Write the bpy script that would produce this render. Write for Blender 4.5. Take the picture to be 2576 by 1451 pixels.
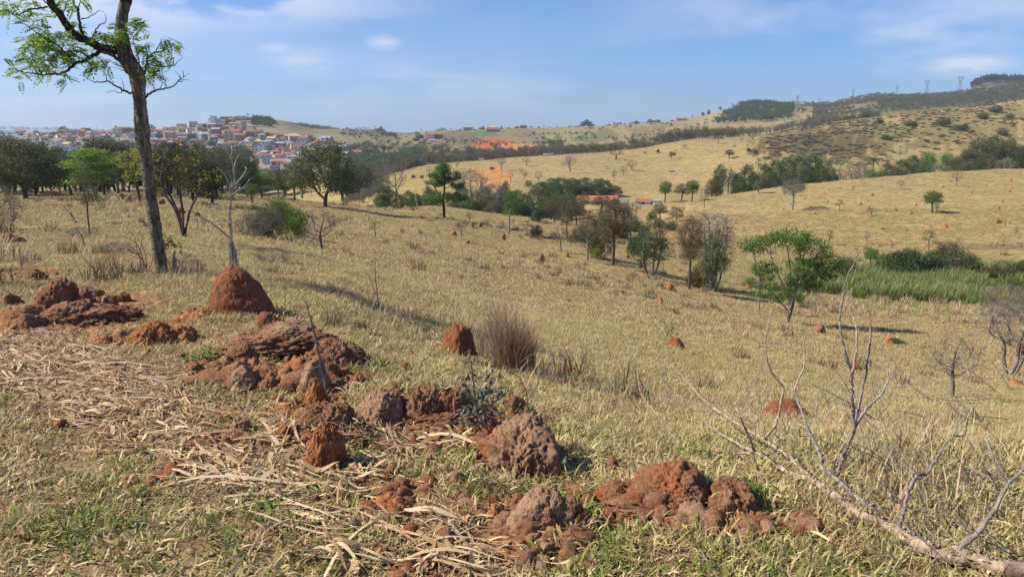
import bpy, math, random
import numpy as np
from mathutils import Vector, Matrix

for o in list(bpy.data.objects):
    bpy.data.objects.remove(o, do_unlink=True)
S = bpy.context.scene
COL = S.collection
R = math.radians

# ------------------------------------------------------------------ camera
CAMZ = 1.7
PITCH = R(12.0)
FPX = 1860.4
cam_d = bpy.data.cameras.new('camera')
cam_d.lens = 26.0; cam_d.sensor_width = 36.0
cam_d.clip_start = 0.05; cam_d.clip_end = 30000
cam = bpy.data.objects.new('camera', cam_d); COL.objects.link(cam)
cam.location = (0, 0, CAMZ)
cam.rotation_euler = (R(90) - PITCH, 0, 0)
S.camera = cam

# ------------------------------------------------------------------ light
SUN_EL = R(41.0)
SUN_AZ = R(-93.0)            # clockwise from +Y (the way the camera looks)
sun_dir = Vector((math.sin(SUN_AZ)*math.cos(SUN_EL), math.cos(SUN_AZ)*math.cos(SUN_EL), math.sin(SUN_EL)))
sd = bpy.data.lights.new('sun', 'SUN'); sd.energy = 5.0; sd.angle = R(0.53); sd.color = (1.0, 0.93, 0.82)
sun = bpy.data.objects.new('sun', sd); COL.objects.link(sun)
sun.rotation_euler = sun_dir.to_track_quat('Z', 'Y').to_euler()

W = bpy.data.worlds.new('World'); S.world = W; W.use_nodes = True
nt = W.node_tree; nt.nodes.clear()
def nn(tree, typ, **kw):
    n = tree.nodes.new(typ)
    for k, v in kw.items(): setattr(n, k, v)
    return n
wo = nn(nt, 'ShaderNodeOutputWorld'); bg = nn(nt, 'ShaderNodeBackground')
bg.inputs['Strength'].default_value = 0.078
sky = nn(nt, 'ShaderNodeTexSky'); sky.sky_type = 'NISHITA'; sky.sun_disc = False
sky.sun_elevation = SUN_EL; sky.sun_rotation = SUN_AZ
sky.altitude = 700; sky.air_density = 1.0; sky.dust_density = 0.25; sky.ozone_density = 2.2
def mathn(tree, op, a, b=None, c=None, clamp=False):
    m = nn(tree, 'ShaderNodeMath', operation=op); m.use_clamp = clamp
    for i, v in enumerate((a, b, c)):
        if v is None: continue
        if isinstance(v, (int, float)): m.inputs[i].default_value = v
        else: tree.links.new(v, m.inputs[i])
    return m.outputs[0]
tc = nn(nt, 'ShaderNodeTexCoord')
sep = nn(nt, 'ShaderNodeSeparateXYZ'); nt.links.new(tc.outputs['Generated'], sep.inputs[0])
zc = mathn(nt, 'ADD', mathn(nt, 'MAXIMUM', sep.outputs[2], 0.0), 0.13)
cx = mathn(nt, 'DIVIDE', sep.outputs[0], zc); cy = mathn(nt, 'DIVIDE', sep.outputs[1], zc)
cmb = nn(nt, 'ShaderNodeCombineXYZ'); nt.links.new(cx, cmb.inputs[0]); nt.links.new(cy, cmb.inputs[1])
def ramp(tree, fac, stops, interp='LINEAR'):
    r = nn(tree, 'ShaderNodeValToRGB'); r.color_ramp.interpolation = interp
    e = r.color_ramp.elements
    while len(e) < len(stops): e.new(0.5)
    for i, (p, c) in enumerate(stops):
        e[i].position = p; e[i].color = c if len(c) == 4 else (*c, 1)
    tree.links.new(fac, r.inputs[0]); return r.outputs[0]
def wnoise(scale, detail, rough, off, dist=0.0):
    mp = nn(nt, 'ShaderNodeMapping'); mp.inputs['Location'].default_value = off
    nt.links.new(cmb.outputs[0], mp.inputs[0])
    n = nn(nt, 'ShaderNodeTexNoise'); n.inputs['Scale'].default_value = scale
    n.inputs['Detail'].default_value = detail; n.inputs['Roughness'].default_value = rough
    n.inputs['Distortion'].default_value = dist
    nt.links.new(mp.outputs[0], n.inputs[0]); return n.outputs['Fac']
veil = ramp(nt, wnoise(0.55, 5, .55, (3.1, 1.7, 0), .3), [(.38, (0, 0, 0)), (.72, (1, 1, 1))], 'EASE')
puff = ramp(nt, wnoise(1.3, 8, .56, (0.4, 5.2, 2.0), .25), [(.36, (0, 0, 0)), (.58, (1, 1, 1))], 'EASE')
# where the cloud banks stand in the sky (directions as x/y slope and height)
def dirmask(px, py, rx, ry):
    # soft elliptical region of the sky round one compass direction
    az = mathn(nt, 'ARCTAN2', sep.outputs[0], sep.outputs[1]); el = mathn(nt, 'ARCSINE', sep.outputs[2])
    a0, e0 = math.atan((px-1288)/1860), -math.atan((py-725.5)/1860) - PITCH
    da = mathn(nt, 'DIVIDE', mathn(nt, 'SUBTRACT', az, a0), rx/1860)
    de = mathn(nt, 'DIVIDE', mathn(nt, 'SUBTRACT', el, e0), ry/1860)
    d2 = mathn(nt, 'ADD', mathn(nt, 'MULTIPLY', da, da), mathn(nt, 'MULTIPLY', de, de))
    return mathn(nt, 'EXPONENT', mathn(nt, 'MULTIPLY', d2, -1.0))
def addm(*ms):
    t = ms[0]
    for m in ms[1:]: t = mathn(nt, 'ADD', t, m)
    return t
band = addm(mathn(nt, 'MULTIPLY', dirmask(560, 18, 400, 48), .9), mathn(nt, 'MULTIPLY', dirmask(150, 90, 380, 110), .6), mathn(nt, 'MULTIPLY', dirmask(820, 165, 120, 30), .7))
wisps = addm(dirmask(2050, 70, 420, 90), mathn(nt, 'MULTIPLY', dirmask(200, 220, 500, 120), .7), mathn(nt, 'MULTIPLY', dirmask(1500, 220, 800, 60), .6), dirmask(2500, 130, 300, 60))
small = addm(dirmask(2365, 188, 62, 20), mathn(nt, 'MULTIPLY', dirmask(2450, 185, 60, 16), .6), mathn(nt,'MULTIPLY',dirmask(980, 112, 40, 18), .7), mathn(nt,'MULTIPLY',dirmask(720, 132, 50, 16), .6))
c1 = mathn(nt, 'MULTIPLY', band, puff, clamp=True)
c2 = mathn(nt, 'MULTIPLY', mathn(nt, 'MULTIPLY', wisps, veil), 1.1, clamp=True)
pf2 = ramp(nt, wnoise(4.5, 8, .6, (7.4, 2.2, 1.0), .2), [(.18, (0, 0, 0)), (.50, (1, 1, 1))], 'EASE')
c3 = mathn(nt, 'MULTIPLY', small, pf2, clamp=True)
veil0 = mathn(nt, 'MULTIPLY', veil, 0.10)
cl = mathn(nt, 'MAXIMUM', mathn(nt, 'MAXIMUM', c1, c2), mathn(nt, 'MAXIMUM', c3, veil0))
cl = mathn(nt, 'MULTIPLY', cl, .9)
tint = nn(nt, 'ShaderNodeMixRGB', blend_type='MULTIPLY'); tint.inputs[0].default_value = 1.0
nt.links.new(sky.outputs[0], tint.inputs[1])
# the lower sky is a bluer band than the model's white horizon
tintc = ramp(nt, sep.outputs[2], [(0.0, (.44, .68, 1.14)), (.10, (.50, .76, 1.16)), (.30, (.52, .80, 1.20))])
nt.links.new(tintc, tint.inputs[2])
mixc = nn(nt, 'ShaderNodeMixRGB'); nt.links.new(cl, mixc.inputs[0]); nt.links.new(tint.outputs[0], mixc.inputs[1])
mixc.inputs[2].default_value = (7.2, 7.6, 8.6, 1)
nt.links.new(mixc.outputs[0], bg.inputs[0]); nt.links.new(bg.outputs[0], wo.inputs[0])

vs = S.view_settings
vs.view_transform = 'Standard'; vs.look = 'None'; vs.exposure = 0.6; vs.gamma = 1.0; vs.use_curve_mapping = False

# ------------------------------------------------------------------ numpy noise
def _h(ix, iy, iz, seed):
    h = (ix.astype(np.int64)*374761393 + iy.astype(np.int64)*668265263 + iz.astype(np.int64)*2147483647 + seed*1274126177) & 0xffffffff
    h = ((h ^ (h >> 13))*1274126177) & 0xffffffff
    h = (h ^ (h >> 16)) & 0xffffff
    return h/float(0xffffff)
def vnoise(x, y, z=None, seed=0):
    x = np.asarray(x, float); y = np.asarray(y, float); z = np.zeros_like(x) if z is None else np.asarray(z, float)
    fx, fy, fz = np.floor(x), np.floor(y), np.floor(z)
    ux, uy, uz = x-fx, y-fy, z-fz
    ux = ux*ux*(3-2*ux); uy = uy*uy*(3-2*uy); uz = uz*uz*(3-2*uz)
    r = 0
    for a in (0, 1):
        wx = ux if a else 1-ux
        for b in (0, 1):
            wy = uy if b else 1-uy
            for c in (0, 1):
                wz = uz if c else 1-uz
                r = r + wx*wy*wz*_h(fx+a, fy+b, fz+c, seed)
    return r*2-1
def fbm(x, y, z=None, octv=4, seed=0, gain=.5):
    t = 0; a = 1; s = 0
    for i in range(octv):
        t = t + a*vnoise(x*2**i+i*17.3, y*2**i-i*9.1, None if z is None else z*2**i+i*5.7, seed+i); s += a; a *= gain
    return t/s

# ------------------------------------------------------------------ terrain
NY = [1.2, 2.5, 4, 6, 9, 14, 20, 35, 55, 80]
NZ = {
 -600: [-1.6,-1.7,-1.80,-1.90,-2.0,-2.3,-2.7,-3.7,-5.2,-7.0],
 0:    [-1.6,-1.7,-1.80,-1.91,-2.06,-2.38,-2.83,-3.95,-5.45,-7.2],
 400:  [-1.6,-1.7,-1.80,-1.91,-2.06,-2.38,-2.83,-3.95,-5.45,-7.2],
 690:  [-1.6,-1.7,-1.81,-1.93,-2.14,-2.6,-3.25,-4.9,-6.6,-8.5],
 800:  [-1.6,-1.7,-1.81,-1.95,-2.2,-2.75,-3.5,-5.5,-7.3,-9.2],
 930:  [-1.6,-1.7,-1.82,-2.0,-2.4,-3.1,-3.9,-5.9,-7.9,-9.9],
 1000: [-1.6,-1.7,-1.83,-2.02,-2.5,-3.25,-4.1,-6.15,-8.2,-10.2],
 1100: [-1.6,-1.7,-1.83,-2.05,-2.65,-3.5,-4.4,-6.5,-8.7,-10.8],
 1300: [-1.6,-1.7,-1.93,-2.25,-2.95,-3.9,-5.0,-7.4,-9.9,-12.4],
 1600: [-1.6,-1.7,-1.95,-2.45,-3.25,-4.35,-5.6,-8.4,-11.3,-14.0],
 1750: [-1.6,-1.7,-1.94,-2.5,-3.4,-4.6,-5.95,-9.1,-12.4,-15.3],
 1900: [-1.6,-1.7,-1.93,-2.52,-3.5,-4.85,-6.25,-9.6,-13.2,-16.2],
 2000: [-1.6,-1.7,-1.93,-2.55,-3.56,-4.95,-6.4,-9.9,-13.6,-16.6],
 2200: [-1.6,-1.7,-1.93,-2.6,-3.65,-5.2,-6.9,-10.5,-14.1,-17.0],
 2400: [-1.6,-1.7,-1.92,-2.62,-3.7,-5.3,-7.1,-10.8,-14.4,-17.1],
 2576: [-1.6,-1.7,-1.90,-2.65,-3.75,-5.4,-7.3,-11.0,-14.7,-17.2],
 3100: [-1.6,-1.7,-1.95,-2.8,-4.0,-5.8,-7.8,-11.5,-15.2,-17.4],
}
FAR = {
 -600: [(130,-10.),(170,-17),(220,-25),(300,-36),(400,-43),(500,-44),(600,-42),(700,-36),(800,-26),(900,-16),(980,-12),(1200,-30),(6000,-1),(7500,-110),(12000,-130)],
 0:    [(130,-10.4),(170,-17),(220,-25),(300,-36),(400,-43),(500,-44),(600,-40),(700,-32),(800,-20),(900,-9),(980,-6),(1200,-25),(6000,2),(7500,-110),(12000,-130)],
 400:  [(130,-10.6),(170,-17),(220,-25),(300,-35),(400,-41),(500,-42),(600,-38),(700,-29),(800,-14),(900,0),(980,1),(1200,-20),(5000,-25),(7500,-110),(12000,-130)],
 600:  [(127,-10.8),(167,-17),(217,-25),(295,-34),(395,-39),(495,-40),(600,-35),(700,-25),(800,-9),(900,7),(980,13),(1200,-6),(2500,-5),(5500,-100),(12000,-130)],
 690:  [(125,-11),(165,-17),(215,-25),(290,-33),(390,-38),(490,-38),(600,-33),(700,-22),(800,-9),(900,5),(1000,14),(1200,0),(1700,10),(4000,-60),(12000,-130)],
 800:  [(112,-10.7),(150,-17),(200,-25),(280,-31),(380,-34),(480,-33),(600,-29),(700,-20),(800,-13),(920,-5),(1080,2),(1250,-8),(1700,3),(3500,-60),(12000,-130)],
 930:  [(120,-12.2),(160,-18),(210,-24),(280,-28),(320,-28),(350,-26.5),(385,-25),(500,-30),(750,-20),(950,-7),(1150,2),(1300,-10),(2500,-14),(4000,-70),(12000,-130)],
 1000: [(135,-14),(170,-19),(220,-25),(270,-26),(310,-25),(350,-23.5),(400,-22),(500,-28),(750,-22),(950,-12),(1150,-6),(1300,-15),(4000,-8),(5000,-70),(12000,-130)],
 1100: [(150,-15),(185,-22),(230,-25),(270,-25),(320,-23.5),(380,-21.5),(440,-19.3),(550,-26),(800,-19),(970,-9),(1150,1),(1350,-12),(4000,-8),(5000,-70),(12000,-130)],
 1300: [(140,-16),(190,-23),(230,-25),(270,-24.5),(330,-22.3),(400,-19.8),(480,-17),(580,-24),(800,-17),(1000,-8),(1200,4),(1400,-8),(4000,-12),(5000,-70),(12000,-130)],
 1600: [(115,-16),(150,-19),(200,-22.5),(265,-25.5),(340,-23),(430,-18.5),(520,-12.2),(620,-17),(850,-9),(1000,0),(1200,10),(1400,0),(4000,-20),(5000,-80),(12000,-130)],
 1750: [(105,-16.5),(135,-17),(175,-16.5),(225,-22.5),(310,-24.5),(440,-15),(560,-6),(680,-10),(900,0),(1150,10),(1400,24),(1600,10),(4000,-20),(5000,-80),(12000,-130)],
 1900: [(97,-17.2),(130,-16.8),(190,-15.2),(225,-22),(300,-25),(450,-9),(600,-4),(750,-6),(950,8),(1250,38),(1500,51),(1700,30),(4000,-20),(5000,-80),(12000,-130)],
 2050: [(96,-17.4),(130,-16.5),(203,-14.3),(238,-21.5),(308,-25),(465,-4.5),(625,4.5),(775,0),(975,16),(1275,38),(1520,50),(1750,30),(4000,-20),(5000,-80),(12000,-130)],
 2200: [(95,-17.5),(130,-16.2),(215,-13.3),(250,-20.5),(318,-24),(480,0),(650,11.5),(800,5),(1000,25),(1300,52),(1550,69),(1800,50),(4000,-20),(5000,-80),(12000,-130)],
 2400: [(95,-17.5),(130,-15.8),(235,-12.6),(270,-19.5),(330,-22),(500,4),(675,19),(825,10),(1025,36),(1325,62),(1590,77),(1850,55),(4000,-20),(5000,-80),(12000,-130)],
 2480: [(95,-17.5),(130,-15.7),(242,-12.6),(277,-19.5),(336,-22),(510,6),(688,23),(838,12),(1040,42),(1340,74),(1600,97),(1880,58),(4000,-20),(5000,-80),(12000,-130)],
 2576: [(95,-17.4),(130,-15.5),(250,-12.5),(285,-19),(343,-21),(520,8),(700,27.5),(850,15),(1050,48),(1350,80),(1600,93),(1900,60),(4000,-20),(5000,-80),(12000,-130)],
 3100: [(95,-17.4),(130,-15.5),(260,-12.0),(295,-19),(350,-20),(530,12),(720,34),(870,20),(1070,50),(1370,78),(1600,86),(1900,60),(4000,-20),(5000,-80),(12000,-130)],
}
HX = 1901.0
PXS = sorted(set(NZ) & set(FAR))
def tabcol(px):
    return [(y, z) for y, z in zip(NY, NZ[px])] + list(FAR[px])
NZ[600] = [a*.3+b*.7 for a, b in zip(NZ[400], NZ[690])]
NZ[2050] = [a*.75+b*.25 for a, b in zip(NZ[2000], NZ[2200])]
NZ[2480] = [a*.5+b*.5 for a, b in zip(NZ[2400], NZ[2576])]
PXS = sorted(set(NZ) & set(FAR))
TAB = np.array([tabcol(p) for p in PXS])            # cols x 25 x 2
AZ = np.array([(p-1288)/HX for p in PXS])
def pslope(x, y):
    d = np.diff(y, axis=-1)/np.diff(x, axis=-1)
    m = np.zeros_like(y)
    a, b = d[..., :-1], d[..., 1:]
    ok = a*b > 0
    with np.errstate(divide='ignore', invalid='ignore'):
        m[..., 1:-1] = np.where(ok, 2*a*b/(a+b), 0)
    m[..., 0] = d[..., 0]; m[..., -1] = d[..., -1]
    return m
# resample azimuth finely with monotone cubics so that ridges run smoothly
AZF = np.linspace(-1.6, 1.6, 1601)
def cubic1(xk, yk, xq):
    m = pslope(xk, yk); i = np.clip(np.searchsorted(xk, xq)-1, 0, len(xk)-2)
    h = xk[i+1]-xk[i]; t = np.clip((xq-xk[i])/h, 0, 1)
    return ((2*t**3-3*t**2+1)*yk[i] + (t**3-2*t**2+t)*h*m[i] + (-2*t**3+3*t**2)*yk[i+1] + (t**3-t**2)*h*m[i+1])
YF = np.stack([cubic1(AZ, TAB[:, k, 0], AZF) for k in range(25)], 1)
ZF = np.stack([cubic1(AZ, TAB[:, k, 1], AZF) for k in range(25)], 1)
MF = pslope(YF, ZF)
def base_h(x, y):
    x = np.asarray(x, float); y = np.maximum(np.asarray(y, float), 1.2)
    a = np.clip(x/y, -1.599, 1.599)
    f = (a+1.6)/3.2*1600; i0 = np.floor(f).astype(int); w = f-i0
    out = 0
    for ii, ww in ((i0, 1-w), (i0+1, w)):
        Yk = YF[ii]; Zk = ZF[ii]; Mk = MF[ii]
        k = np.clip((Yk <= y[..., None]).sum(-1)-1, 0, 23)
        g = lambda A, kk: np.take_along_axis(A, kk[..., None], -1)[..., 0]
        y0, y1, z0, z1, m0, m1 = g(Yk, k), g(Yk, k+1), g(Zk, k), g(Zk, k+1), g(Mk, k), g(Mk, k+1)
        h = y1-y0; t = np.clip((y-y0)/h, 0, 1)
        out = out + ww*((2*t**3-3*t**2+1)*z0+(t**3-2*t**2+t)*h*m0+(-2*t**3+3*t**2)*z1+(t**3-t**2)*h*m1)
    return out + CAMZ
# heaps of turned soil under the clods: (px, py, width px, height m) filled below
BUMPS = []
def H(x, y):
    x = np.asarray(x, float); y = np.asarray(y, float)
    z = base_h(x, y)
    for bx, by, rx, ry, bh in BUMPS:
        z = z + bh*np.exp(-(((x-bx)/rx)**2+((y-by)/ry)**2))
    d = np.hypot(x, y)
    z = z + .018*np.clip(d/3, .3, 1)*fbm(x*2.3, y*2.3, octv=3, seed=3)
    z = z + np.clip((d-8)/60, 0, 1)*.22*fbm(x*.16, y*.16, octv=4, seed=5)
    z = z + np.clip((d-120)/300, 0, 1)*1.2*fbm(x*.03, y*.03, octv=5, seed=9)
    z = z + np.clip((d-600)/800, 0, 1)*3.0*fbm(x*.008, y*.008, octv=4, seed=11)
    return z
CT, ST = math.cos(PITCH), math.sin(PITCH)
def ray(px, py):
    dy = (py-725.5); fw = CT*FPX - dy*ST
    return (px-1288)/fw, -(ST*FPX+dy*CT)/fw          # x per Y, z per Y
def at(px, py, Y):
    a, b = ray(px, py); return Vector((a*Y, Y, CAMZ+b*Y))
def hz(x, y): return float(H(np.array([x]), np.array([y]))[0])
YS = np.exp(np.linspace(math.log(1.6), math.log(9000), 2600))
def gp(px, py, ymin=0, ymax=1e9):
    """first point of the ground seen along one sight line"""
    a, b = ray(px, py)
    ys = YS[(YS > ymin) & (YS < ymax)]
    yc = ys[::5]; d0 = (CAMZ+b*yc) - base_h(a*yc, yc) - np.where(yc < 60, .7, np.where(yc < 500, 2.2, 5.0))
    k = np.where(d0 < 0)[0]; i0 = max(0, (k[0]-1)*5) if len(k) else 0
    for i1 in (i0+260, len(ys)):
        w_ = ys[i0:i1]; d = (CAMZ+b*w_) - H(a*w_, w_)
        if (d < 0).any(): break
    ys = w_; i = np.argmax(d < 0)
    if not (d < 0).any(): i = int(np.argmin(d))
    y = ys[i]
    if i > 0 and (d < 0).any():
        t = d[i-1]/(d[i-1]-d[i]+1e-9); y = ys[i-1]+(ys[i]-ys[i-1])*t
    return Vector((a*y, y, hz(a*y, y)))
def onG(px, Y):
    """ground point at distance Y on the compass line of a picture column"""
    x = (px-1288)/HX*Y
    return Vector((x, Y, hz(x, Y)))
def ppm(p):
    """picture pixels per metre at a point"""
    return FPX/(p[1]*CT - (p[2]-CAMZ)*ST)

# ------------------------------------------------------------------ object helpers
def tag(o, label=None, cat=None, group=None, kind=None):
    if label: o['label'] = label
    if cat: o['category'] = cat
    if group: o['group'] = group
    if kind: o['kind'] = kind
    return o
def empty(name, loc=(0, 0, 0), rz=0):
    o = bpy.data.objects.new(name, None); COL.objects.link(o)
    o.location = loc; o.rotation_euler = (0, 0, rz); o.empty_display_size = .2
    return o
class MB:
    """gathers vertices and polygons and links them as one mesh object"""
    def __init__(s): s.v = []; s.f = []; s.n = 0; s.m = []; s.c = []
    def add(s, v, f, mi=0):
        v = np.asarray(v, float).reshape(-1, 3); f = np.asarray(f, np.int64)
        s.v.append(v); s.f.append(f+s.n); s.m.append(np.full(len(f), mi)); s.n += len(v)
    def box(s, c, d, rz=0, mi=0):
        x, y, z = d[0]/2, d[1]/2, d[2]/2
        v = np.array([(i, j, k) for i in (-x, x) for j in (-y, y) for k in (-z, z)])
        cs, sn = math.cos(rz), math.sin(rz)
        v = np.stack([v[:, 0]*cs-v[:, 1]*sn, v[:, 0]*sn+v[:, 1]*cs, v[:, 2]], 1)+np.array(c)
        s.add(v, [(0, 1, 3, 2), (4, 6, 7, 5), (0, 4, 5, 1), (2, 3, 7, 6), (0, 2, 6, 4), (1, 5, 7, 3)], mi)
    def tube(s, pts, rad, n=6, mi=0, cap=True, jit=0, rng=None):
        pts = np.asarray(pts, float); rad = np.broadcast_to(np.asarray(rad, float), (len(pts),))
        t = np.gradient(pts, axis=0); t /= np.linalg.norm(t, axis=1)[:, None]+1e-9
        up = np.array([0, 0, 1.]) if abs(t[0][2]) < .9 else np.array([1., 0, 0])
        u = np.cross(t[0], up); u /= np.linalg.norm(u)
        U = []
        for k in range(len(pts)):
            u = u - t[k]*np.dot(u, t[k]); u /= np.linalg.norm(u)+1e-9; U.append(u)
        U = np.array(U); V = np.cross(t, U)
        a = np.arange(n)*2*math.pi/n
        rr = rad[:, None]*np.ones((1, n))
        if jit and rng is not None: rr = rr*(1+jit*(rng.random(rr.shape)*2-1))
        ring = pts[:, None, :] + rr[:, :, None]*(np.cos(a)[None, :, None]*U[:, None, :]+np.sin(a)[None, :, None]*V[:, None, :])
        k = len(pts); i = np.arange(k-1)[:, None]*n; j = np.arange(n)[None, :]; j2 = (j+1) % n
        f = np.stack([i+j, i+j2, i+n+j2, i+n+j], -1).reshape(-1, 4)
        v = ring.reshape(-1, 3)
        s.add(v, f, mi)
        if cap and n <= 12:
            b = s.n-len(v)
            s.f.append(np.array([list(range(b+n-1, b-1, -1))])); s.m.append(np.array([mi]))
            s.f.append(np.array([list(range(b+(k-1)*n, b+k*n))])); s.m.append(np.array([mi]))
    def mesh(s, name, mats, smooth=False, col=None):
        me = bpy.data.meshes.new(name)
        v = np.concatenate(s.v) if s.v else np.zeros((0, 3))
        me.vertices.add(len(v)); me.vertices.foreach_set('co', v.astype(np.float32).ravel())
        tot = np.concatenate([np.full(len(f), f.shape[1]) for f in s.f]) if s.f else np.zeros(0, int)
        li = np.concatenate([f.ravel() for f in s.f]) if s.f else np.zeros(0, int)
        st = np.concatenate([[0], np.cumsum(tot)[:-1]]) if len(tot) else tot
        me.loops.add(len(li)); me.loops.foreach_set('vertex_index', li.astype(np.int32))
        me.polygons.add(len(tot)); me.polygons.foreach_set('loop_start', st.astype(np.int32)); me.polygons.foreach_set('loop_total', tot.astype(np.int32))
        for m in (mats if isinstance(mats, (list, tuple)) else [mats]): me.materials.append(m)
        mi = np.concatenate(s.m) if s.m else np.zeros(0, int)
        me.polygons.foreach_set('material_index', mi.astype(np.int32))
        me.polygons.foreach_set('use_smooth', np.full(len(tot), smooth))
        me.update(calc_edges=True)
        return me
    def build(s, name, mats, parent=None, smooth=False, loc=None):
        o = bpy.data.objects.new(name, s.mesh(name, mats, smooth)); COL.objects.link(o)
        if parent is not None: o.parent = parent
        if loc is not None: o.location = loc
        return o
def link_copy(root, loc=None, rz=None, scale=None):
    """copy of a thing and of its parts and sub-parts"""
    r = root.copy(); COL.objects.link(r)
    if loc is not None: r.location = loc
    if rz is not None: r.rotation_euler = (0, 0, rz)
    if scale is not None: r.scale = scale
    for ch in list(root.children):
        c = ch.copy(); COL.objects.link(c); c.parent = r
        for g in list(ch.children):
            d = g.copy(); COL.objects.link(d); d.parent = c
    return r
# ------------------------------------------------------------------ materials
def newmat(name):
    m = bpy.data.materials.new(name); m.use_nodes = True
    t = m.node_tree; t.nodes.clear()
    out = nn(t, 'ShaderNodeOutputMaterial'); b = nn(t, 'ShaderNodeBsdfPrincipled')
    t.links.new(b.outputs[0], out.inputs[0]); b.inputs['Roughness'].default_value = .85
    b.inputs['Specular IOR Level'].default_value = .2
    return m, t, b, out
def noise(t, scale, detail=4, rough=.55, vec=None, dist=0.0, w=None):
    n = nn(t, 'ShaderNodeTexNoise')
    n.inputs['Scale'].default_value = scale; n.inputs['Detail'].default_value = detail
    n.inputs['Roughness'].default_value = rough; n.inputs['Distortion'].default_value = dist
    if vec is not None: t.links.new(vec, n.inputs['Vector'])
    return n.outputs['Fac']
def mixc_(t, fac, a, b, mode='MIX'):
    m = nn(t, 'ShaderNodeMixRGB', blend_type=mode)
    for i, v in ((0, fac), (1, a), (2, b)):
        if isinstance(v, (int, float)): m.inputs[i].default_value = v
        elif isinstance(v, tuple): m.inputs[i].default_value = (*v[:3], 1)
        else: t.links.new(v, m.inputs[i])
    return m.outputs[0]
def bump(t, b, height, strength=.5, dist=.02):
    n = nn(t, 'ShaderNodeBump'); n.inputs['Strength'].default_value = strength; n.inputs['Distance'].default_value = dist
    t.links.new(height, n.inputs['Height']); t.links.new(n.outputs[0], b.inputs['Normal']); return n
def objco(t):
    return nn(t, 'ShaderNodeTexCoord').outputs['Object']

def leafmat(name, cols, transl=.35, rough=.6):
    """leaves: colour varies from leaf to leaf and from tree to tree"""
    m, t, b, out = newmat(name)
    g = nn(t, 'ShaderNodeNewGeometry'); oi = nn(t, 'ShaderNodeObjectInfo')
    st = [(i/(len(cols)-1) if len(cols) > 1 else 0, c) for i, c in enumerate(cols)]
    c = ramp(t, g.outputs['Random Per Island'], st)
    hs = nn(t, 'ShaderNodeHueSaturation'); t.links.new(c, hs.inputs['Color'])
    t.links.new(mathn(t, 'MULTIPLY_ADD', oi.outputs['Random'], .35, .82), hs.inputs['Value'])
    t.links.new(mathn(t, 'MULTIPLY_ADD', oi.outputs['Random'], .03, .485), hs.inputs['Hue'])
    t.links.new(hs.outputs[0], b.inputs['Base Color']); b.inputs['Roughness'].default_value = rough
    tr = nn(t, 'ShaderNodeBsdfTranslucent'); t.links.new(hs.outputs[0], tr.inputs[0])
    mx = nn(t, 'ShaderNodeMixShader'); mx.inputs[0].default_value = transl
    t.links.new(b.outputs[0], mx.inputs[1]); t.links.new(tr.outputs[0], mx.inputs[2]); t.links.new(mx.outputs[0], out.inputs[0])
    return m
M = {}
M['leaf_dense'] = leafmat('leaf_dense', [(.06,.075,.024), (.10,.12,.038), (.14,.145,.05), (.18,.155,.07)], .22)
M['leaf_dark'] = leafmat('leaf_dark', [(.035,.062,.02), (.065,.105,.032), (.095,.145,.042), (.13,.165,.055)], .22)
M['leaf_green'] = leafmat('leaf_green', [(.045,.10,.016), (.08,.17,.024), (.13,.24,.035), (.20,.29,.06)], .4)
M['leaf_lime'] = leafmat('leaf_lime', [(.11,.19,.02), (.19,.29,.03), (.28,.38,.05), (.16,.22,.04)], .45)
M['leaf_yellow'] = leafmat('leaf_yellow', [(.30,.32,.03), (.45,.42,.04), (.24,.27,.04), (.16,.18,.05)], .45)
M['leaf_olive'] = leafmat('leaf_olive', [(.07,.085,.03), (.11,.12,.04), (.15,.14,.06), (.19,.16,.08)], .3)
M['leaf_brown'] = leafmat('leaf_brown', [(.10,.085,.045), (.15,.125,.06), (.20,.16,.085), (.09,.10,.045)], .25)
M['leaf_grey'] = leafmat('leaf_grey', [(.11,.12,.09), (.16,.165,.12), (.20,.19,.15), (.09,.11,.07)], .25)
M['leaf_blue'] = leafmat('leaf_blue', [(.045,.07,.06), (.08,.11,.10), (.13,.16,.14), (.04,.055,.05)], .2)
M['leaf_reed'] = leafmat('leaf_reed', [(.10,.16,.035), (.15,.23,.05), (.22,.27,.07), (.30,.30,.11), (.40,.34,.17)], .35)

def barkmat(name, c1, c2, sc=6, lichen=None, bs=.8):
    m, t, b, out = newmat(name); o = objco(t)
    mp = nn(t, 'ShaderNodeMapping'); mp.inputs['Scale'].default_value = (1, 1, .35); t.links.new(o, mp.inputs[0])
    n1 = noise(t, sc*4, 6, .65, mp.outputs[0], .4)
    c = ramp(t, n1, [(.35, c1), (.68, c2)])
    if lichen:
        n2 = noise(t, sc*7, 5, .7, o)
        c = mixc_(t, ramp(t, n2, [(.58, (0, 0, 0)), (.64, (1, 1, 1))]), c, lichen)
    t.links.new(c, b.inputs['Base Color'])
    bump(t, b, n1, bs, .03)
    return m
M['bark'] = barkmat('bark', (.05,.04,.03), (.16,.13,.10))
M['bark_pale'] = barkmat('bark_pale', (.13,.11,.09), (.34,.30,.25))
M['bark_hero'] = barkmat('bark_hero', (.04,.032,.024), (.29,.225,.155), 5, (.40,.35,.27), 1.0)
M['bark_dark'] = barkmat('bark_dark', (.02,.017,.014), (.075,.06,.05), 6, (.16,.15,.13))
M['bark_white'] = barkmat('bark_white', (.24,.21,.17), (.50,.45,.38))
M['leaf_hero'] = leafmat('leaf_hero', [(.05,.11,.015), (.10,.20,.025), (.20,.32,.04), (.36,.42,.06), (.07,.14,.02)], .45)
M['twig'] = barkmat('twig', (.11,.09,.07), (.24,.20,.16), 3, None, .3)
M['dead_wood'] = barkmat('dead_wood', (.20,.13,.085), (.50,.37,.25), 4, (.62,.55,.44), .7)
M['dead_grey'] = barkmat('dead_grey', (.13,.105,.085), (.36,.31,.25), 4, (.5,.47,.42), .8)

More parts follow.
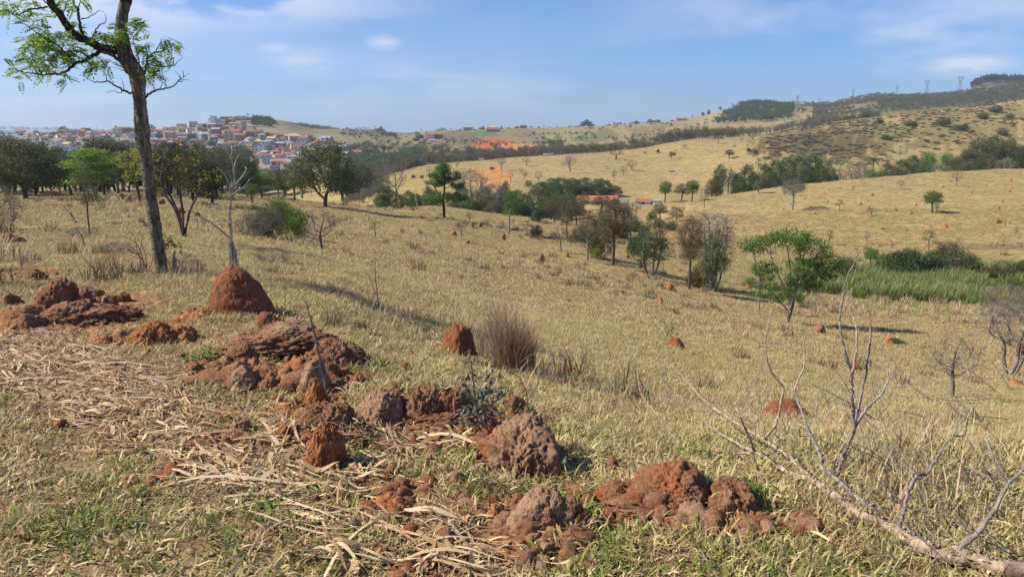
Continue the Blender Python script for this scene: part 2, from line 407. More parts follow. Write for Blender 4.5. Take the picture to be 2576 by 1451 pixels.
def soilmat(name, cols, pores=True, dusty=(.30,.19,.135)):
    m, t, b, out = newmat(name); o = objco(t); g = nn(t, 'ShaderNodeNewGeometry')
    n1 = noise(t, 5, 5, .6, g.outputs['Position'])
    c = ramp(t, n1, [(.32, cols[0]), (.5, cols[1]), (.68, cols[2])])
    n2 = noise(t, 45, 6, .7, g.outputs['Position'])
    c = mixc_(t, ramp(t, n2, [(.3, (.55, .55, .55)), (.7, (1.25, 1.25, 1.25))]), (0, 0, 0), c, 'MIX') if False else mixc_(t, 1.0, c, ramp(t, n2, [(.3, (.62, .62, .62)), (.7, (1.2, 1.2, 1.2))]), 'MULTIPLY')
    v = nn(t, 'ShaderNodeTexVoronoi'); v.inputs['Scale'].default_value = 42; v.inputs['Randomness'].default_value = 1
    nd = nn(t, 'ShaderNodeMixRGB'); nd.inputs[0].default_value = .12
    nv = nn(t, 'ShaderNodeTexNoise'); nv.inputs['Scale'].default_value = 30; t.links.new(g.outputs['Position'], nv.inputs['Vector'])
    t.links.new(g.outputs['Position'], nd.inputs[1]); t.links.new(nv.outputs['Color'], nd.inputs[2]); t.links.new(nd.outputs[0], v.inputs['Vector'])
    pore = ramp(t, v.outputs['Distance'], [(.08, (0, 0, 0)), (.34, (1, 1, 1))])
    h = mathn(t, 'ADD', mathn(t, 'MULTIPLY', pore, .5), n2)
    t.links.new(c, b.inputs['Base Color']); b.inputs['Roughness'].default_value = .95; b.inputs['Specular IOR Level'].default_value = .08
    bump(t, b, h, .9, .018)
    return m
M['soil_brown'] = soilmat('soil_brown', [(.19,.085,.042), (.29,.14,.075), (.36,.20,.12)])
M['soil_orange'] = soilmat('soil_orange', [(.31,.115,.045), (.43,.17,.065), (.37,.18,.09)])
M['soil_tan'] = soilmat('soil_tan', [(.25,.125,.07), (.35,.20,.115), (.42,.265,.165)])
M['soil_red'] = soilmat('soil_red', [(.20,.070,.032), (.30,.108,.050), (.25,.115,.065)])
M['soil_mix'] = soilmat('soil_mix', [(.38,.13,.045), (.28,.135,.068), (.34,.195,.115)])

def plain(name, c, rough=.8, metal=0, var=.15, sc=3.0):
    m, t, b, out = newmat(name); o = objco(t)
    n1 = noise(t, sc, 4, .6, o)
    cc = mixc_(t, 1.0, c, ramp(t, n1, [(.3, (1-var,)*3), (.7, (1+var,)*3)]), 'MULTIPLY')
    t.links.new(cc, b.inputs['Base Color']); b.inputs['Roughness'].default_value = rough; b.inputs['Metallic'].default_value = metal
    return m
def strawmat(name, cols, transl=.15):
    m = leafmat(name, cols, transl, .55); return m
M['straw'] = strawmat('straw', [(.50,.33,.14), (.74,.55,.28), (.82,.67,.40), (.34,.21,.10), (.66,.47,.23), (.24,.15,.08)])
M['grass_near'] = strawmat('grass_near', [(.15,.20,.04), (.54,.41,.20), (.30,.28,.08), (.64,.50,.28), (.24,.25,.06), (.48,.34,.16), (.42,.35,.14), (.58,.43,.22), (.50,.37,.18)], .3)
M['grass_green'] = strawmat('grass_green', [(.09,.16,.025), (.17,.25,.04), (.28,.30,.07), (.50,.40,.19), (.13,.20,.035), (.36,.33,.10)], .35)
M['grass_dry'] = strawmat('grass_dry', [(.50,.365,.175), (.42,.30,.14), (.58,.44,.235), (.35,.275,.115), (.46,.32,.155), (.63,.50,.30)], .25)
M['grass_tuft'] = strawmat('grass_tuft', [(.42,.29,.16), (.52,.38,.22), (.64,.50,.32), (.30,.20,.11), (.48,.34,.20)], .2)
M['grass_dark'] = strawmat('grass_dark', [(.16,.12,.07), (.24,.18,.10), (.13,.13,.06), (.34,.26,.15)], .15)
# ------------------------------------------------------------------ ground sheet
def W3(px, py): p = gp(px, py); return p
for (px, py, w, d, h) in [(130, 800, 260, .5, .13), (370, 850, 170, .3, .08), (690, 880, 200, .45, .20), (840, 900, 150, .35, .14),
                          (620, 960, 160, .3, .10), (780, 960, 150, .3, .14), (1040, 1040, 300, .35, .16), (1300, 1150, 260, .3, .12),
                          (1700, 1260, 330, .28, .12), (1380, 1310, 200, .22, .06), (820, 1090, 200, .25, .08), (60, 720, 120, .4, .07), (580, 800, 220, .5, .06), (1150, 900, 120, .3, .05)]:
    p = W3(px, py); BUMPS.append((p.x, p.y, w/ppm(p)/2, d*.8, h*1.35))
# bare earth: (px, py, half width px, half height px)
BARE = [(130, 780, 190, 70), (380, 850, 130, 35), (690, 870, 120, 60), (600, 940, 170, 45), (820, 920, 120, 60), (380, 960, 160, 45), (110, 950, 120, 30),
        (260, 1070, 90, 22), (430, 1200, 70, 26), (780, 1020, 120, 50), (1040, 1040, 200, 65), (1300, 1120, 140, 90), (830, 1120, 130, 60), (1000, 1240, 200, 50),
        (1320, 1290, 230, 70), (1700, 1260, 210, 75), (1900, 1330, 170, 30), (1380, 1400, 150, 60), (560, 1100, 90, 40), (60, 690, 110, 20), (1230, 1060, 120, 40), (470, 800, 60, 30), (1180, 1120, 160, 50), (700, 960, 240, 50), (1520, 1290, 260, 45), (950, 1130, 170, 40), (640, 880, 180, 40), (200, 820, 220, 40), (1200, 1350, 240, 45), (900, 1290, 150, 40), (1150, 885, 60, 20), (1080, 1440, 90, 40)]
BAREW = []
for px, py, w, h in BARE:
    p = gp(px, py); a = gp(px, py-h*.8); c = gp(px, min(py+h*.8, 1445))
    BAREW.append((p.x, (a.y+c.y)/2, w/ppm(p), max((a.y-c.y)/2, .12)))
def bare(x, y):
    m = np.zeros_like(x)
    for bx, by, rx, ry in BAREW:
        m = np.maximum(m, np.exp(-1.1*(((x-bx)/rx)**2+((y-by)/ry)**2)**1.6))
    n = fbm(x*3.2, y*3.2, octv=4, seed=21)
    return np.clip((m + n*.6 - .30)*3.5, 0, 1)
def picxy(x, y, z):
    """where a point stands in the photograph's frame"""
    zz = z-CAMZ; d = y*CT - zz*ST; v = y*ST + zz*CT
    return 1288+FPX*x/d, 725.5-FPX*v/d
# patches of other ground on the far slopes: (px, py, rx, ry, colour, softness, ymin)
TAN = (.385,.285,.13); RED = (.46,.14,.055); ORG = (.56,.25,.09); SOIL = (.27,.14,.085)
NA = 760; NR = 1000
az = np.concatenate([np.linspace(-1.2, -.8, 40)[:-1], np.linspace(-.8, .8, NA), np.linspace(.8, 1.2, 40)[1:]])
# rings: close together where the ground lies near, wider far off
yr = np.concatenate([np.linspace(-6, 1.3, 12), np.exp(np.linspace(math.log(1.4), math.log(9), 470))[:-1], np.exp(np.linspace(math.log(9), math.log(1300), 640)), np.exp(np.linspace(math.log(1312), math.log(8500), 90))])
A, Yg = np.meshgrid(az, yr)
sc = np.maximum(Yg, 2.0) + np.where(Yg < 2, (2-Yg)*.6, 0)
X = A*sc + np.sign(A)*np.maximum(np.abs(A)-.8, 0)*40
Z = H(X, Yg)
B = bare(X, Yg)*(np.hypot(X, Yg) < 16)
# broken crumbly surface where the earth lies bare
rg1 = np.abs(fbm(X*5.5, Yg*5.5, octv=3, seed=101)); rg2 = fbm(X*16, Yg*16, octv=4, seed=103)
heap = np.zeros_like(X)
for bx, by, rx, ry, bh in BUMPS: heap = np.maximum(heap, np.exp(-(((X-bx)/rx)**2+((Yg-by)/ry)**2)))
nearm = (Yg < 16)*(Yg > 1.5)
Z = Z + nearm*B*(.20*(.20-rg1)*(.3+heap) + .045*rg2*(.5+heap))
nr, nc = A.shape
PX, PY = picxy(X, np.maximum(Yg, 1.5), Z)
V = np.stack([X, Yg, Z], -1).reshape(-1, 3)
ii = (np.arange(nr-1)[:, None]*nc + np.arange(nc-1)[None, :]).ravel()
F = np.stack([ii, ii+1, ii+nc+1, ii+nc], 1)
mb = MB(); mb.add(V, F)
# -- what the ground is made of, per vertex
D = np.hypot(X, Yg)
def lerp(a, b, w): return a*(1-w[..., None]) + np.array(b)*w[..., None]
C = np.zeros(X.shape+(3,)) + np.array(TAN)
n1 = fbm(X*.05, Yg*.05, octv=5, seed=31); n2 = fbm(X*.011, Yg*.011, octv=5, seed=35); n3 = fbm(X*.6, Yg*.6, octv=4, seed=37)
sm = lambda v, a, b: np.clip((v-a)/(b-a), 0, 1)
C = lerp(C, (.36,.29,.11), sm(n1, 0, .5)*.7)              # yellow-green patches
C = lerp(C, (.42,.31,.16), sm(n2, .05, .5)*.6)
C = lerp(C, (.30,.20,.10), sm(n3, .1, .5)*.35*(D < 150))
# near turf: more thatch and soil between the blades
C = lerp(C, (.25,.165,.09), sm(-D, -14, -6)*.85)
pb = sm(fbm(X*.35, Yg*.35, octv=4, seed=141), .12, .4)*(Yg < 120)*(Yg > 5); C = lerp(C, (.33,.23,.14), pb*.7)
# left field is greener
C = lerp(C, (.27,.25,.09), sm(-PX, -1100, -300)*(Yg < 140)*(Yg > 8)*.55)
# valley meadow
vm = (Yg > 60)*(Yg < 100)*sm(PX, 1750, 2000); C = lerp(C, (.17,.20,.06), vm*.8)
# far hills beyond the pasture
far = sm(Yg, 560, 640)*sm(-PX, -1700, -1300) + 0; C = lerp(C, (.22,.20,.095), far*.85)
farR = sm(Yg, 720, 800)*sm(PX, 1300, 1700); C = lerp(C, (.30,.24,.13), farR*.6)
wood = sm(fbm(X*.012, Yg*.012, octv=5, seed=51), -.15, .1)
C = lerp(C, (.10,.10,.07), np.maximum(wood, .7)*sm(Yg, 900, 1000)*sm(PX, 2110, 2200)*.95)
C = lerp(C, (.07,.08,.045), sm(Yg, 1200, 1300)*sm(PX, 1780, 1850)*sm(-PX, -2080, -1980)*wood)
C = lerp(C, (.06,.08,.06), sm(Yg, 1400, 1600)*sm(-PX, -1100, -900))
C = lerp(C, (.05,.075,.07), sm(Yg, 3000, 3500))
# town ground: dusty streets
C = lerp(C, (.30,.25,.20), sm(Yg, 610, 640)*sm(-Yg, -960, -930)*sm(-PX, -880, -830)*.8)
def patch(px, py, rx, ry, col, y0, y1, rough=.35, amt=1.0):
    global C
    d = ((PX-px)/rx)**2 + ((PY-py)/ry)**2 + rough*fbm(PX*.06, PY*.06, octv=4, seed=61)*2
    w = np.clip((1.15-d)/.3, 0, 1)*(Yg > y0)*(Yg < y1)*amt
    C = lerp(C, col, w)
patch(1235, 443, 48, 26, ORG, 270, 460, .5); patch(1180, 452, 30, 14, (.42,.27,.13), 270, 460, .5, .6)
patch(1240, 362, 56, 14, RED, 700, 1200, .15); patch(1310, 370, 62, 9, ORG, 700, 1200, .2, .9)
patch(1090, 350, 45, 12, (.30,.17,.12), 700, 1200, .6, .8); patch(1370, 378, 60, 10, (.26,.10,.07), 560, 1200, .6, .8)
patch(1330, 342, 42, 16, (.24,.16,.11), 700, 1200, .7, .7); patch(1210, 336, 34, 7, (.10,.20,.05), 700, 1200, .2, .9)
patch(1440, 345, 60, 16, (.26,.26,.09), 700, 1250, .2, .8); patch(1180, 350, 60, 20, (.19,.14,.09), 700, 1200, 1.4, .7)
patch(1660, 335, 60, 14, (.20,.15,.09), 600, 1250, 1.6, .6); patch(1520, 345, 55, 15, (.12,.12,.06), 600, 1250, 1.8, .6)
patch(930, 335, 60, 10, (.18,.14,.10), 800, 1300, .5, .7)
patch(2100, 352, 210, 52, (.19,.15,.07), 380, 660, .8, .9); patch(2060, 368, 150, 40, (.12,.095,.045), 380, 660, 1.0, .85)
patch(2420, 320, 200, 60, (.23,.19,.085), 400, 720, 1.0, .85)
patch(1340, 552, 60, 8, (.55,.42,.22), 100, 240, .2, .9)
patch(2110, 438, 60, 8, (.50,.26,.11), 230, 420, .4, .8); patch(1830, 470, 60, 14, (.2,.17,.08), 220, 400, .6, .6)
patch(2470, 622, 110, 9, (.20,.15,.085), 80, 200, .5, .8); patch(2150, 545, 60, 7, (.5,.3,.14), 90, 240, .8, .6)
patch(1500, 590, 260, 50, (.30,.21,.10), 90, 240, .9, .6)
# faint cattle tracks across the meadow slope
for off, yy in ((0, 600), (26, 655), (-40, 560), (-70, 530)):
    tr = np.abs(PY - (yy + (PX-2150)*.085 + 7*np.sin(PX*.011+off)))
    w = np.clip(1.6-tr, 0, 1)*(Yg > 92)*(Yg < 260)*(PX > 1700)*.5
    C = lerp(C, (.52,.38,.19), w)
fs = fbm(X*2.2, Yg*2.2, octv=4, seed=71)
soilc = lerp(np.zeros_like(C)+np.array((.25,.13,.07)), (.36,.15,.07), sm(fs, -.1, .35))
for q_ in [(250, 950, 330, 90), (560, 1120, 240, 100), (880, 1320, 170, 90)]:
    B = np.maximum(B, np.clip(1.2-((PX-q_[0])/q_[2])**2-((PY-q_[1])/q_[3])**2, 0, 1)*.75*(D < 16))
C = C*(1-B[..., None]) + soilc*B[..., None]
gme = mb.mesh('ground', None) if False else None
gm, t, b, out = newmat('ground')
vc = nn(t, 'ShaderNodeVertexColor'); vc.layer_name = 'kind'
geo = nn(t, 'ShaderNodeNewGeometry'); pos = geo.outputs['Position']
nA = noise(t, 14, 6, .7, pos); nB = noise(t, .9, 6, .65, pos); nC = noise(t, .12, 6, .65, pos)
c = mixc_(t, 1.0, vc.outputs[0], ramp(t, nA, [(.3, (.6, .6, .6)), (.7, (1.3, 1.3, 1.3))]), 'MULTIPLY')
c = mixc_(t, 1.0, c, ramp(t, nB, [(.32, (.66, .64, .58)), (.66, (1.22, 1.22, 1.22))]), 'MULTIPLY')
c = mixc_(t, 1.0, c, ramp(t, nC, [(.35, (.85, .88, .85)), (.65, (1.1, 1.08, 1.05))]), 'MULTIPLY')
t.links.new(c, b.inputs['Base Color']); b.inputs['Roughness'].default_value = 1.0; b.inputs['Specular IOR Level'].default_value = .05
# one bump per scale of roughness: crumbs, tussocks, terracettes
h = mathn(t, 'ADD', mathn(t, 'MULTIPLY', nA, .05), mathn(t, 'MULTIPLY', nB, .38))
mpn = nn(t, 'ShaderNodeMapping'); mpn.inputs['Scale'].default_value = (.12, .5, 1.2); mpn.inputs['Rotation'].default_value = (0, 0, .15); t.links.new(pos, mpn.inputs[0])
nT = noise(t, 1.0, 5, .6, mpn.outputs[0], .5)
h = mathn(t, 'ADD', h, mathn(t, 'MULTIPLY', nT, 1.3))
h = mathn(t, 'ADD', h, mathn(t, 'MULTIPLY', nC, 1.2))
bump(t, b, h, .55, .45)
me = mb.mesh('ground', gm, smooth=True)
ca = me.color_attributes.new('kind', 'FLOAT_COLOR', 'POINT')
ca.data.foreach_set('color', np.concatenate([C.reshape(-1, 3), np.ones((C.shape[0]*C.shape[1], 1))], 1).astype(np.float32).ravel())
ground = bpy.data.objects.new('ground', me); COL.objects.link(ground)
tag(ground, 'rolling dry pasture with reddish bare earth in front and hills behind', 'ground', kind='structure')

# ------------------------------------------------------------------ the air between here and the far hills
hb = MB(); hb.box((0, 4250, 60), (21600, 8620, 420))
hm = bpy.data.materials.new('haze'); hm.use_nodes = True; ht = hm.node_tree; ht.nodes.clear()
ho = nn(ht, 'ShaderNodeOutputMaterial'); hv = nn(ht, 'ShaderNodeVolumePrincipled')
hv.inputs['Color'].default_value = (.72, .84, 1, 1); hv.inputs['Density'].default_value = .00013; hv.inputs['Anisotropy'].default_value = .2
ht.links.new(hv.outputs[0], ho.inputs['Volume'])
hz_ = hb.build('haze', hm); tag(hz_, 'thin blue haze in the air over the distant hills', 'haze', kind='stuff')
# ------------------------------------------------------------------ trees
def colonize(att, trunk, step=.22, di=1.6, dk=.35, maxit=200, rng=None, droop=0.0):
    """grow branches towards scattered points; returns nodes and parents"""
    nodes = [np.array(p, float) for p in trunk]; par = [-1]+list(range(len(trunk)-1))
    att = np.array(att); near = np.full(len(att), 1e9); who = np.zeros(len(att), int)
    N = np.array(nodes)
    d = np.linalg.norm(att[:, None]-N[None], axis=2); who = d.argmin(1); near = d.min(1)
    alive = np.ones(len(att), bool)
    for it in range(maxit):
        m = alive & (near < di)
        if not m.any():
            if not alive.any(): break
            k = np.where(alive)[0][near[alive].argmin()]; m = np.zeros(len(att), bool); m[k] = True
        new = []
        for k in np.unique(who[m]):
            sel = m & (who == k)
            v = att[sel]-nodes[k]; v /= np.linalg.norm(v, axis=1)[:, None]+1e-9
            g = v.sum(0); g += rng.normal(0, .25, 3); g[2] -= droop; g /= np.linalg.norm(g)+1e-9
            p = nodes[k]+g*step
            new.append((p, k))
        added = 0
        for p, k in new:
            dd = np.linalg.norm(att-p, axis=1)
            if len(nodes) > 4000: break
            nodes.append(p); par.append(k); added += 1
            b = dd < near; near[b] = dd[b]; who[b] = len(nodes)-1
        alive &= near > dk
        if not added or len(nodes) > 4000: break
    return np.array(nodes), par
def chains(nodes, par, tip=.012, expo=2.3, rmax=None):
    n = len(nodes); kids = [[] for _ in range(n)]
    for i, p in enumerate(par):
        if p >= 0: kids[p].append(i)
    r = np.zeros(n)
    for i in range(n-1, -1, -1):
        r[i] = tip if not kids[i] else sum(r[k]**expo for k in kids[i])**(1/expo)
    if rmax: r = tip + (r-tip)*(rmax-tip)/max(r[0]-tip, 1e-6)
    out = []; stack = [0]
    starts = [(0, None)]
    while starts:
        i, prev = starts.pop()
        ch = [prev] if prev is not None else []
        cur = i
        while True:
            ch.append(cur)
            if not kids[cur]: break
            ks = sorted(kids[cur], key=lambda k: -r[k])
            for k in ks[1:]: starts.append((k, cur))
            cur = ks[0]
        if len(ch) > 1:
            rr = r[ch].copy()
            if prev is not None: rr[0] = min(rr[0], rr[1]*1.15)
            rr[-1] = min(rr[-1], tip*.7)
            out.append((nodes[ch], rr))
    return out, r, kids
def smooth_poly(p, r, k=1):
    for _ in range(k):
        if len(p) < 3: return p, r
        q = p.copy(); q[1:-1] = (p[:-2]+2*p[1:-1]+p[2:])/4; p = q
    return p, r
def ell(rng, n, c, rad, shell=.0, zflat=None):
    v = rng.normal(size=(n, 3)); v /= np.linalg.norm(v, axis=1)[:, None]
    u = rng.random(n)**(1/3); u = shell+(1-shell)*u
    return np.array(c)+v*u[:, None]*np.array(rad)
def leaves(mb, rng, pts, n, spread, size, flat=.0, elong=2.0, sp_z=1.0, droop=0.0):
    """n leaf blades round every point: folded rhombs of mixed size and tilt"""
    o = rng.uniform(0, 40, 3)
    pts = pts[vnoise(pts[:, 0]*1.05+o[0], pts[:, 1]*1.05+o[1], pts[:, 2]*1.25+o[2]) > -.22] if len(pts) > 20 else pts
    P = np.repeat(pts, n, axis=0); k = len(P)
    if not k: return
    P = P + rng.normal(size=(k, 3))*np.array([spread, spread, spread*sp_z])
    d = rng.normal(size=(k, 3)); d[:, 2] = d[:, 2]*(1-flat)-droop; d /= np.linalg.norm(d, axis=1)[:, None]+1e-9
    nrm = rng.normal(size=(k, 3)); nrm[:, 2] = nrm[:, 2]+np.sign(nrm[:, 2])*flat*3
    s = np.cross(d, nrm); s /= np.linalg.norm(s, axis=1)[:, None]+1e-9
    L = size*(.6+.8*rng.random(k))[:, None]; Wd = L/elong
    up = np.cross(s, d)*L*.12
    v = np.stack([P-d*L*.5, P+s*Wd*.5+up, P+d*L*.5, P-s*Wd*.5+up], 1)
    mb.add(v.reshape(-1, 3), np.arange(k*4).reshape(-1, 4))
PROTO = {}
def norm_proto(tr, cr, extra=None):
    """scale all meshes so that the tree is 1 high; returns its width"""
    allv = np.concatenate([np.concatenate(m.v) for m in (tr, cr) if m is not None and m.v])
    h = np.percentile(allv[:, 2], 99.7); w = np.percentile(allv[:, 0], 99)-np.percentile(allv[:, 0], 1)
    for m in (tr, cr):
        if m is not None: m.v = [v/h for v in m.v]
    return w/h
def make_proto(key, seed, bark, leaf, H0=7.0, trunk_h=1.6, ntrunk=1, blobs=None, natt=260, step=.28, di=2.2, dk=.42, tip=.013, rmax=.17,
               nleaf=14, spread=.22, size=.2, flat=0, elong=2.0, sp_z=.8, lean=.0, leaf_r=.03, extra_leaf_on_att=True, twigs=0, cover=1.0, droop=0, leafdroop=0, crown_name='crown', sides=6):
    rng = np.random.default_rng(seed)
    att = np.concatenate([ell(rng, int(natt*b[2]), b[0], b[1], .25) for b in blobs])
    tr = MB(); cr = MB(); tips = []
    for k in range(ntrunk):
        ox = 0 if ntrunk == 1 else rng.normal(0, .12); oy = 0 if ntrunk == 1 else rng.normal(0, .12)
        tx, ty = rng.normal(0, lean+.1)*1.0, rng.normal(0, lean+.1)
        if ntrunk > 1: tx += .5*math.cos(k*2*math.pi/ntrunk+.5); ty += .5*math.sin(k*2*math.pi/ntrunk+.5)
        m = max(4, int(trunk_h/.3)); hh = np.linspace(-.25, trunk_h, m)
        q = np.stack([ox+tx*(hh/trunk_h).clip(0)**1.3+rng.normal(0, .02, m), oy+ty*(hh/trunk_h).clip(0)**1.3+rng.normal(0, .02, m), hh], 1)
        aa = att if ntrunk == 1 else att[np.argsort(((att[:, :2]-q[-1, :2]*2.2)**2).sum(1))[:int(len(att)/ntrunk*1.25)]]
        nodes, par = colonize(aa, q, step, di, dk, 160, rng, droop)
        ch, r, kids = chains(nodes, par, tip, 2.25, rmax*(1 if ntrunk == 1 else .62))
        for p, rr in ch:
            p, rr = smooth_poly(p, rr, 2)
            tgt = tr if (rr.max() > .022 or leaf is not None) else cr
            tgt.tube(p, rr, 8 if rr.max() > .06 else (5 if rr.max() > .025 else 3), cap=False)
        tips.append(nodes[(r < leaf_r)])
        if twigs:
            e = nodes[r < leaf_r]
            e = e[rng.random(len(e)) < .8]
            for p in np.repeat(e, twigs, axis=0):
                d = rng.normal(size=3); d[2] = abs(d[2])*.8+.1; d /= np.linalg.norm(d); L = .25+.45*rng.random()
                b = p+d*L*.5+rng.normal(0, .04, 3)
                (cr if leaf is None else tr).tube([p, b, p+d*L+rng.normal(0, .07, 3)], [tip*.8, tip*.6, tip*.35], 3, cap=False)
    if leaf is not None:
        tp = np.concatenate(tips); tp = tp[rng.random(len(tp)) < cover]
        leaves(cr, rng, tp, nleaf, spread, size, flat, elong, sp_z, leafdroop)
        if extra_leaf_on_att:
            a2 = att[rng.random(len(att)) < cover]
            leaves(cr, rng, a2, nleaf, spread, size, flat, elong, sp_z, leafdroop)
    wr = norm_proto(tr, cr)
    tm = tr.mesh('trunk', M[bark], True)
    cm = cr.mesh(crown_name, M[leaf] if leaf else M[bark]) if cr.v else None
    PROTO[key] = (tm, cm, wr, crown_name)
# crown kinds seen in the photograph
B = lambda *a: a
make_proto('dense_a', 11, 'bark', 'leaf_dense', trunk_h=.9, blobs=[B((0,0,4.0),(3.0,2.8,2.6),1), B((2.0,.3,2.7),(1.9,1.8,1.3),.45), B((-2.2,-.3,2.8),(1.9,1.8,1.3),.45), B((.8,.2,6.0),(1.3,1.3,1.0),.2), B((-1.2,0,5.4),(1.3,1.3,.9),.2)], natt=270, nleaf=15, spread=.27, size=.2, rmax=.2)
make_proto('dense_b', 12, 'bark_dark', 'leaf_dense', trunk_h=1.0, blobs=[B((.5,0,5.0),(1.8,2.0,1.7),.7), B((-1.6,.3,3.7),(1.6,1.7,1.3),.45), B((1.9,-.3,3.3),(1.7,1.6,1.3),.45), B((-.4,0,2.6),(1.6,1.6,1.0),.35)], natt=260, nleaf=14, spread=.25, size=.2)
make_proto('dense_c', 13, 'bark_dark', 'leaf_dark', trunk_h=.6, blobs=[B((0,0,3.4),(2.3,2.2,2.9),1), B((1.3,.3,2.0),(1.7,1.6,1.5),.4), B((-1.4,.1,1.8),(1.5,1.6,1.4),.35), B((.5,0,6.0),(1.1,1.1,.9),.15)], natt=250, nleaf=16, spread=.27, size=.2)
make_proto('dense_d', 19, 'bark', 'leaf_dark', trunk_h=.8, blobs=[B((-.5,0,5.0),(1.6,1.7,1.6),.6), B((1.2,0,3.7),(1.6,1.7,1.4),.5), B((-1.5,.4,2.9),(1.4,1.5,1.4),.4), B((.4,.2,2.0),(1.6,1.5,1.2),.35)], natt=250, nleaf=15, spread=.25, size=.2)
make_proto('lime', 14, 'bark_pale', 'leaf_lime', ntrunk=3, trunk_h=1.3, blobs=[B((0,0,6.0),(1.7,1.7,.6),.5), B((-1.1,.2,5.0),(1.7,1.6,.6),.5), B((1.3,0,4.7),(1.5,1.6,.6),.45), B((-.3,0,3.7),(2.1,1.6,.6),.45), B((.9,.2,2.6),(1.4,1.2,.5),.25), B((-1.4,.2,2.6),(1.1,1.2,.4),.15)], natt=190, nleaf=13, spread=.19, size=.2, flat=.5, sp_z=.4, cover=.75, rmax=.13)
make_proto('yellowtip', 15, 'bark', 'leaf_yellow', ntrunk=4, trunk_h=2.2, blobs=[B((0,0,5.4),(2.5,2.1,1.7),1), B((-1.7,.2,3.7),(1.2,1.2,1.0),.3), B((1.8,.2,3.6),(1.1,1.1,1.0),.3)], natt=230, step=.26, nleaf=7, spread=.12, size=.19, cover=.15, twigs=4, rmax=.11, tip=.015)
make_proto('yellowleaf', 16, 'bark', 'leaf_yellow', trunk_h=1.7, blobs=[B((-1.2,0,5.8),(1.7,1.7,.9),.7), B((-.8,.3,4.2),(1.7,1.5,.8),.5), B((1.0,0,5.0),(1.7,1.5,1.2),.5), B((.6,0,3.2),(1.3,1.3,.7),.25)], natt=190, nleaf=10, spread=.2, size=.18, flat=.3, sp_z=.5, cover=.65)
make_proto('layered', 17, 'bark_dark', 'leaf_green', trunk_h=2.0, blobs=[B((.1,0,6.5),(1.0,1.0,.6),.4), B((-.9,0,5.7),(1.1,1.0,.5),.35), B((1.1,.2,5.5),(1.2,1.1,.6),.4), B((.2,.2,4.9),(1.1,1.1,.5),.25), B((-1.3,.3,4.5),(1.2,1.1,.45),.35), B((1.6,.1,4.2),(1.0,1.0,.4),.25), B((1.5,0,2.7),(1.4,1.1,.5),.35), B((-1.4,.1,2.5),(1.3,1.1,.5),.35), B((.2,0,3.0),(.9,1,.4),.15)], natt=230, nleaf=18, spread=.2, size=.18, flat=.3, sp_z=.6)
make_proto('spread', 18, 'bark_pale', 'leaf_green', ntrunk=1, trunk_h=1.2, blobs=[B((-.3,0,5.7),(1.9,1.9,.55),.7), B((1.5,.2,5.1),(1.5,1.6,.55),.5), B((-2.6,.3,5.2),(1.4,1.2,.5),.4), B((2.6,.2,4.2),(1.5,1.4,.55),.5), B((.6,-.4,4.0),(1.3,1.4,.5),.3), B((-1.5,0,2.2),(1.6,1.3,.5),.4), B((3.2,.2,3.3),(1.1,1.0,.4),.25), B((1.4,.3,2.8),(1.5,1.2,.5),.35), B((-1.8,0,3.7),(1.0,1.0,.4),.15)], natt=260, nleaf=12, spread=.19, size=.16, flat=.3, sp_z=.6, cover=.95, rmax=.13)
make_proto('airy_a', 20, 'bark_pale', 'leaf_olive', trunk_h=1.6, blobs=[B((0,0,5.0),(1.5,1.5,1.9),.8), B((-1.0,.2,3.4),(1.3,1.2,1.1),.4), B((1.2,0,3.6),(1.2,1.2,1.1),.35)], natt=270, nleaf=17, spread=.24, size=.13, cover=.95, twigs=2)
make_proto('airy_b', 21, 'bark', 'leaf_brown', trunk_h=1.8, blobs=[B((.1,0,5.2),(1.7,1.6,1.7),1), B((1.2,0,3.6),(1.3,1.2,1.0),.4), B((-1.3,0,3.9),(1.2,1.2,1.0),.35)], natt=270, nleaf=17, spread=.24, size=.13, cover=.95, twigs=2)
make_proto('bushtree', 22, 'bark_pale', 'leaf_dark', ntrunk=4, trunk_h=.9, blobs=[B((0,0,4.6),(1.8,1.7,2.2),1), B((1.0,.2,2.6),(1.4,1.5,1.2),.4), B((-1.1,.2,3.0),(1.3,1.4,1.4),.4)], natt=250, nleaf=13, spread=.22, size=.15, cover=.95, twigs=1)
make_proto('round', 23, 'bark', 'leaf_green', trunk_h=1.4, blobs=[B((.3,0,5.2),(1.4,1.5,1.2),.6), B((-.9,.2,4.2),(1.3,1.3,1.2),.5), B((1.1,0,3.7),(1.2,1.3,1.0),.4)], natt=190, nleaf=14, spread=.24, size=.2, cover=.9)
make_proto('greyround', 24, 'bark_pale', 'leaf_grey', trunk_h=1.8, blobs=[B((0,0,5.2),(2.3,2.2,1.3),.8), B((1.9,0,4.2),(1.4,1.5,1.0),.35), B((-1.9,0,4.3),(1.4,1.5,1.0),.35)], natt=220, nleaf=9, spread=.22, size=.18, cover=.85, twigs=1)
make_proto('thin', 25, 'bark', 'leaf_olive', trunk_h=2.4, blobs=[B((0,0,5.6),(.8,.9,1.2),.7), B((.8,0,4.0),(.8,.8,.7),.35), B((-.8,0,4.4),(.7,.8,.6),.25)], natt=90, nleaf=9, spread=.18, size=.15, cover=.8, rmax=.08, twigs=1)
make_proto('thingreen', 26, 'bark_pale', 'leaf_green', trunk_h=2.4, blobs=[B((.2,0,6.0),(1.0,1.1,.8),.6), B((-.7,0,5.0),(1.0,1.0,.6),.4), B((.9,0,4.3),(1.0,1.0,.5),.35), B((-.4,0,3.5),(.9,.9,.4),.2)], natt=140, nleaf=12, spread=.2, size=.17, cover=.85, rmax=.1)
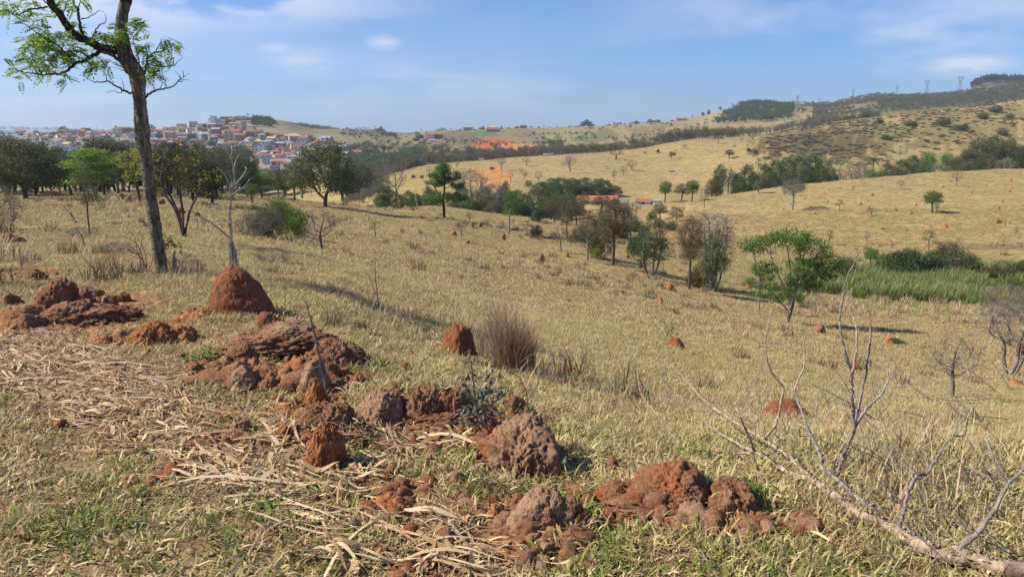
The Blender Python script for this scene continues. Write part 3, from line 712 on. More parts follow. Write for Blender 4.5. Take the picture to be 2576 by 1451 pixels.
make_proto('bare_a', 27, 'twig', None, trunk_h=1.2, blobs=[B((0,0,4.6),(2.2,2.0,2.3),1), B((1.6,0,3.2),(1.2,1.2,1.0),.2)], natt=300, step=.22, dk=.3, twigs=3, rmax=.13, tip=.012, crown_name='branches')
make_proto('bare_b', 28, 'twig', None, trunk_h=1.2, blobs=[B((0,0,4.6),(1.4,1.4,2.3),1), B((1,0,3.2),(.9,1,1.0),.2)], natt=240, step=.22, dk=.3, twigs=3, rmax=.11, tip=.012, crown_name='branches')
make_proto('bare_c', 29, 'bark_pale', None, ntrunk=3, trunk_h=1.4, blobs=[B((0,0,4.9),(2.0,1.9,2.1),1)], natt=320, step=.22, dk=.3, twigs=4, rmax=.15, tip=.013, crown_name='branches')
make_proto('bare_d', 30, 'bark_dark', None, trunk_h=1.2, blobs=[B((.6,0,3.6),(3.2,2.0,1.6),1), B((-2.2,0,2.4),(1.6,1.0,.7),.3)], natt=180, step=.28, dk=.45, twigs=2, rmax=.18, tip=.02, crown_name='branches')
make_proto('bush_a', 31, 'bark', 'leaf_dark', ntrunk=3, trunk_h=.4, blobs=[B((0,0,1.9),(1.9,1.8,1.5),.8), B((1.7,0,1.2),(1.5,1.5,1.0),.4), B((-1.6,0,1.1),(1.3,1.4,.9),.35), B((.6,0,3.0),(.9,.9,.6),.15)], natt=220, H0=3, nleaf=15, spread=.26, size=.19, rmax=.08)
make_proto('bush_b', 32, 'bark', 'leaf_olive', ntrunk=3, trunk_h=.4, blobs=[B((0,0,1.9),(1.7,1.7,1.4),.7), B((1.2,0,1.1),(1.4,1.4,.9),.35), B((-1.2,.2,1.2),(1.2,1.3,1.0),.35)], natt=190, nleaf=14, spread=.25, size=.18, rmax=.08)
make_proto('bush_c', 33, 'bark', 'leaf_green', ntrunk=3, trunk_h=.4, blobs=[B((0,0,2.0),(1.5,1.5,1.3),.7), B((1.0,0,1.1),(1.2,1.2,.9),.35), B((-1.2,.2,1.3),(1.1,1.2,.8),.35)], natt=180, nleaf=13, spread=.24, size=.17, rmax=.07, cover=.9)
make_proto('bush_bare', 34, 'twig', None, ntrunk=4, trunk_h=.3, blobs=[B((0,0,1.5),(1.9,1.7,1.3),1)], natt=260, step=.16, dk=.22, twigs=4, rmax=.045, tip=.007, crown_name='branches')
def make_palm():
    rng = np.random.default_rng(5); tr = MB(); cr = MB()
    tr.tube([(0,0,-.2),(.05,0,2),(.12,0,4),(.1,0,5.6)], [.16,.13,.11,.12], 8)
    for k in range(26):
        a = k*2.4; el = rng.uniform(-.1, 1.2); L = 1.9; t = np.linspace(0, 1, 7)
        x = t*L*math.cos(el*.8); z = 5.6+t*L*math.sin(el)-1.6*t**2*L*.5
        P = np.stack([.1+x*math.cos(a), x*math.sin(a), z], 1); cr.tube(P, .015, 3, cap=False)
        for i in range(1, 7):
            for s in (-1, 1):
                for q in (0, .5):
                    p = P[i]-(P[i]-P[i-1])*q; d = np.array([-math.sin(a)*s, math.cos(a)*s, -.55]); d += (P[i]-P[i-1])*1.2; d /= np.linalg.norm(d)
                    e = p+d*.55*(1-.4*t[i]); w = (P[i]-P[i-1])/np.linalg.norm(P[i]-P[i-1])*.05
                    cr.add([p-w, p+w, e], [(0, 1, 2)])
    wr = norm_proto(tr, cr); PROTO['palm'] = (tr.mesh('trunk', M['bark'], True), cr.mesh('fronds', M['leaf_dark']), wr, 'fronds')
make_palm()

KIND = {  # name, category, description
 'dense_a': ('broad_tree', 'tree', 'broad dark olive tree'),
 'dense_b': ('broad_tree', 'tree', 'uneven dark olive tree'),
 'dense_c': ('leafy_tree', 'tree', 'low-crowned dark green tree'),
 'dense_d': ('leafy_tree', 'tree', 'lumpy dark green tree'),
 'lime': ('lime_green_tree', 'tree', 'lime green tree with loose leaf layers'),
 'yellowtip': ('many_stemmed_tree', 'tree', 'many-stemmed nearly bare tree with yellow leaf tips'),
 'yellowleaf': ('yellow_leaved_tree', 'tree', 'tree with yellow leaves'),
 'layered': ('layered_tree', 'tree', 'bright green tree with leaves in flat layers'),
 'spread': ('spreading_tree', 'tree', 'green tree with wide flat crown and pale trunk'),
 'airy_a': ('thin_leaved_tree', 'tree', 'thin-leaved olive tree'),
 'airy_b': ('thin_leaved_tree', 'tree', 'thin-leaved brownish tree'),
 'bushtree': ('bushy_tree', 'tree', 'bushy dark tree with several pale stems'),
 'round': ('round_tree', 'tree', 'round green tree'),
 'greyround': ('grey_tree', 'tree', 'grey-green round tree with pale trunk'),
 'thin': ('slender_tree', 'tree', 'slender olive tree'),
 'thingreen': ('slender_tree', 'tree', 'slender green tree'),
 'bare_a': ('bare_tree', 'tree', 'bare grey tree with fine round twigs'),
 'bare_b': ('bare_tree', 'tree', 'bare narrow grey tree'),
 'bare_c': ('bare_tree', 'tree', 'bare pale many-stemmed tree'),
 'bare_d': ('bare_tree', 'tree', 'bare dark wide-armed tree'),
 'bush_a': ('bush', 'bush', 'dense dark green bush'),
 'bush_b': ('bush', 'bush', 'olive bush'),
 'bush_c': ('bush', 'bush', 'green bush'),
 'bush_bare': ('bare_bush', 'bush', 'tangled bare grey bush'),
 'palm': ('palm_tree', 'palm', 'palm tree'),
}
TR = np.random.default_rng(99)
LABELS = []                         # things whose labels are made unique at the end
def put(kind, p, h, w=None, place='', group=None, rz=None, label=None):
    tm, cm, wr, cn = PROTO[kind]; nm, cat, desc = KIND[kind]
    r = empty(nm, p, TR.uniform(0, 6.28) if rz is None else rz)
    sx = h if w is None else w/wr
    r.scale = (sx, sx, h)
    a = bpy.data.objects.new('trunk' if kind[:4] != 'bush' else 'stems', tm); COL.objects.link(a); a.parent = r
    if cm is not None:
        b_ = bpy.data.objects.new(cn if kind[:4] != 'bush' or cn != 'crown' else 'foliage', cm); COL.objects.link(b_); b_.parent = r
    tag(r, label or (desc+' '+place).strip(), cat, group)
    LABELS.append(r)
    return r
def putg(kind, px, py, hp, wp=None, place='', group=None, ymin=0, label=None, rz=None):
    """stand a plant on the ground seen at a picture point, with its size in picture pixels"""
    p = gp(px, py, ymin); s = ppm(p)
    p.z -= .03
    return put(kind, p, hp/s*1.02, None if wp is None else wp/s, place, group, rz, label)
def putt(kind, px, ytop, Y, wp=None, place='', group=None, hmax=14, label=None):
    """stand a plant at distance Y so that its top is seen at a picture height"""
    p = onG(px, Y); _, b = ray(px, ytop); h = min(max((CAMZ+b*Y)-p.z, 1.2), hmax)
    return put(kind, p, h, None if wp is None else wp/ppm(p), place, group, None, label)
# ------------------------------------------------------------------ trees where the photograph has them
G1 = 'trees along the brow of the left field'
L = 'at the left field edge'
for a in [('dense_a',66,500,152,185,'at the far left of the field'),('dense_b',38,490,128,150,'at the left frame edge'),('dense_b',108,490,96,80,L),('bare_b',152,489,92,40,'leaning at the left field edge'),
          ('dense_a',276,489,138,150,'behind the lime tree'),('dense_a',312,480,128,150,'behind the dark leaning trunk'),('dense_b',205,484,96,110,'behind the lime tree'),
          ('lime',237,506,128,118,'left of the tall trunk'),('yellowleaf',352,508,136,110,'beside the tall trunk'),('dense_b',430,488,100,110,'right of the tall trunk'),
          ('dense_b',487,509,118,120,'right of the tall trunk'),('dense_d',533,515,108,110,'behind the forked bare tree'),('dense_c',512,484,122,70,'behind the forked bare tree'),
          ('dense_a',612,482,118,105,'behind the forked bare tree'),('round',672,481,56,52,'at the end of the field edge row'),('round',635,512,50,46,'in front of the row'),
          ('dense_a',818,522,162,178,'standing alone in mid field'),('dense_b',862,506,120,130,'right behind the large broad tree'),('airy_a',742,505,92,74,'left of the large broad tree'),
          ('dense_b',905,500,84,80,'right of the large broad tree'),('dense_a',150,480,95,100,L),('dense_b',400,482,105,100,'behind the tall trunk'),('dense_b',560,484,100,90,'behind the forked bare tree'),
          ('dense_c',24,486,100,80,'at the left frame edge'),('dense_b',345,482,112,90,'behind the yellow-leaved tree')]:
    putg(*a, G1)
br_ = np.random.default_rng(12)
for i, px in enumerate([-20,15,95,128,165,190,215,255,290,325,372,392,415,452,475,520,575,598,640,655,700,720]):
    putg(['dense_b','dense_a','dense_d','dense_c'][i % 4], px, 484+(px > 600)*8, br_.uniform(84, 112)-(px > 630)*34, br_.uniform(84, 112)-(px > 630)*30, 'in the left back row', G1)
for i, (px, h, w) in enumerate([(20,118,120),(92,104,90),(180,92,80),(262,116,100),(300,104,90),(385,120,110),(420,128,110),(448,118,100),(505,116,110),(545,122,100),(590,110,100),(625,96,80),(660,62,60),(715,72,60),(760,96,80)]):
    putg(['airy_a','dense_d','round','dense_b','airy_a'][i % 5], px, 493+(px > 600)*6, h, w, 'in the left middle row', G1)
G2 = 'small trees scattered over the near field'
for a in [('yellowtip',467,600,246,165,'right of the tall trunk'),('thin',226,592,158,70,'with two thin stems, left of the tall trunk'),
          ('bare_b',812,633,112,92,'in the middle of the field'),('bush_c',742,602,82,85,'behind the bare shrubs'),('airy_a',700,598,92,60,'over the bush behind the mound'),
          ('airy_a',963,502,60,50,'right of the large broad tree'),('bare_a',998,508,92,62,'right of the large broad tree'),('layered',1118,549,134,100,'on the field in the middle'),
          ('thingreen',1281,590,108,62,'in front of the dark grove'),('bare_b',1162,598,45,34,'in the middle of the field'),('thin',945,598,42,36,'in the middle of the field'),
          ('bare_b',1180,560,28,20,'by the field brow'),('thin',1038,545,32,20,'by the field brow'),
          ('airy_a',1425,600,112,72,'in front of the red-roofed shed'),('bare_b',1412,634,68,44,'below the shed'),('airy_a',1477,656,128,66,'below the red-roofed shed'),
          ('airy_b',1542,669,168,112,'in front of the red-roofed shed'),('bush_b',1505,652,92,70,'below the shed'),('bush_a',1600,640,46,60,'beside the brownish tree'),('airy_b',1395,560,66,50,'below the shed'),
          ('bushtree',1638,698,148,96,'on the slope right of centre'),('airy_b',1733,729,182,84,'with pale twisted trunk on the slope'),
          ('bare_c',1783,706,172,112,'over the bushy trees right of centre'),('bushtree',1800,728,150,92,'below the bare pale tree'),('bush_b',1762,726,66,70,'under the bare pale tree'),
          ('thingreen',1909,781,118,72,'left of the wide green tree'),('spread',1979,812,232,240,'on the right-hand slope'),('bush_b',2035,745,52,44,'by the reed bed'),
          ('bush_c',1995,770,52,64,'under the wide green tree')]:
    putg(*a, G2, rz=0.0 if a[0] in ('spread', 'layered') else None)
for a in [('airy_a',1468,530,40,44,'in front of the long farm shed'),('airy_b',1512,536,44,56,'in front of the long farm shed'),('airy_a',1545,540,38,40,'in front of the long farm shed'),('bare_b',1580,560,56,34,'in the valley'),('airy_b',1660,556,44,40,'in the valley'),('airy_a',1700,560,40,40,'in the valley'),('bush_b',1690,580,24,50,'in the valley'),
          ('airy_a',1395,545,60,44,'below the shed'),('airy_b',1450,570,70,50,'below the shed'),('airy_a',1585,600,60,60,'in the valley'),('airy_b',1520,600,70,60,'behind the brownish tree')]:
    putg(*a, 'small trees in the brushy valley')
putg('round', 1500, 662, 38, 22, '', None, label='small bright yellow-leaved sapling at the foot of the brownish tree').children[1].data = PROTO['yellowleaf'][1]
G3 = 'small trees on the meadow across the valley'
for a in [('greyround',1993,528,76,84,'on the meadow slope'),('round',2345,536,54,58,'on the meadow slope'),('thin',2355,536,24,18,'beside the round tree'),('thin',2336,629,50,34,'above the bush row'),
          ('round',2190,676,52,46,'left of the bush row'),('thin',2112,532,30,22,'on the meadow slope'),('bare_b',2193,545,24,26,'on the meadow slope'),('thin',2085,617,40,24,'low on the meadow slope'),
          ('bare_b',2180,615,34,18,'low on the meadow slope'),('bare_a',2264,477,24,26,'at the meadow brow'),('bare_b',2405,470,42,28,'at the meadow brow'),('round',1740,508,54,44,'at the meadow edge'),
          ('airy_b',1715,506,44,44,'at the meadow edge'),('thin',1850,478,30,18,'at the meadow edge'),('airy_a',1908,486,36,34,'at the meadow edge'),('bare_b',1772,523,54,26,'at the meadow edge'),('thin',1717,545,24,20,'on the meadow slope'),
          ('bare_b',1648,562,52,26,'in the valley'),('bare_b',1600,548,46,30,'in the valley'),('airy_b',1570,552,40,40,'in the valley'),('bare_b',2555,592,24,14,'at the right frame edge'),
          ('bare_b',2145,485,20,12,'at the meadow brow'),('bare_a',1640,735,2,2,'')][:-1]:
    putg(*a, G3)
G4 = 'bushes along the stream'
for a in [('bush_a',2245,694,66,120,'left in the stream bush row'),('bush_a',2300,697,72,110,'in the middle of the stream bush row'),('bush_a',2352,692,58,90,'in the stream bush row'),
          ('bush_b',2410,695,70,92,'with pale dead leaves, right in the row'),('bush_c',2440,692,52,60,'in the stream bush row'),('bush_b',2520,700,46,80,'at the right end of the row'),('bush_a',2568,700,46,60,'at the right frame edge'),
          ('bush_b',2385,660,52,80,'behind the stream bush row'),('bush_c',1640,555,22,30,'in the valley'),('bush_b',1350,596,30,40,'in the valley below the shed'),('bush_b',1600,585,30,60,'in the valley'),
          ('bush_b',1455,610,36,60,'in the valley below the shed'),('bush_b',1660,575,24,40,'in the valley'),('bush_a',1350,560,34,40,'at the grove edge'),('bush_b',1560,600,30,50,'in the valley')]:
    putg(*a, G4)
# the grove in the hollow in front of the hillside
G5 = 'trees of the dark grove in the hollow'
rg = np.random.default_rng(3)
gk = ['dense_c','dense_d','dense_b','dense_c','airy_a','dense_d']
for i, (px, yt, Y) in enumerate([(1040,488,175),(1070,470,185),(1090,480,180),(1160,470,190),(1195,478,180),(1225,470,188),(1250,480,176),(1275,458,196),(1300,478,180),(1325,486,176),(1345,470,196),(1370,478,192),
        (1392,492,186),(1410,490,200),(1210,500,168),(1175,498,166),(1240,505,164),(1300,505,164),(1335,508,166),(1365,508,172),(1020,480,180),(980,475,172),(1135,484,186),(955,470,170),(1440,500,205)]):
    putt(gk[i % 6], px, yt, Y, rg.uniform(46, 66), ['at the near side of the grove', 'deep in the grove'][Y > 178], G5)
putt('bare_c', 1183, 425, 172, 84, 'rising white over the grove', None, 22); putt('bare_c', 1245, 460, 170, 60, 'rising white over the grove', None, 20)
for i, (px, py, h, w) in enumerate([(1360,492,34,52),(1385,486,36,54),(1412,492,44,60),(1440,496,46,64),(1468,490,42,58),(1495,496,44,60),(1522,492,38,56),(1545,494,26,44),(1395,500,40,50),(1450,500,36,50)]):
    putg(['dense_c','dense_d'][i % 2], px, py, h, w, ['at the near side of the dark wood','in the dark wood'][i < 8]+' behind the shed', 'dark trees behind the red-roofed shed')
# the hillside
G6 = 'lone trees on the grassy hillside'
for a in [('bare_b',1324,418,24,30),('bare_b',1435,434,42,38),('bare_d',1550,402,30,62),('bare_a',1590,431,28,36),('bare_b',1569,443,26,20),('thin',1545,460,30,16),('bare_b',1320,453,24,18),('bare_a',1354,460,28,24),
          ('round',1690,402,20,18),('bare_b',1698,398,22,12),('airy_b',1834,399,22,30),('thin',1906,436,38,18),('round',1673,511,54,44),('bare_a',1893,354,22,34),('greyround',1806,362,20,30),('bush_a',1884,381,8,13),('bush_b',1900,386,9,18),
          ('bare_b',1262,430,38,28),('bare_b',1310,437,16,14),('bare_d',1622,389,10,26),('round',1238,432,12,16),('bush_b',1460,384,8,12),('round',1512,462,14,16),('bare_b',1430,425,34,16),('bush_a',1655,385,10,10),
          ('bare_b',1420,460,18,12),('bush_c',1330,470,16,22),('bare_b',1285,458,26,18),('greyround',1690,440,12,18),('bare_b',1722,375,12,14),('round',1062,455,14,16),('round',1095,462,24,20),('bush_b',1040,448,9,14),('bare_b',1080,440,22,20),('bare_b',1150,425,20,14)]:
    putg(*a, 'on the grassy hillside', G6)
# wooded hollow between the meadow and the hillside
G7 = 'trees of the wooded hollow below the hillside'
rr_ = np.random.default_rng(8)
hol = [(1800,452,280,'airy_b',40),(1815,418,300,'dense_d',46),(1840,425,295,'greyround',50),(1865,440,290,'dense_c',44),(1885,418,300,'dense_c',62),(1905,436,290,'dense_d',44),(1935,415,320,'dense_c',60),(1960,405,330,'dense_c',60),
       (1990,400,330,'dense_d',60),(2020,395,340,'dense_c',66),(2050,392,335,'dense_d',56),(2075,415,320,'dense_c',56),(2095,422,300,'dense_d',50),(2040,428,300,'dense_c',50),(2000,430,300,'dense_b',60),(1955,440,290,'dense_c',56),(1925,450,280,'dense_d',50),
       (2145,404,325,'bare_a',72),(2170,408,330,'bare_a',60),(2122,425,320,'bare_a',48),(2205,400,330,'palm',34),(2032,408,310,'palm',28),(2180,420,310,'bare_c',46),
       (2245,412,330,'dense_c',56),(2280,405,330,'dense_c',60),(2310,395,335,'dense_d',60),(2335,412,320,'dense_c',50),(2265,425,310,'airy_a',50),(2300,428,310,'bare_a',44),(2345,385,345,'round',44),(2395,388,350,'round',46),
       (2375,415,330,'bare_c',44),(2420,402,330,'dense_b',60),(2450,380,345,'dense_a',84),(2480,350,350,'dense_a',96),(2515,345,350,'dense_b',84),(2545,352,345,'dense_a',80),(2575,378,330,'dense_c',70),(2470,402,320,'dense_c',54),
       (2505,398,315,'bare_a',44),(2540,400,310,'bare_c',40),(2440,408,310,'airy_b',50),(2600,360,340,'dense_a',80),(2230,430,300,'bush_c',36),(2200,428,300,'bush_c',40),(2110,440,290,'bush_a',34),(2360,440,285,'bare_b',30),(2500,425,290,'bare_b',28)]
for px, yt, Y, k, w in hol:
    Y = 228+(px-1850)*.06+(Y-280)*.62
    putt(k, px, yt-3, Y, w*1.05, 'in the wooded hollow' if k[:4] != 'palm' else 'rising out of the wooded hollow', G7, 22)
# trees and shrubs on the steep right-hand hillside
G8 = 'shrubs on the steep hillside'
for i, a in enumerate([('bush_a',2212,312,16,26),('bush_a',2400,355,14,30),('dense_c',2504,284,22,44),('bush_b',2290,318,18,40),('bush_a',2330,330,26,44),('bush_b',2370,318,28,50),('bush_a',2420,330,22,40),('round',2440,346,34,26),('bush_b',2470,300,20,36),
        ('bush_a',2060,352,22,46),('bush_b',2090,330,22,40),('bush_a',2120,345,26,44),('bush_b',2150,360,22,46),('bush_a',2170,335,18,34),('bush_a',2010,372,18,40),('bush_b',1985,350,14,34),('bush_a',2030,330,14,30),('bush_b',2100,372,18,40),
        ('bush_a',2230,352,14,34),('bush_a',1990,395,20,44),('bush_b',2060,385,16,40),('bush_b',2540,300,18,34),('bush_a',2560,330,20,40),('bush_b',2520,340,22,44),('round',2160,370,16,20),('thin',1895,340,18,14),('thin',2010,318,20,12)]):
    if i % 3 != 1 and not (1980 < a[1] < 2180): putg(*(a[:3]+(a[3]*.8, a[4]*.9)), 'on the steep hillside', G8)
# skyline trees, one by one
G9 = 'trees on the skyline'
for px, yt, Y, k, w in [(160,318,1000,'dense_c',26),(158,320,990,'bush_a',22),(215,322,965,'dense_c',34),(552,300,960,'bush_a',24),(578,295,985,'dense_c',26),(602,292,990,'dense_d',26),(628,294,985,'dense_c',30),(645,302,975,'dense_c',30),
        (612,300,960,'dense_c',30),(660,312,940,'dense_c',34),(640,315,930,'bush_a',40),(590,302,980,'bush_a',30),(626,286,985,'palm',10),(650,293,985,'palm',9),(565,300,970,'bare_b',14),
        (1478,301,1190,'dense_d',22),(1466,306,1190,'dense_c',18),(1452,318,1180,'bush_a',20),(1488,312,1190,'dense_c',18),(1208,321,1190,'dense_c',12),(1215,318,1195,'dense_c',12),(1300,318,1190,'dense_c',14),(1320,316,1195,'dense_c',16),
        (1336,318,1190,'round',12),(1355,319,1190,'dense_d',10),(1368,316,1190,'thin',8),(1180,322,1180,'dense_c',14),(1160,326,1180,'bush_a',16),(1060,326,1150,'palm',8),(1240,320,1190,'dense_c',14),(1262,322,1190,'bush_a',14),(1280,321,1190,'bush_a',14),
        (1560,308,1200,'thin',8),(1634,300,1230,'dense_c',18),(1655,302,1240,'bush_a',16),(1600,304,1210,'dense_c',14),(1535,312,1200,'bush_a',18),(1545,310,1200,'dense_c',14),(1722,296,1320,'round',7),(1740,290,1370,'round',6),(1690,302,1260,'bush_b',12),
        (1780,275,1430,'bush_b',10),(1808,268,1460,'round',8),(1766,282,1400,'bush_a',9),(1873,258,1500,'round',10),(1884,256,1500,'thin',7),(1860,262,1500,'round',6),
        (2190,238,1530,'dense_d',18),(2180,243,1530,'dense_c',16),(2200,242,1530,'dense_c',14),(2165,247,1530,'bush_a',18),(930,322,1150,'thin',7),(905,322,1140,'thin',7),(880,326,1120,'round',8),(945,318,1150,'palm',8),
        (958,318,1100,'dense_c',14),(965,325,1060,'dense_c',16),(978,332,1050,'dense_c',18),(992,334,1050,'bush_a',16),(1030,342,1120,'bush_a',16),
        (1055,338,960,'dense_d',20),(1045,346,930,'dense_c',20),(1068,350,920,'bush_c',16),(1085,345,970,'palm',10),(1102,344,975,'bush_a',16),(1235,333,1100,'dense_c',10),(1268,333,1080,'palm',9),(1060,356,900,'dense_c',22),(1078,360,890,'bush_a',20)]:
    putt(k, px, yt, Y, w, 'on the far skyline' if Y > 1140 else 'among the far hill farms', G9, 26)
# ------------------------------------------------------------------ scattering of uncountable growth (one object each, kind 'stuff')
def scatter(name, meshes, P, scl, rot, label, cat, idx=None):
    rng = np.random.default_rng(len(P))
    n = len(P)
    me = bpy.data.meshes.new(name); me.vertices.add(n); me.vertices.foreach_set('co', np.asarray(P, np.float32).ravel())
    scl = np.asarray(scl, np.float32); scl = np.repeat(scl[:, None], 3, 1) if scl.ndim == 1 else scl
    for nm, dt, arr, key in (('scl', 'FLOAT_VECTOR', scl, 'vector'), ('rot', 'FLOAT_VECTOR', np.asarray(rot, np.float32), 'vector')):
        a = me.attributes.new(nm, dt, 'POINT'); a.data.foreach_set(key, arr.ravel())
    a = me.attributes.new('pick', 'INT', 'POINT'); a.data.foreach_set('value', (rng.integers(0, len(meshes), n) if idx is None else np.asarray(idx)).astype(np.int32))
    o = bpy.data.objects.new(name, me); COL.objects.link(o)
    ng = bpy.data.node_groups.new(name+'_nodes', 'GeometryNodeTree')
    ng.interface.new_socket('Geometry', in_out='INPUT', socket_type='NodeSocketGeometry')
    ng.interface.new_socket('Geometry', in_out='OUTPUT', socket_type='NodeSocketGeometry')
    gi = nn(ng, 'NodeGroupInput'); go = nn(ng, 'NodeGroupOutput'); iop = nn(ng, 'GeometryNodeInstanceOnPoints')
    g2i = nn(ng, 'GeometryNodeGeometryToInstance')
    for m in meshes:
        po = bpy.data.objects.new(name+'_form', m)
        oi = nn(ng, 'GeometryNodeObjectInfo'); oi.inputs[0].default_value = po
        ng.links.new(oi.outputs['Geometry'], g2i.inputs[0])
    def attr(nm, dt):
        a = nn(ng, 'GeometryNodeInputNamedAttribute'); a.data_type = dt; a.inputs[0].default_value = nm; return a.outputs[0]
    ng.links.new(gi.outputs[0], iop.inputs['Points']); ng.links.new(g2i.outputs[0], iop.inputs['Instance'])
    iop.inputs['Pick Instance'].default_value = True
    ng.links.new(attr('pick', 'INT'), iop.inputs['Instance Index'])
    ng.links.new(attr('rot', 'FLOAT_VECTOR'), iop.inputs['Rotation']); ng.links.new(attr('scl', 'FLOAT_VECTOR'), iop.inputs['Scale'])
    ng.links.new(iop.outputs[0], go.inputs[0])
    md = o.modifiers.new('growth', 'NODES'); md.node_group = ng
    tag(o, label, cat, kind='stuff')
    return o
def blades(seed, n, rad, lmin, lmax, w, mat, lean=1.0, seg=3, lie=.0, curl=.6):
    """one clump of curved tapering grass blades"""
    rng = np.random.default_rng(seed); mb = MB()
    a = rng.random(n)*6.283; r = rad*np.sqrt(rng.random(n)); b = np.stack([r*np.cos(a), r*np.sin(a), np.full(n, -.01)], 1)
    dirn = rng.random(n)*6.283; L = lmin+(lmax-lmin)*rng.random(n)
    tilt = np.clip(np.abs(rng.normal(0, .55, n))*lean+lie, 0, 1.5)
    k = seg+1; pts = np.zeros((n, k, 3)); pts[:, 0] = b; ang = tilt.copy()
    for i in range(1, k):
        st = L/seg
        pts[:, i] = pts[:, i-1]+np.stack([np.sin(ang)*np.cos(dirn)*st, np.sin(ang)*np.sin(dirn)*st, np.cos(ang)*st], 1)
        ang = np.clip(ang+curl*rng.random(n), 0, 2.0)
    pts[:, :, 2] = np.maximum(pts[:, :, 2], .004-.014*(np.arange(k) == 0))
    side = np.stack([-np.sin(dirn), np.cos(dirn), rng.normal(0, .3, n)], 1)
    ws = w*(.6+.8*rng.random(n)); prof = np.array([.8, 1., .8, .12]) if seg == 3 else np.array([.8, 1, .12])
    l = pts-side[:, None]*ws[:, None, None]*prof[None, :, None]*.5; rr = pts+side[:, None]*ws[:, None, None]*prof[None, :, None]*.5
    v = np.stack([l, rr], 2).reshape(n, -1, 3); base = np.arange(n)[:, None, None]*(2*k); i = np.arange(seg)[None, :, None]*2
    f = (base+i+np.array([0, 1, 3, 2])[None, None]).reshape(-1, 4)
    mb.add(v.reshape(-1, 3), f)
    return mb.mesh('blades', M[mat])
def world_pts(rng, y0, y1, dens, amax=.80):
    """random ground positions inside the wedge of land the camera can see"""
    area = amax*(y1**2-y0**2); n = int(area*dens)
    y = np.sqrt(y0**2+(y1**2-y0**2)*rng.random(n)); x = (rng.random(n)*2-1)*amax*y
    return x, y
gr = np.random.default_rng(77)
NEAR = [blades(i, 30, .11, .05, .13, .0085, 'grass_near', 1.5, 3, .25) for i in range(5)]
MIDN = [blades(i+300, 44, .13, .035, .09, .0055, 'grass_near', 1.5, 3, .3) for i in range(4)]+[blades(i+310, 44, .13, .035, .09, .0055, 'grass_dry', 1.5, 3, .35) for i in range(5)]
NEAR += [blades(40+i, 26, .11, .04, .11, .008, 'grass_dry', 1.6, 3, .35) for i in range(4)]
GREEN = [blades(60+i, 20, .08, .04, .10, .008, 'grass_green', 1.4, 3, .25) for i in range(3)]
DRY = [blades(80+i, 34, .14, .05, .12, .0085, 'grass_dry', 1.5, 3, .3) for i in range(5)]
FARB = [blades(90+i, 26, .19, .05, .12, .014, 'grass_dry', 1.5, 2, .3) for i in range(4)]
for m in FARB[:1]: m.materials.clear(); m.materials.append(M['grass_near'])
def turf(name, y0, y1, dens, forms, s0, s1, label, wf=None):
    x, y = world_pts(gr, y0, y1, dens, 1.5 if y1 < 6 else (1.15 if y1 < 12 else .85))
    keep = gr.random(len(x)) > np.clip(bare(x, y)*1.3, 0, .98)*(y < 14)
    pat = fbm(x*.55, y*.55, octv=3, seed=91); keep &= gr.random(len(x)) < np.where(y < 6, np.clip(.85+pat*1.0, .5, 1), np.clip(.75+pat*1.1, .35, 1)*(1-.65*np.clip((fbm(x*.35, y*.35, octv=4, seed=141)-.1)*4, 0, 1)))
    if wf is not None: keep &= wf(x, y)
    x, y = x[keep], y[keep]; z = H(x, y)
    sc = (s0+(s1-s0)*(y-y0)/(y1-y0))*(.7+.6*gr.random(len(x)))
    rot = np.stack([gr.normal(0, .12, len(x)), gr.normal(0, .12, len(x)), gr.random(len(x))*6.28], 1)
    # drier to the right and far, greener close by and to the left
    gg = np.clip(.55-(x/y)*.55+fbm(x*.35, y*.35, octv=3, seed=95)*1.1-.035*y-(x > -2)*.1, .04, .9)
    nf = len(forms); half = max(nf//2, 1)
    idx = np.where(gr.random(len(x)) < gg, gr.integers(0, half, len(x)), gr.integers(half, nf, len(x)) if nf > half else 0)
    return scatter(name, forms, np.stack([x, y, z], 1), sc, rot, label, 'grass', idx)
turf('turf_grass', 1.7, 5.2, 190, NEAR, .75, 1.0, 'short mixed green and straw turf close to the camera')
turf('turf_grass', 5.2, 11, 130, MIDN, 1.05, 1.25, 'mixed green and dry turf behind the clods')
turf('dry_grass', 11, 24, 70, MIDN, 1.2, 1.5, 'dry yellow pasture grass on the near slope')
turf('dry_grass', 24, 60, 18, FARB+DRY[:2], 1.25, 1.8, 'dry yellow pasture grass on the middle slope')
turf('dry_grass', 60, 150, 5, FARB, 1.8, 2.6, 'dry pasture grass towards the brow')
turf('dry_grass', 150, 270, 1.2, FARB, 2.4, 3.4, 'dry grass on the meadow across the valley', lambda x, y: (picxy(x, y, H(x, y))[0] > 1500))
turf('dry_grass', 270, 640, .28, FARB, 3.6, 5.5, 'dry grass on the grassy hillside', lambda x, y: (picxy(x, y, H(x, y))[0] > 960))
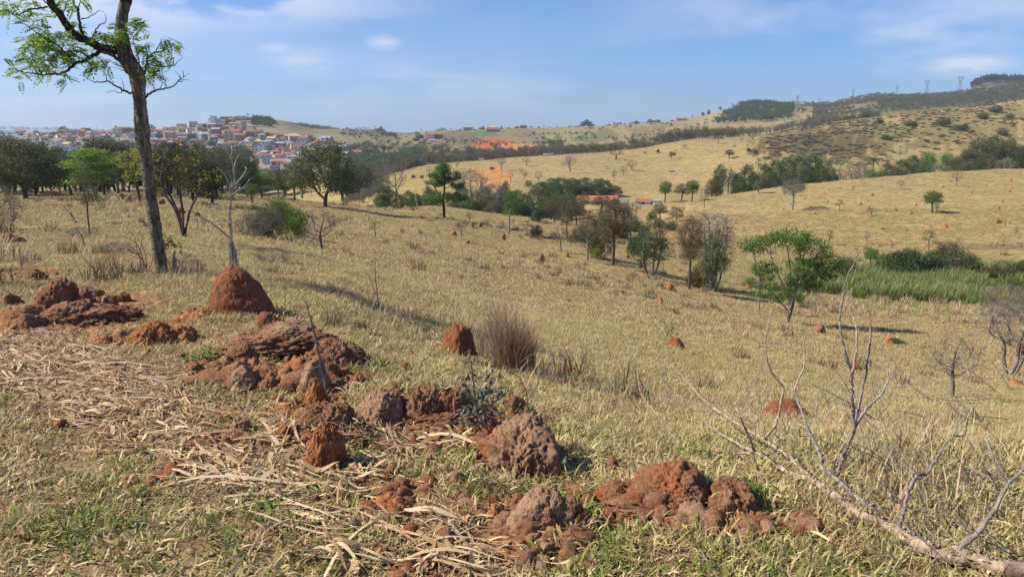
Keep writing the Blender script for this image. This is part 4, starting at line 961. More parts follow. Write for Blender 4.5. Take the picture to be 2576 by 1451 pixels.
# bright green tufts among the clods
tu = []
for px, py, rx, n in [(1450,1290,50,26),(1540,1380,70,34),(1490,1440,90,30),(1260,980,70,26),(1340,1240,30,8),(480,980,60,16),(660,1000,60,14),(900,920,60,20),(1060,930,90,26),(870,1150,40,14),(1130,1160,40,12),(230,1300,160,40),
                      (560,1350,200,50),(60,1000,60,20),(100,1350,100,30),(1880,1260,40,16),(2120,1420,120,34),(1820,1420,160,36),(760,1230,50,10),(1190,1230,40,10),(620,1090,40,8),(1400,1100,60,14),(300,1180,120,30),(900,1400,120,26),(700,870,40,10),(380,880,60,12)]:
    p = gp(px, py); r = rx/ppm(p)
    q = gr.normal(size=(n, 2))*np.array([r*.6, r*.8]); tu.append((q+np.array([p.x, p.y]))[:max(3, int(n*.75))])
tu = np.concatenate(tu); k = len(tu)
scatter('green_grass', GREEN, np.stack([tu[:, 0], tu[:, 1], H(tu[:, 0], tu[:, 1])], 1), .7+.6*gr.random(k), np.stack([gr.normal(0, .1, k), gr.normal(0, .1, k), gr.random(k)*6.28], 1), 'bright green grass tufts growing between the clods', 'grass')
# reeds in the wet hollow
REED = [blades(120+i, 40, .5, .6, 1.5+.3*i, .05, 'leaf_reed', .5, 3, 0, .3) for i in range(3)]
x = gr.uniform(20, 75, 15000); y = gr.uniform(62, 96, 15000); z = H(x, y); a, b_ = picxy(x, y, z)
edge = fbm(x*.12, y*.12, octv=3, seed=4)*22
k = (a > 2010+edge*3) & (a < 2900) & (b_ > 692+edge*.5) & (b_ < 738+edge*1.6+(a-2010)*.085) & (gr.random(len(x)) < .70+fbm(x*.22, y*.22, octv=3, seed=44)*1.6+.2*(b_ < 730))
x, y, z = x[k], y[k], z[k]; n = len(x)
scatter('reeds', REED, np.stack([x, y, z], 1), np.stack([np.ones(n)*1.0, np.ones(n), .3+.8*gr.random(n)], 1), np.stack([gr.normal(0, .08, n), gr.normal(0, .08, n), gr.random(n)*6.28], 1), 'tall green reeds in the wet hollow on the right', 'reeds')
x, y = world_pts(gr, 55, 100, .5); z = H(x, y); a, b_ = picxy(x, y, z)
k = (a > 1950) & (b_ > 735+fbm(x*.1, y*.1, seed=6)*20) & (b_ < 800+(a-2000)*.04); x, y, z = x[k], y[k], z[k]; n = len(x)
TUSS = [blades(140+i, 40, .22, .25, .6, .02, 'grass_tuft', .6, 3, 0, .45) for i in range(3)]
scatter('rank_grass', TUSS, np.stack([x, y, z], 1), .8+1.0*gr.random(n), np.stack([x*0, x*0, gr.random(n)*6.28], 1), 'rank brown tussock grass along the reed bed', 'grass')
# coarse tussocks sprinkled over the whole pasture
x, y = world_pts(gr, 7, 130, .26); n0 = len(x); k = gr.random(n0) < np.clip(.12+fbm(x*.10, y*.10, octv=4, seed=8)*2.4, 0, 1); x, y = x[k], y[k]; z = H(x, y); n = len(x)
TUS2 = [blades(150+i, 60, .2, .12, .38, .014, m_, .7, 3, 0, .5) for i, m_ in enumerate(['grass_tuft', 'grass_dark', 'grass_dark', 'grass_tuft'])]
scatter('tussock_grass', TUS2, np.stack([x, y, z], 1), (.6+.7*gr.random(n))*(1+y/90), np.stack([x*0, x*0, gr.random(n)*6.28], 1), 'low brown tussocks sprinkled over the pasture', 'grass')

# taller dry weeds standing in patches: by the tall tree, behind the bank, round the fallen branch
WEED = [blades(170+i, 16, .20, .08, .27, .0048, m_, .7, 3, .05, .45) for i, m_ in enumerate(['grass_tuft', 'grass_dry', 'grass_tuft', 'grass_dark', 'grass_dry'])]
wx = []
for px, py, rx, ry, n in [(300,640,230,60,420),(120,600,140,40,160),(430,700,120,30,160),(620,700,160,40,120),(1180,830,130,70,260),(960,800,120,30,90),(1400,920,130,60,170),(1600,880,220,60,240),(2050,960,260,70,300),(2350,1080,220,90,240),(2250,1220,280,90,130),(1900,1010,160,50,100),(2450,1300,150,100,50),(20,660,60,50,60),(1000,700,300,60,160),(1600,1000,200,60,140)]:
    n = int(n*(.45 if px > 600 else .35)); a_ = px+gr.normal(0, rx*.6, n); b2 = py+gr.normal(0, ry*.6, n)
    p0 = gp(px, py); p1 = gp(px, py-ry*.6); p2 = gp(px, min(py+ry*.6, 1440)); yy = p0.y+gr.normal(0, 1, n)*max(.15, (p1.y-p2.y)/2); yy = np.clip(yy, 2.6, 200)
    wx.append(np.stack([(a_-1288)/HX*yy*1.03, yy], 1))
wx = np.concatenate(wx); wx = wx[bare(wx[:, 0], wx[:, 1]) < .4]; n = len(wx)
scatter('dry_weeds', WEED, np.stack([wx[:, 0], wx[:, 1], H(wx[:, 0], wx[:, 1])], 1), (.5+.9*gr.random(n)**2)*(1+np.clip(wx[:, 1]-8, 0, 12)*.03), np.stack([gr.normal(0, .12, n), gr.normal(0, .12, n), gr.random(n)*6.28], 1), 'taller thin dry weeds standing in patches over the turf', 'weeds')
# ---- far woods, each one mass of trees
def fartree(seed, leaf, bark, w, h, n, size, bare_=False, tall=False):
    rng = np.random.default_rng(seed); mb = MB()
    mb.tube([(0, 0, -.5), (.1, 0, h*.35), (0, .1, h*.7)], [.16, .12, .05], 4, mi=1, cap=False)
    cs = [(rng.normal(0, w*.28), rng.normal(0, w*.28), h*(.45+.4*rng.random())) for _ in range(5)] if not tall else [(rng.normal(0, w*.12), rng.normal(0, w*.12), h*q) for q in (.55, .66, .78, .9)]
    for c in cs:
        mb.tube([(0, 0, h*.3), c], [.08, .03], 3, mi=1, cap=False)
        pts = ell(rng, 12, c, (w*.26, w*.26, h*.16), .3)
        if bare_:
            for p in pts: mb.tube([c, p+rng.normal(0, .1, 3)], [.035, .015], 3, mi=1, cap=False)
            leaves(mb, rng, pts, max(n//100, 1), .3, size*.6, 0, 3)
        else: leaves(mb, rng, pts, n//60, w*.07, size, 0, 1.6)
    return mb.mesh('far_tree', [M[leaf], M[bark]])
FT = dict(dark=[fartree(i, 'leaf_dark', 'bark', 6, 7, 520, .5) for i in (1, 2)], dense=[fartree(3+i, 'leaf_dense', 'bark', 6, 6.5, 480, .5) for i in range(2)],
          brown=[fartree(6+i, 'leaf_brown', 'bark_pale', 5, 6.5, 300, .4) for i in range(2)], bare=[fartree(9+i, 'leaf_grey', 'twig', 5, 6.5, 200, .4, True) for i in range(2)],
          olive=[fartree(12+i, 'leaf_olive', 'bark', 5.5, 6.2, 400, .45) for i in range(2)], blue=[fartree(15+i, 'leaf_blue', 'bark_pale', 4.5, 15, 480, .8, False, True) for i in range(2)])
wr_ = np.random.default_rng(1234)
def wood(name, forms, x, y, sc, label):
    z = H(x, y); n = len(x)
    return scatter(name, forms, np.stack([x, y, z-.2], 1), np.stack([sc, sc, sc*wr_.uniform(.8, 1.2, n)], 1), np.stack([wr_.normal(0, .06, n), wr_.normal(0, .06, n), wr_.random(n)*6.28], 1), label, 'woodland')
def crestY(px):
    a = (np.asarray(px)-1288)/HX; i = np.clip(((a+1.6)/3.2*1600).astype(int), 0, 1600); return YF[i, 16]
def strip(n, p0, p1, d0, d1):
    px = wr_.uniform(p0, p1, n); Y = crestY(px)+wr_.uniform(d0, d1, n); return (px-1288)/HX*Y, Y
x, y = strip(1000, 925, 1850, 8, 80); pxx = 1288+x/y*HX
wood('hedge_wood', FT['brown']+FT['bare']+FT['olive'], x, y, wr_.uniform(.75, 1.25, len(x))*(1+.2*(pxx > 1650)), 'grey-brown strip of wood behind the grassy hillside crest')
x, y = strip(150, 1830, 2110, 5, 60)
wood('hedge_wood', FT['bare']+FT['brown'], x, y, wr_.uniform(.9, 1.35, len(x)), 'pale leafless strip of wood on the hill crest')
x, y = strip(120, 2030, 2230, 60, 150)
wood('hill_wood', FT['dark']+FT['olive'], x, y, wr_.uniform(1.1, 1.6, len(x)), 'dark wood beyond the crest below the lattice mast')
def wedge(n, p0, p1, y0, y1): px = wr_.uniform(p0, p1, n); Y = wr_.uniform(y0, y1, n); return (px-1288)/HX*Y, Y
x, y = wedge(260, 880, 1060, 420, 760); wood('valley_wood', FT['dark']+FT['dense']+FT['olive'], x, y, wr_.uniform(.8, 1.4, len(x)), 'dark green valley wood below the town')
x, y = wedge(320, 1040, 1420, 620, 830); k = ~((np.abs(1288+x/y*HX-1240) < 110) & (y > 730)); wood('valley_wood', FT['olive']+FT['brown']+FT['dense'], x[k], y[k], wr_.uniform(.7, 1.2, k.sum()), 'mixed valley wood below the orange earth cut')
x, y = wedge(200, 860, 1000, 300, 400); k = (1288+x/y*HX) < 930+(y-300)*.6; wood('slope_wood', FT['bare']+FT['brown'], x[k], y[k], wr_.uniform(.6, .9, k.sum()), 'leafless grey wood running down beside the grass')
x, y = wedge(9000, 2040, 2700, 960, 1560); nz = fbm(x*.012, y*.012, octv=5, seed=51); pxx = 1288+x/y*HX; k = (nz > -.45+(pxx < 2200)*.4) & (y < 1400) & (wr_.random(9000) < .75); wood('hill_wood', FT['dense']+FT['bare']+FT['brown']+FT['olive'], x[k], y[k], wr_.uniform(.45, .85, k.sum()), 'dark scrub wood covering the far right hill')
x, y = wedge(900, 2428, 2680, 1520, 1640); wood('eucalyptus_wood', FT['blue'], x, y, wr_.uniform(.8, 1.15, len(x)), 'bluish plantation of tall thin trees on the far right hilltop')
x, y = wedge(1100, 1785, 2020, 980, 1530); pxx = 1288+x/y*HX; k = (pxx > 1792+(y-1000)/500*85+fbm(x*.02, y*.02, octv=3, seed=7)*30) & (wr_.random(1100) < .8) & (y < 1545-np.clip(pxx-1880, 0, 200)*2.2-fbm(x*.03, y*.03, octv=3, seed=5)*120) & (pxx < 1990)
wood('hill_wood', FT['dark'], x[k], y[k], wr_.uniform(.9, 1.4, k.sum()), 'dark green wood on the right flank of the bare hill')
x, y = wedge(700, 1975, 2240, 1000, 1500); k = fbm(x*.02, y*.02, octv=3, seed=27) > -.12; wood('hill_wood', FT['dense']+FT['bare']+FT['brown'], x[k], y[k], wr_.uniform(.6, 1.1, k.sum()), 'thin brown scrub on the far crest left of the pylons')
x, y = wedge(260, 690, 868, 1560, 1760); wood('ridge_wood', FT['dark'], x, y, wr_.uniform(1.1, 1.6, len(x)), 'dark wooded ridge behind the town hill')
x, y = wedge(150, 640, 690, 880, 985); k = wr_.random(150) < .8; wood('hill_wood', FT['dark'], x[k], y[k], wr_.uniform(.7, 1.0, k.sum()), 'dark wood on the slope of the town hill')
x, y = wedge(500, -200, 330, 5600, 6000); wood('horizon_wood', FT['blue'], x, y, wr_.uniform(1.5, 2.4, len(x)), 'far blue wooded ridge on the left horizon')
x, y = wedge(900, 1080, 1780, 800, 1210); k = fbm(x*.015, y*.015, octv=3, seed=77) > .12; wood('scattered_wood', FT['olive']+FT['brown']+FT['dark'], x[k], y[k], wr_.uniform(.3, .8, k.sum()), 'scattered scrub and small trees over the far middle hills')
x, y = wedge(260, 860, 1080, 820, 1140); k = fbm(x*.015, y*.015, octv=3, seed=78) > .1; wood('scattered_wood', FT['olive']+FT['dark'], x[k], y[k], wr_.uniform(.3, .8, k.sum()), 'scattered scrub on the hill right of the town')
# scrub on the steep hillside
x, y = wedge(7000, 1930, 2640, 380, 680); z = H(x, y); a, b_ = picxy(x, y, z); nz = fbm(x*.02, y*.02, octv=4, seed=33)
dens = np.exp(-(((a-2090)/140)**2+((b_-355)/40)**2)) + 0.45*np.exp(-(((a-2450)/170)**2+((b_-315)/45)**2))
k = wr_.random(len(x)) < dens*(.8+nz*1.6); BS = [blades(200+i, 60, .7, .5, 1.2, .16, m_, .8, 2, 0, .5) for i, m_ in enumerate(['leaf_olive', 'grass_dark', 'grass_dark', 'leaf_brown'])]
n = k.sum(); scatter('scrub', BS, np.stack([x[k], y[k], z[k]], 1), np.stack([wr_.uniform(1.0, 2.6, n), wr_.uniform(.5, 1.0, n), wr_.uniform(.4, 1.1, n)], 1), np.stack([x[k]*0, x[k]*0, wr_.normal(0, .25, n)], 1), 'low dark scrub on the steep terraced hillside', 'scrub')
# ------------------------------------------------------------------ clods of earth and termite mounds
import bmesh
_ico = {}
def ico(sub):
    if sub not in _ico:
        bm = bmesh.new(); bmesh.ops.create_icosphere(bm, subdivisions=sub, radius=1)
        _ico[sub] = (np.array([v.co[:] for v in bm.verts]), np.array([[v.index for v in f.verts] for f in bm.faces])); bm.free()
    return _ico[sub]
def clod_mesh(name, seed, size, mat, sub=5, rough=1.0, shape='lump', skew=0.0, crack=.5):
    V, F = ico(sub); rng = np.random.default_rng(seed); o = rng.uniform(0, 50, 3)
    n = V.copy(); P = V*1.5+o
    nl = 5 if shape == 'lump' else (9 if shape == 'flat' else 1)
    r = np.full(len(V), .62 if shape != 'cone' else .8)
    for k in range(nl):   # several lobes grown together
        c = rng.normal(size=3)*np.array([.36, .26, .12]); c *= min(1, .5/np.linalg.norm(c)); rho = rng.uniform(.55, .8); rho = max(rho, np.linalg.norm(c)+.06)
        dt = V@c; r = np.maximum(r, dt+np.sqrt(np.maximum(rho**2-c@c+dt**2, 0)))
    r = r/np.percentile(r, 92)
    r = r*(1+.20*rough*fbm(P[:, 0]*.8, P[:, 1]*.8, P[:, 2]*.8, 3, seed))
    # broken flat faces
    for k in range(10):
        d = rng.normal(size=3); d /= np.linalg.norm(d); d[2] = abs(d[2])*.7; c = rng.uniform(.62, .9)
        dot = V@d; r = np.where(dot*r > c, r*.35+.65*c/np.maximum(dot, .2), r)
    r = r + .15*rough*fbm(P[:, 0]*3.2, P[:, 1]*3.2, P[:, 2]*2.2, 4, seed+5, .6)
    cr = np.abs(fbm(P[:, 0]*1.4, P[:, 1]*1.4, P[:, 2]*1.4, 3, seed+9)); r = r - .13*crack*np.exp(-(cr/.035)**2)
    hi = fbm(P[:, 0]*11, P[:, 1]*11, P[:, 2]*11, 3, seed+7); r = r + .045*rough*hi - .035*rough*(vnoise(P[:, 0]*16, P[:, 1]*16, P[:, 2]*16, seed) > .35)
    v = n*r[:, None]
    if shape == 'cone':
        z = (v[:, 2]+1)/2; v[:, :2] *= (1.1-.25*np.clip(z, 0, 1)**1.6)[:, None]; v[:, 2] = v[:, 2]*1.0
    if shape == 'flat': v[:, 2] = np.where(v[:, 2] > 0, v[:, 2]*.9, v[:, 2]*.4)
    v[:, 2] = np.where(v[:, 2] < 0, v[:, 2]*.45, v[:, 2])
    v[:, 0] += skew*np.clip(v[:, 2], 0, 2)
    zt = v[:, 2].max(); v[:, 2] /= zt
    v = v*np.array(size)
    mb = MB(); mb.add(v, F); return mb.mesh(name, M[mat], True)
CLODS = [  # px, base py, width px, height px, material, shape, skew, words
 (22,772,48,36,'soil_brown','lump',0,'brown earth clod at the left frame edge'),(125,775,120,72,'soil_brown','lump',.1,'large brown earth heap in the left pile'),(195,752,86,30,'soil_brown','lump',0,'brown earth clod at the right of the left pile'),
 (297,762,44,26,'soil_red','lump',0,'reddish earth clod at the right end of the left pile'),(245,778,74,38,'soil_brown','lump',0,'brown earth clod in front of the left pile'),(150,808,130,50,'soil_brown','flat',0,'wide dark brown earth lump below the left pile'),
 (62,832,80,44,'soil_brown','lump',0,'brown earth clod above the straw at left'),(268,802,50,26,'soil_red','lump',0,'small reddish earth clod right of the left pile'),(240,868,70,26,'soil_orange','flat',0,'flat orange earth patch left of the orange ridge'),
 (362,868,118,58,'soil_orange','flat',.15,'bright orange ridge of earth in the grass'),(452,858,76,40,'soil_orange','lump',0,'orange earth clod at the right of the orange ridge'),
 (672,818,76,34,'soil_red','lump',0,'smooth red earth dome below the tall termite mound'),(690,886,188,72,'soil_tan','flat',.1,'wide pale brown earth heap below the tall mound'),(610,912,96,52,'soil_brown','lump',0,'brown earth clod before the wide pale heap'),
 (845,915,120,62,'soil_brown','lump',-.2,'dark earth heap beside the upright stick'),(470,946,56,30,'soil_brown','lump',0,'small crumbly earth clod left of the low herb'),(530,948,60,26,'soil_mix','lump',0,'crumbly earth clod below the low green herb'),
 (592,985,84,62,'soil_tan','lump',0,'pale rounded earth clod in the middle row'),(668,985,68,40,'soil_brown','lump',0,'dark earth clod in the middle row'),(774,992,90,92,'soil_tan','lump',.05,'tall pale earth clod left of the upright stick'),
 (893,992,66,50,'soil_brown','lump',0,'dark brown earth clod right of the upright stick'),(786,1018,60,56,'soil_orange','cone',.1,'small orange pointed clod below the upright stick'),(842,996,44,28,'soil_red','lump',0,'small red earth clod at the foot of the stick'),
 (948,1066,134,86,'soil_tan','lump',0,'big pale brown boulder of earth in the centre'),(1062,1070,118,92,'soil_mix','lump',.05,'big cracked orange and brown boulder of earth'),(1142,1058,98,92,'soil_brown','lump',.05,'dark right part of the big central boulders'),
 (806,1082,134,66,'soil_brown','flat',.2,'brown earth heap in front of the upright stick'),(1288,1040,86,46,'soil_mix','lump',0,'orange-brown clod behind the big tan clod'),(1178,1034,36,26,'soil_orange','lump',0,'small orange clod by the weed stem'),
 (1218,1096,74,54,'soil_brown','lump',0,'crumbly brown clod left above the big tan clod'),(1310,1212,226,148,'soil_tan','lump',.02,'largest tan cracked boulder of earth with deep grooves'),(800,1192,108,128,'soil_orange','cone',.34,'bright orange leaning wedge of earth'),
 (570,1104,98,56,'soil_tan','lump',.1,'grey-tan clod lying in the straw'),(302,1008,46,28,'soil_red','lump',0,'small dark red clod lying in the straw'),(436,1002,54,28,'soil_brown','lump',0,'small brown clod above the straw'),
 (712,1110,60,44,'soil_orange','lump',0,'orange clod at the right edge of the straw'),(956,1304,126,52,'soil_orange','flat',0,'low orange mound circled by a curled dry leaf'),(1248,1322,62,52,'soil_orange','lump',0,'small orange clod in the front'),
 (1372,1336,166,104,'soil_tan','flat',.12,'smooth pale brown hump of earth in the front'),(1542,1194,48,44,'soil_brown','lump',0,'small crumbly clod right of the largest boulder'),(1700,1296,204,128,'soil_mix','lump',.05,'large pitted orange-brown mound of earth'),
 (1850,1306,160,88,'soil_brown','flat',.1,'dark shaded earth heap right of the pitted mound'),(1565,1256,96,44,'soil_brown','flat',0,'low crumbly clod left of the pitted mound'),(1930,1328,64,34,'soil_brown','lump',0,'crumbly clod at the right foot of the heap'),
 (1150,896,92,80,'soil_red','cone',0,'dark red-brown cone of earth beside the dry tussock'),(1348,1268,60,26,'soil_brown','flat',0,'low brown clod below the largest boulder'),(20,612,60,26,'soil_brown','flat',0,'dark earth clod far left behind the pile'),(60,704,76,30,'soil_brown','flat',0,'flat dark earth heap behind the left pile')]
for i, (px, py, w, h, mat, sh, sk, words) in enumerate(CLODS):
    w *= 1.18; h *= 1.05; p = gp(px, py); s = ppm(p); W_, Hh = w/s, h/s
    p.y += W_*.36; p.z = hz(p.x, p.y)-.03-.12*Hh
    z0 = p.z; ztop = at(px, py-h, p.y).z; hh = max(ztop-z0, .5*Hh)
    me = clod_mesh('earth_clod', 500+i*3, (W_*.5, W_*.46, hh), mat, 6 if w > 110 else 5, 1.0 if sh != 'flat' else .8, sh, sk, 1.0 if 'crack' in words or 'groove' in words else .45)
    o = bpy.data.objects.new('earth_clod', me); COL.objects.link(o); o.location = p
    tag(o, words, 'earth clod', 'clods of dug earth in the foreground'); LABELS.append(o)
# the many lesser clods between them
re_ = np.random.default_rng(23)
for (ax, ay, bx, by, n, spx, spy, where) in [(10,775,300,805,16,20,22,'left pile'),(400,880,620,940,12,30,22,'upper row, left part'),(620,930,900,985,18,30,26,'upper row, middle part'),(880,1010,1250,1050,14,30,22,'central boulders'),(700,1080,860,1120,8,40,22,'orange wedge'),
        (1180,1090,1280,1120,9,30,22,'largest boulder'),(1420,1225,1650,1260,10,30,20,'pitted mound'),(1640,1300,1960,1335,14,30,14,'foot of the pitted mound'),(1150,1260,1400,1330,12,50,26,'pale hump'),(420,990,620,1090,8,40,26,'straw edge')]:
    for q in range(int(n*.95)):
        t_ = re_.random(); px, py = ax+(bx-ax)*t_+re_.normal(0, spx*.6), ay+(by-ay)*t_+re_.normal(0, spy*.6); p = gp(px, py); w = re_.uniform(.045, .12)*(1.25 if py < 1000 else 1)
        mat = re_.choice(['soil_brown', 'soil_brown', 'soil_mix', 'soil_tan', 'soil_red'])
        me = clod_mesh('earth_clod', int(re_.integers(1e6)), (w*1.25, w*.95, w*re_.uniform(.45, .8)), mat, 4, 1.3, 'lump', 0, .4)
        o = bpy.data.objects.new('earth_clod', me); COL.objects.link(o); p.z -= w*.22; o.location = p; o.rotation_euler = (re_.normal(0, .2), re_.normal(0, .2), re_.uniform(0, 6.28))
        tag(o, 'small '+{'soil_brown': 'brown', 'soil_mix': 'orange-brown', 'soil_tan': 'pale', 'soil_red': 'reddish'}[str(mat)]+' earth clod by the '+where, 'earth clod', 'clods of dug earth in the foreground'); LABELS.append(o)
for i, (px, py, w, h, mat, words) in enumerate([(160,815,330,60,'soil_brown','broad low bed of earth under the left pile'),(690,905,330,80,'soil_brown','broad low bed of earth under the upper row of clods'),(830,1010,300,60,'soil_mix','bed of red-brown earth at the foot of the upright stick'),
        (1050,1085,340,70,'soil_brown','bed of earth under the big central boulders'),(1320,1240,330,60,'soil_brown','bed of earth under the largest boulder'),(1720,1318,420,80,'soil_mix','long low bank of earth under the pitted mound'),(1330,1370,330,60,'soil_mix','flat worn bed of earth at the bottom centre'),(980,1325,300,40,'soil_orange','flat worn orange earth left of the bottom stalk'),(560,975,240,50,'soil_brown','bed of crumbly earth below the low green herb')]):
    p = gp(px, py); s = ppm(p); W_ = w/s; p.y += W_*.22; p.z = hz(p.x, p.y)-.05
    me = clod_mesh('earth_bank', 900+i, (W_*.5, W_*.27, h/s*.55), mat, 6, 1.35, 'flat', 0, .8); o = bpy.data.objects.new('earth_bank', me); COL.objects.link(o); o.location = p; tag(o, words, 'earth bank', 'low banks of dug earth'); LABELS.append(o)
# crumbs of earth round them, past counting
cx_ = []; rc = np.random.default_rng(17)
for (bx, by, rx, ry) in BAREW:
    n = 110; q = rc.normal(size=(n, 2))*np.array([rx*.8, ry*.8]); cx_.append(q+np.array([bx, by]))
cx_ = np.concatenate(cx_); n = len(cx_)
CR = [clod_mesh('crumb', 700+i, (1, .9, .9), m_, 3, 1.2) for i, m_ in enumerate(['soil_brown', 'soil_tan', 'soil_mix', 'soil_red'])]
scatter('earth_crumbs', CR, np.stack([cx_[:, 0], cx_[:, 1], H(cx_[:, 0], cx_[:, 1])-.004], 1), np.exp(rc.normal(-4.2, .75, n)).clip(.004, .07), rc.random((n, 3))*6.28, 'crumbs of brown and orange earth strewn between the clods', 'soil')
# the tall mound
p = gp(582, 786); s = ppm(p); W_ = 152/s; p.y += W_*.36; p.z = hz(p.x, p.y)-.05
V, F = ico(6); P = V*2+9; z = V[:, 2]; up = np.clip(z, 0, 1)
r = 1+.10*fbm(P[:, 0]*.8, P[:, 1]*.8, P[:, 2]*.8, 3, 4)+.05*fbm(P[:, 0]*3, P[:, 1]*3, P[:, 2]*4, 4, 6)+.022*fbm(P[:, 0]*13, P[:, 1]*13, P[:, 2]*13, 3, 8)
v = V*r[:, None]; rad = (1.0-.14*up**1.5); v[:, 0] *= rad; v[:, 1] *= rad; v[:, 0] += -.20*up+.05; v[:, 0] = np.where(v[:, 0] > -.1, v[:, 0]*(1.12-.12*up), v[:, 0]*.93)
v[:, 2] = np.where(v[:, 2] < 0, v[:, 2]*.3, v[:, 2]); v *= np.array([W_*.5, W_*.5, 126/s])
mb = MB(); mb.add(v, F); hero = mb.build('termite_mound', M['soil_red'], None, True); hero.location = p
tag(hero, 'tall orange-red termite mound, the largest, just right of the tall leaning trunk', 'termite mound')
# smaller mounds over the pastures
MP = [clod_mesh('mound', 800+i, (.5, .5, 1), m_, 4, .75, 'cone', .05*i-.05, .3) for i, m_ in enumerate(['soil_orange', 'soil_red', 'soil_mix'])]
MPD = [clod_mesh('mound', 830+i, (.5, .5, 1), 'soil_brown', 4, .8, 'cone', .1*i, .3) for i in range(2)]
MPO = clod_mesh('mound', 850, (.5, .5, 1), 'soil_orange', 4, .5, 'lump', 0, .2)
def mound(px, py, w, h, me, words, grp):
    p = gp(px, py); s = ppm(p); o = bpy.data.objects.new('termite_mound', me); COL.objects.link(o)
    p.y += w/s*.3; p.z = hz(p.x, p.y)-.03; o.location = p; o.rotation_euler = (0, 0, TR.uniform(-.5, .5)); o.scale = (w/s*1.05, w/s*1.05, h/s*1.05+.03)
    tag(o, words, 'termite mound', grp); LABELS.append(o)
for px, py, w, h, me, words in [
  (1702,876,54,26,MP[1],'low red termite mound with a weed growing behind'),(2066,840,36,26,MPD[0],'dark termite mound shaded on its right'),(2240,868,28,20,MPO,'round orange termite mound with a bush beside'),
  (2448,887,20,15,MPO,'round pale orange mound far right'),(2447,903,12,8,MP[0],'tiny orange mound at the far right'),(2156,934,32,21,MP[1],'small red mound behind the fallen branch'),(2018,928,18,9,MP[1],'tiny red mound behind the fallen branch'),
  (1990,1050,128,44,MP[1],'broad low red mound seen through the fallen branch'),(2562,968,40,12,MP[0],'low red mound at the right frame edge'),(1686,732,26,20,MP[0],'orange mound on the slope below the bushy tree'),(1660,762,24,13,MPO,'low orange mound on the open slope'),
  (1883,725,14,12,MPO,'pale orange mound left of the slender green tree'),(1909,748,14,16,MPD[0],'brown mound behind the slender green tree'),(1616,676,22,22,MPD[1],'dark mound left of the bushy tree'),(1578,650,14,12,MP[0],'orange mound by the brownish tree'),
  (1360,657,26,19,MP[2],'orange mound with a grass shadow'),(1426,647,16,12,MP[2],'brown mound below the shed'),(1265,604,20,17,MP[2],'pointed brown mound before the grove'),(1186,572,15,12,MP[2],'brown mound by the brow'),
  (1207,572,16,13,MP[2],'brown mound by the brow'),(1140,593,22,12,MP[2],'pale worn mound by the brow'),(1013,512,8,11,MP[0],'small orange mound at the brow'),(301,500,26,14,MPD[0],'dark mound on the left field'),
  (324,500,16,10,MPD[1],'dark mound on the left field'),(319,509,22,15,MP[2],'brown mound on the left field'),(404,517,24,18,MPD[0],'dark mound behind the tall trunk'),(407,498,16,12,MPD[1],'dark mound behind the tall trunk'),
  (479,502,12,13,MPD[0],'dark mound by the many-stemmed tree'),(246,500,12,9,MPD[1],'dark mound under the lime tree'),(448,540,34,20,MP[2],'orange-brown mound behind the many-stemmed tree'),(490,548,30,16,MP[2],'low brown mound behind the many-stemmed tree'),(1173,612,24,8,MP[2],'flat worn mound in mid field')]:
    mound(px, py, w, h, me, words, 'termite mounds on the near pasture')
z7 = lambda x, y: (1932+x/2.26, 363+y/2.26)
for i, (x, y, w) in enumerate([(1037,216,16),(997,247,16),(1383,214,22),(1376,272,18),(1337,332,18),(1314,368,24),(842,350,18),(728,382,24),(815,398,24),(660,371,14),(577,375,24),(528,346,22),(518,263,9),(595,293,20),(637,280,10),
        (340,331,16),(327,286,10),(267,399,18),(89,374,13),(118,462,16),(240,521,12),(926,476,20),(1011,476,32),(1307,448,38),(1346,460,18),(697,555,15),(1390,254,16),(130,349,10),(210,316,12),(350,263,10),(376,640,18),(1160,280,14),(890,232,8),(300,330,9),(1420,330,10),(60,420,10),(1180,395,12),(760,470,10)]):
    a, b_ = z7(x, y); w = w/2.26*.85
    mound(a, b_, w*1.1, w*.85, MPO if i in (25, 30, 22) else MP[i % 3], 'orange termite mound on the meadow across the valley', 'orange termite mounds on the far meadow')
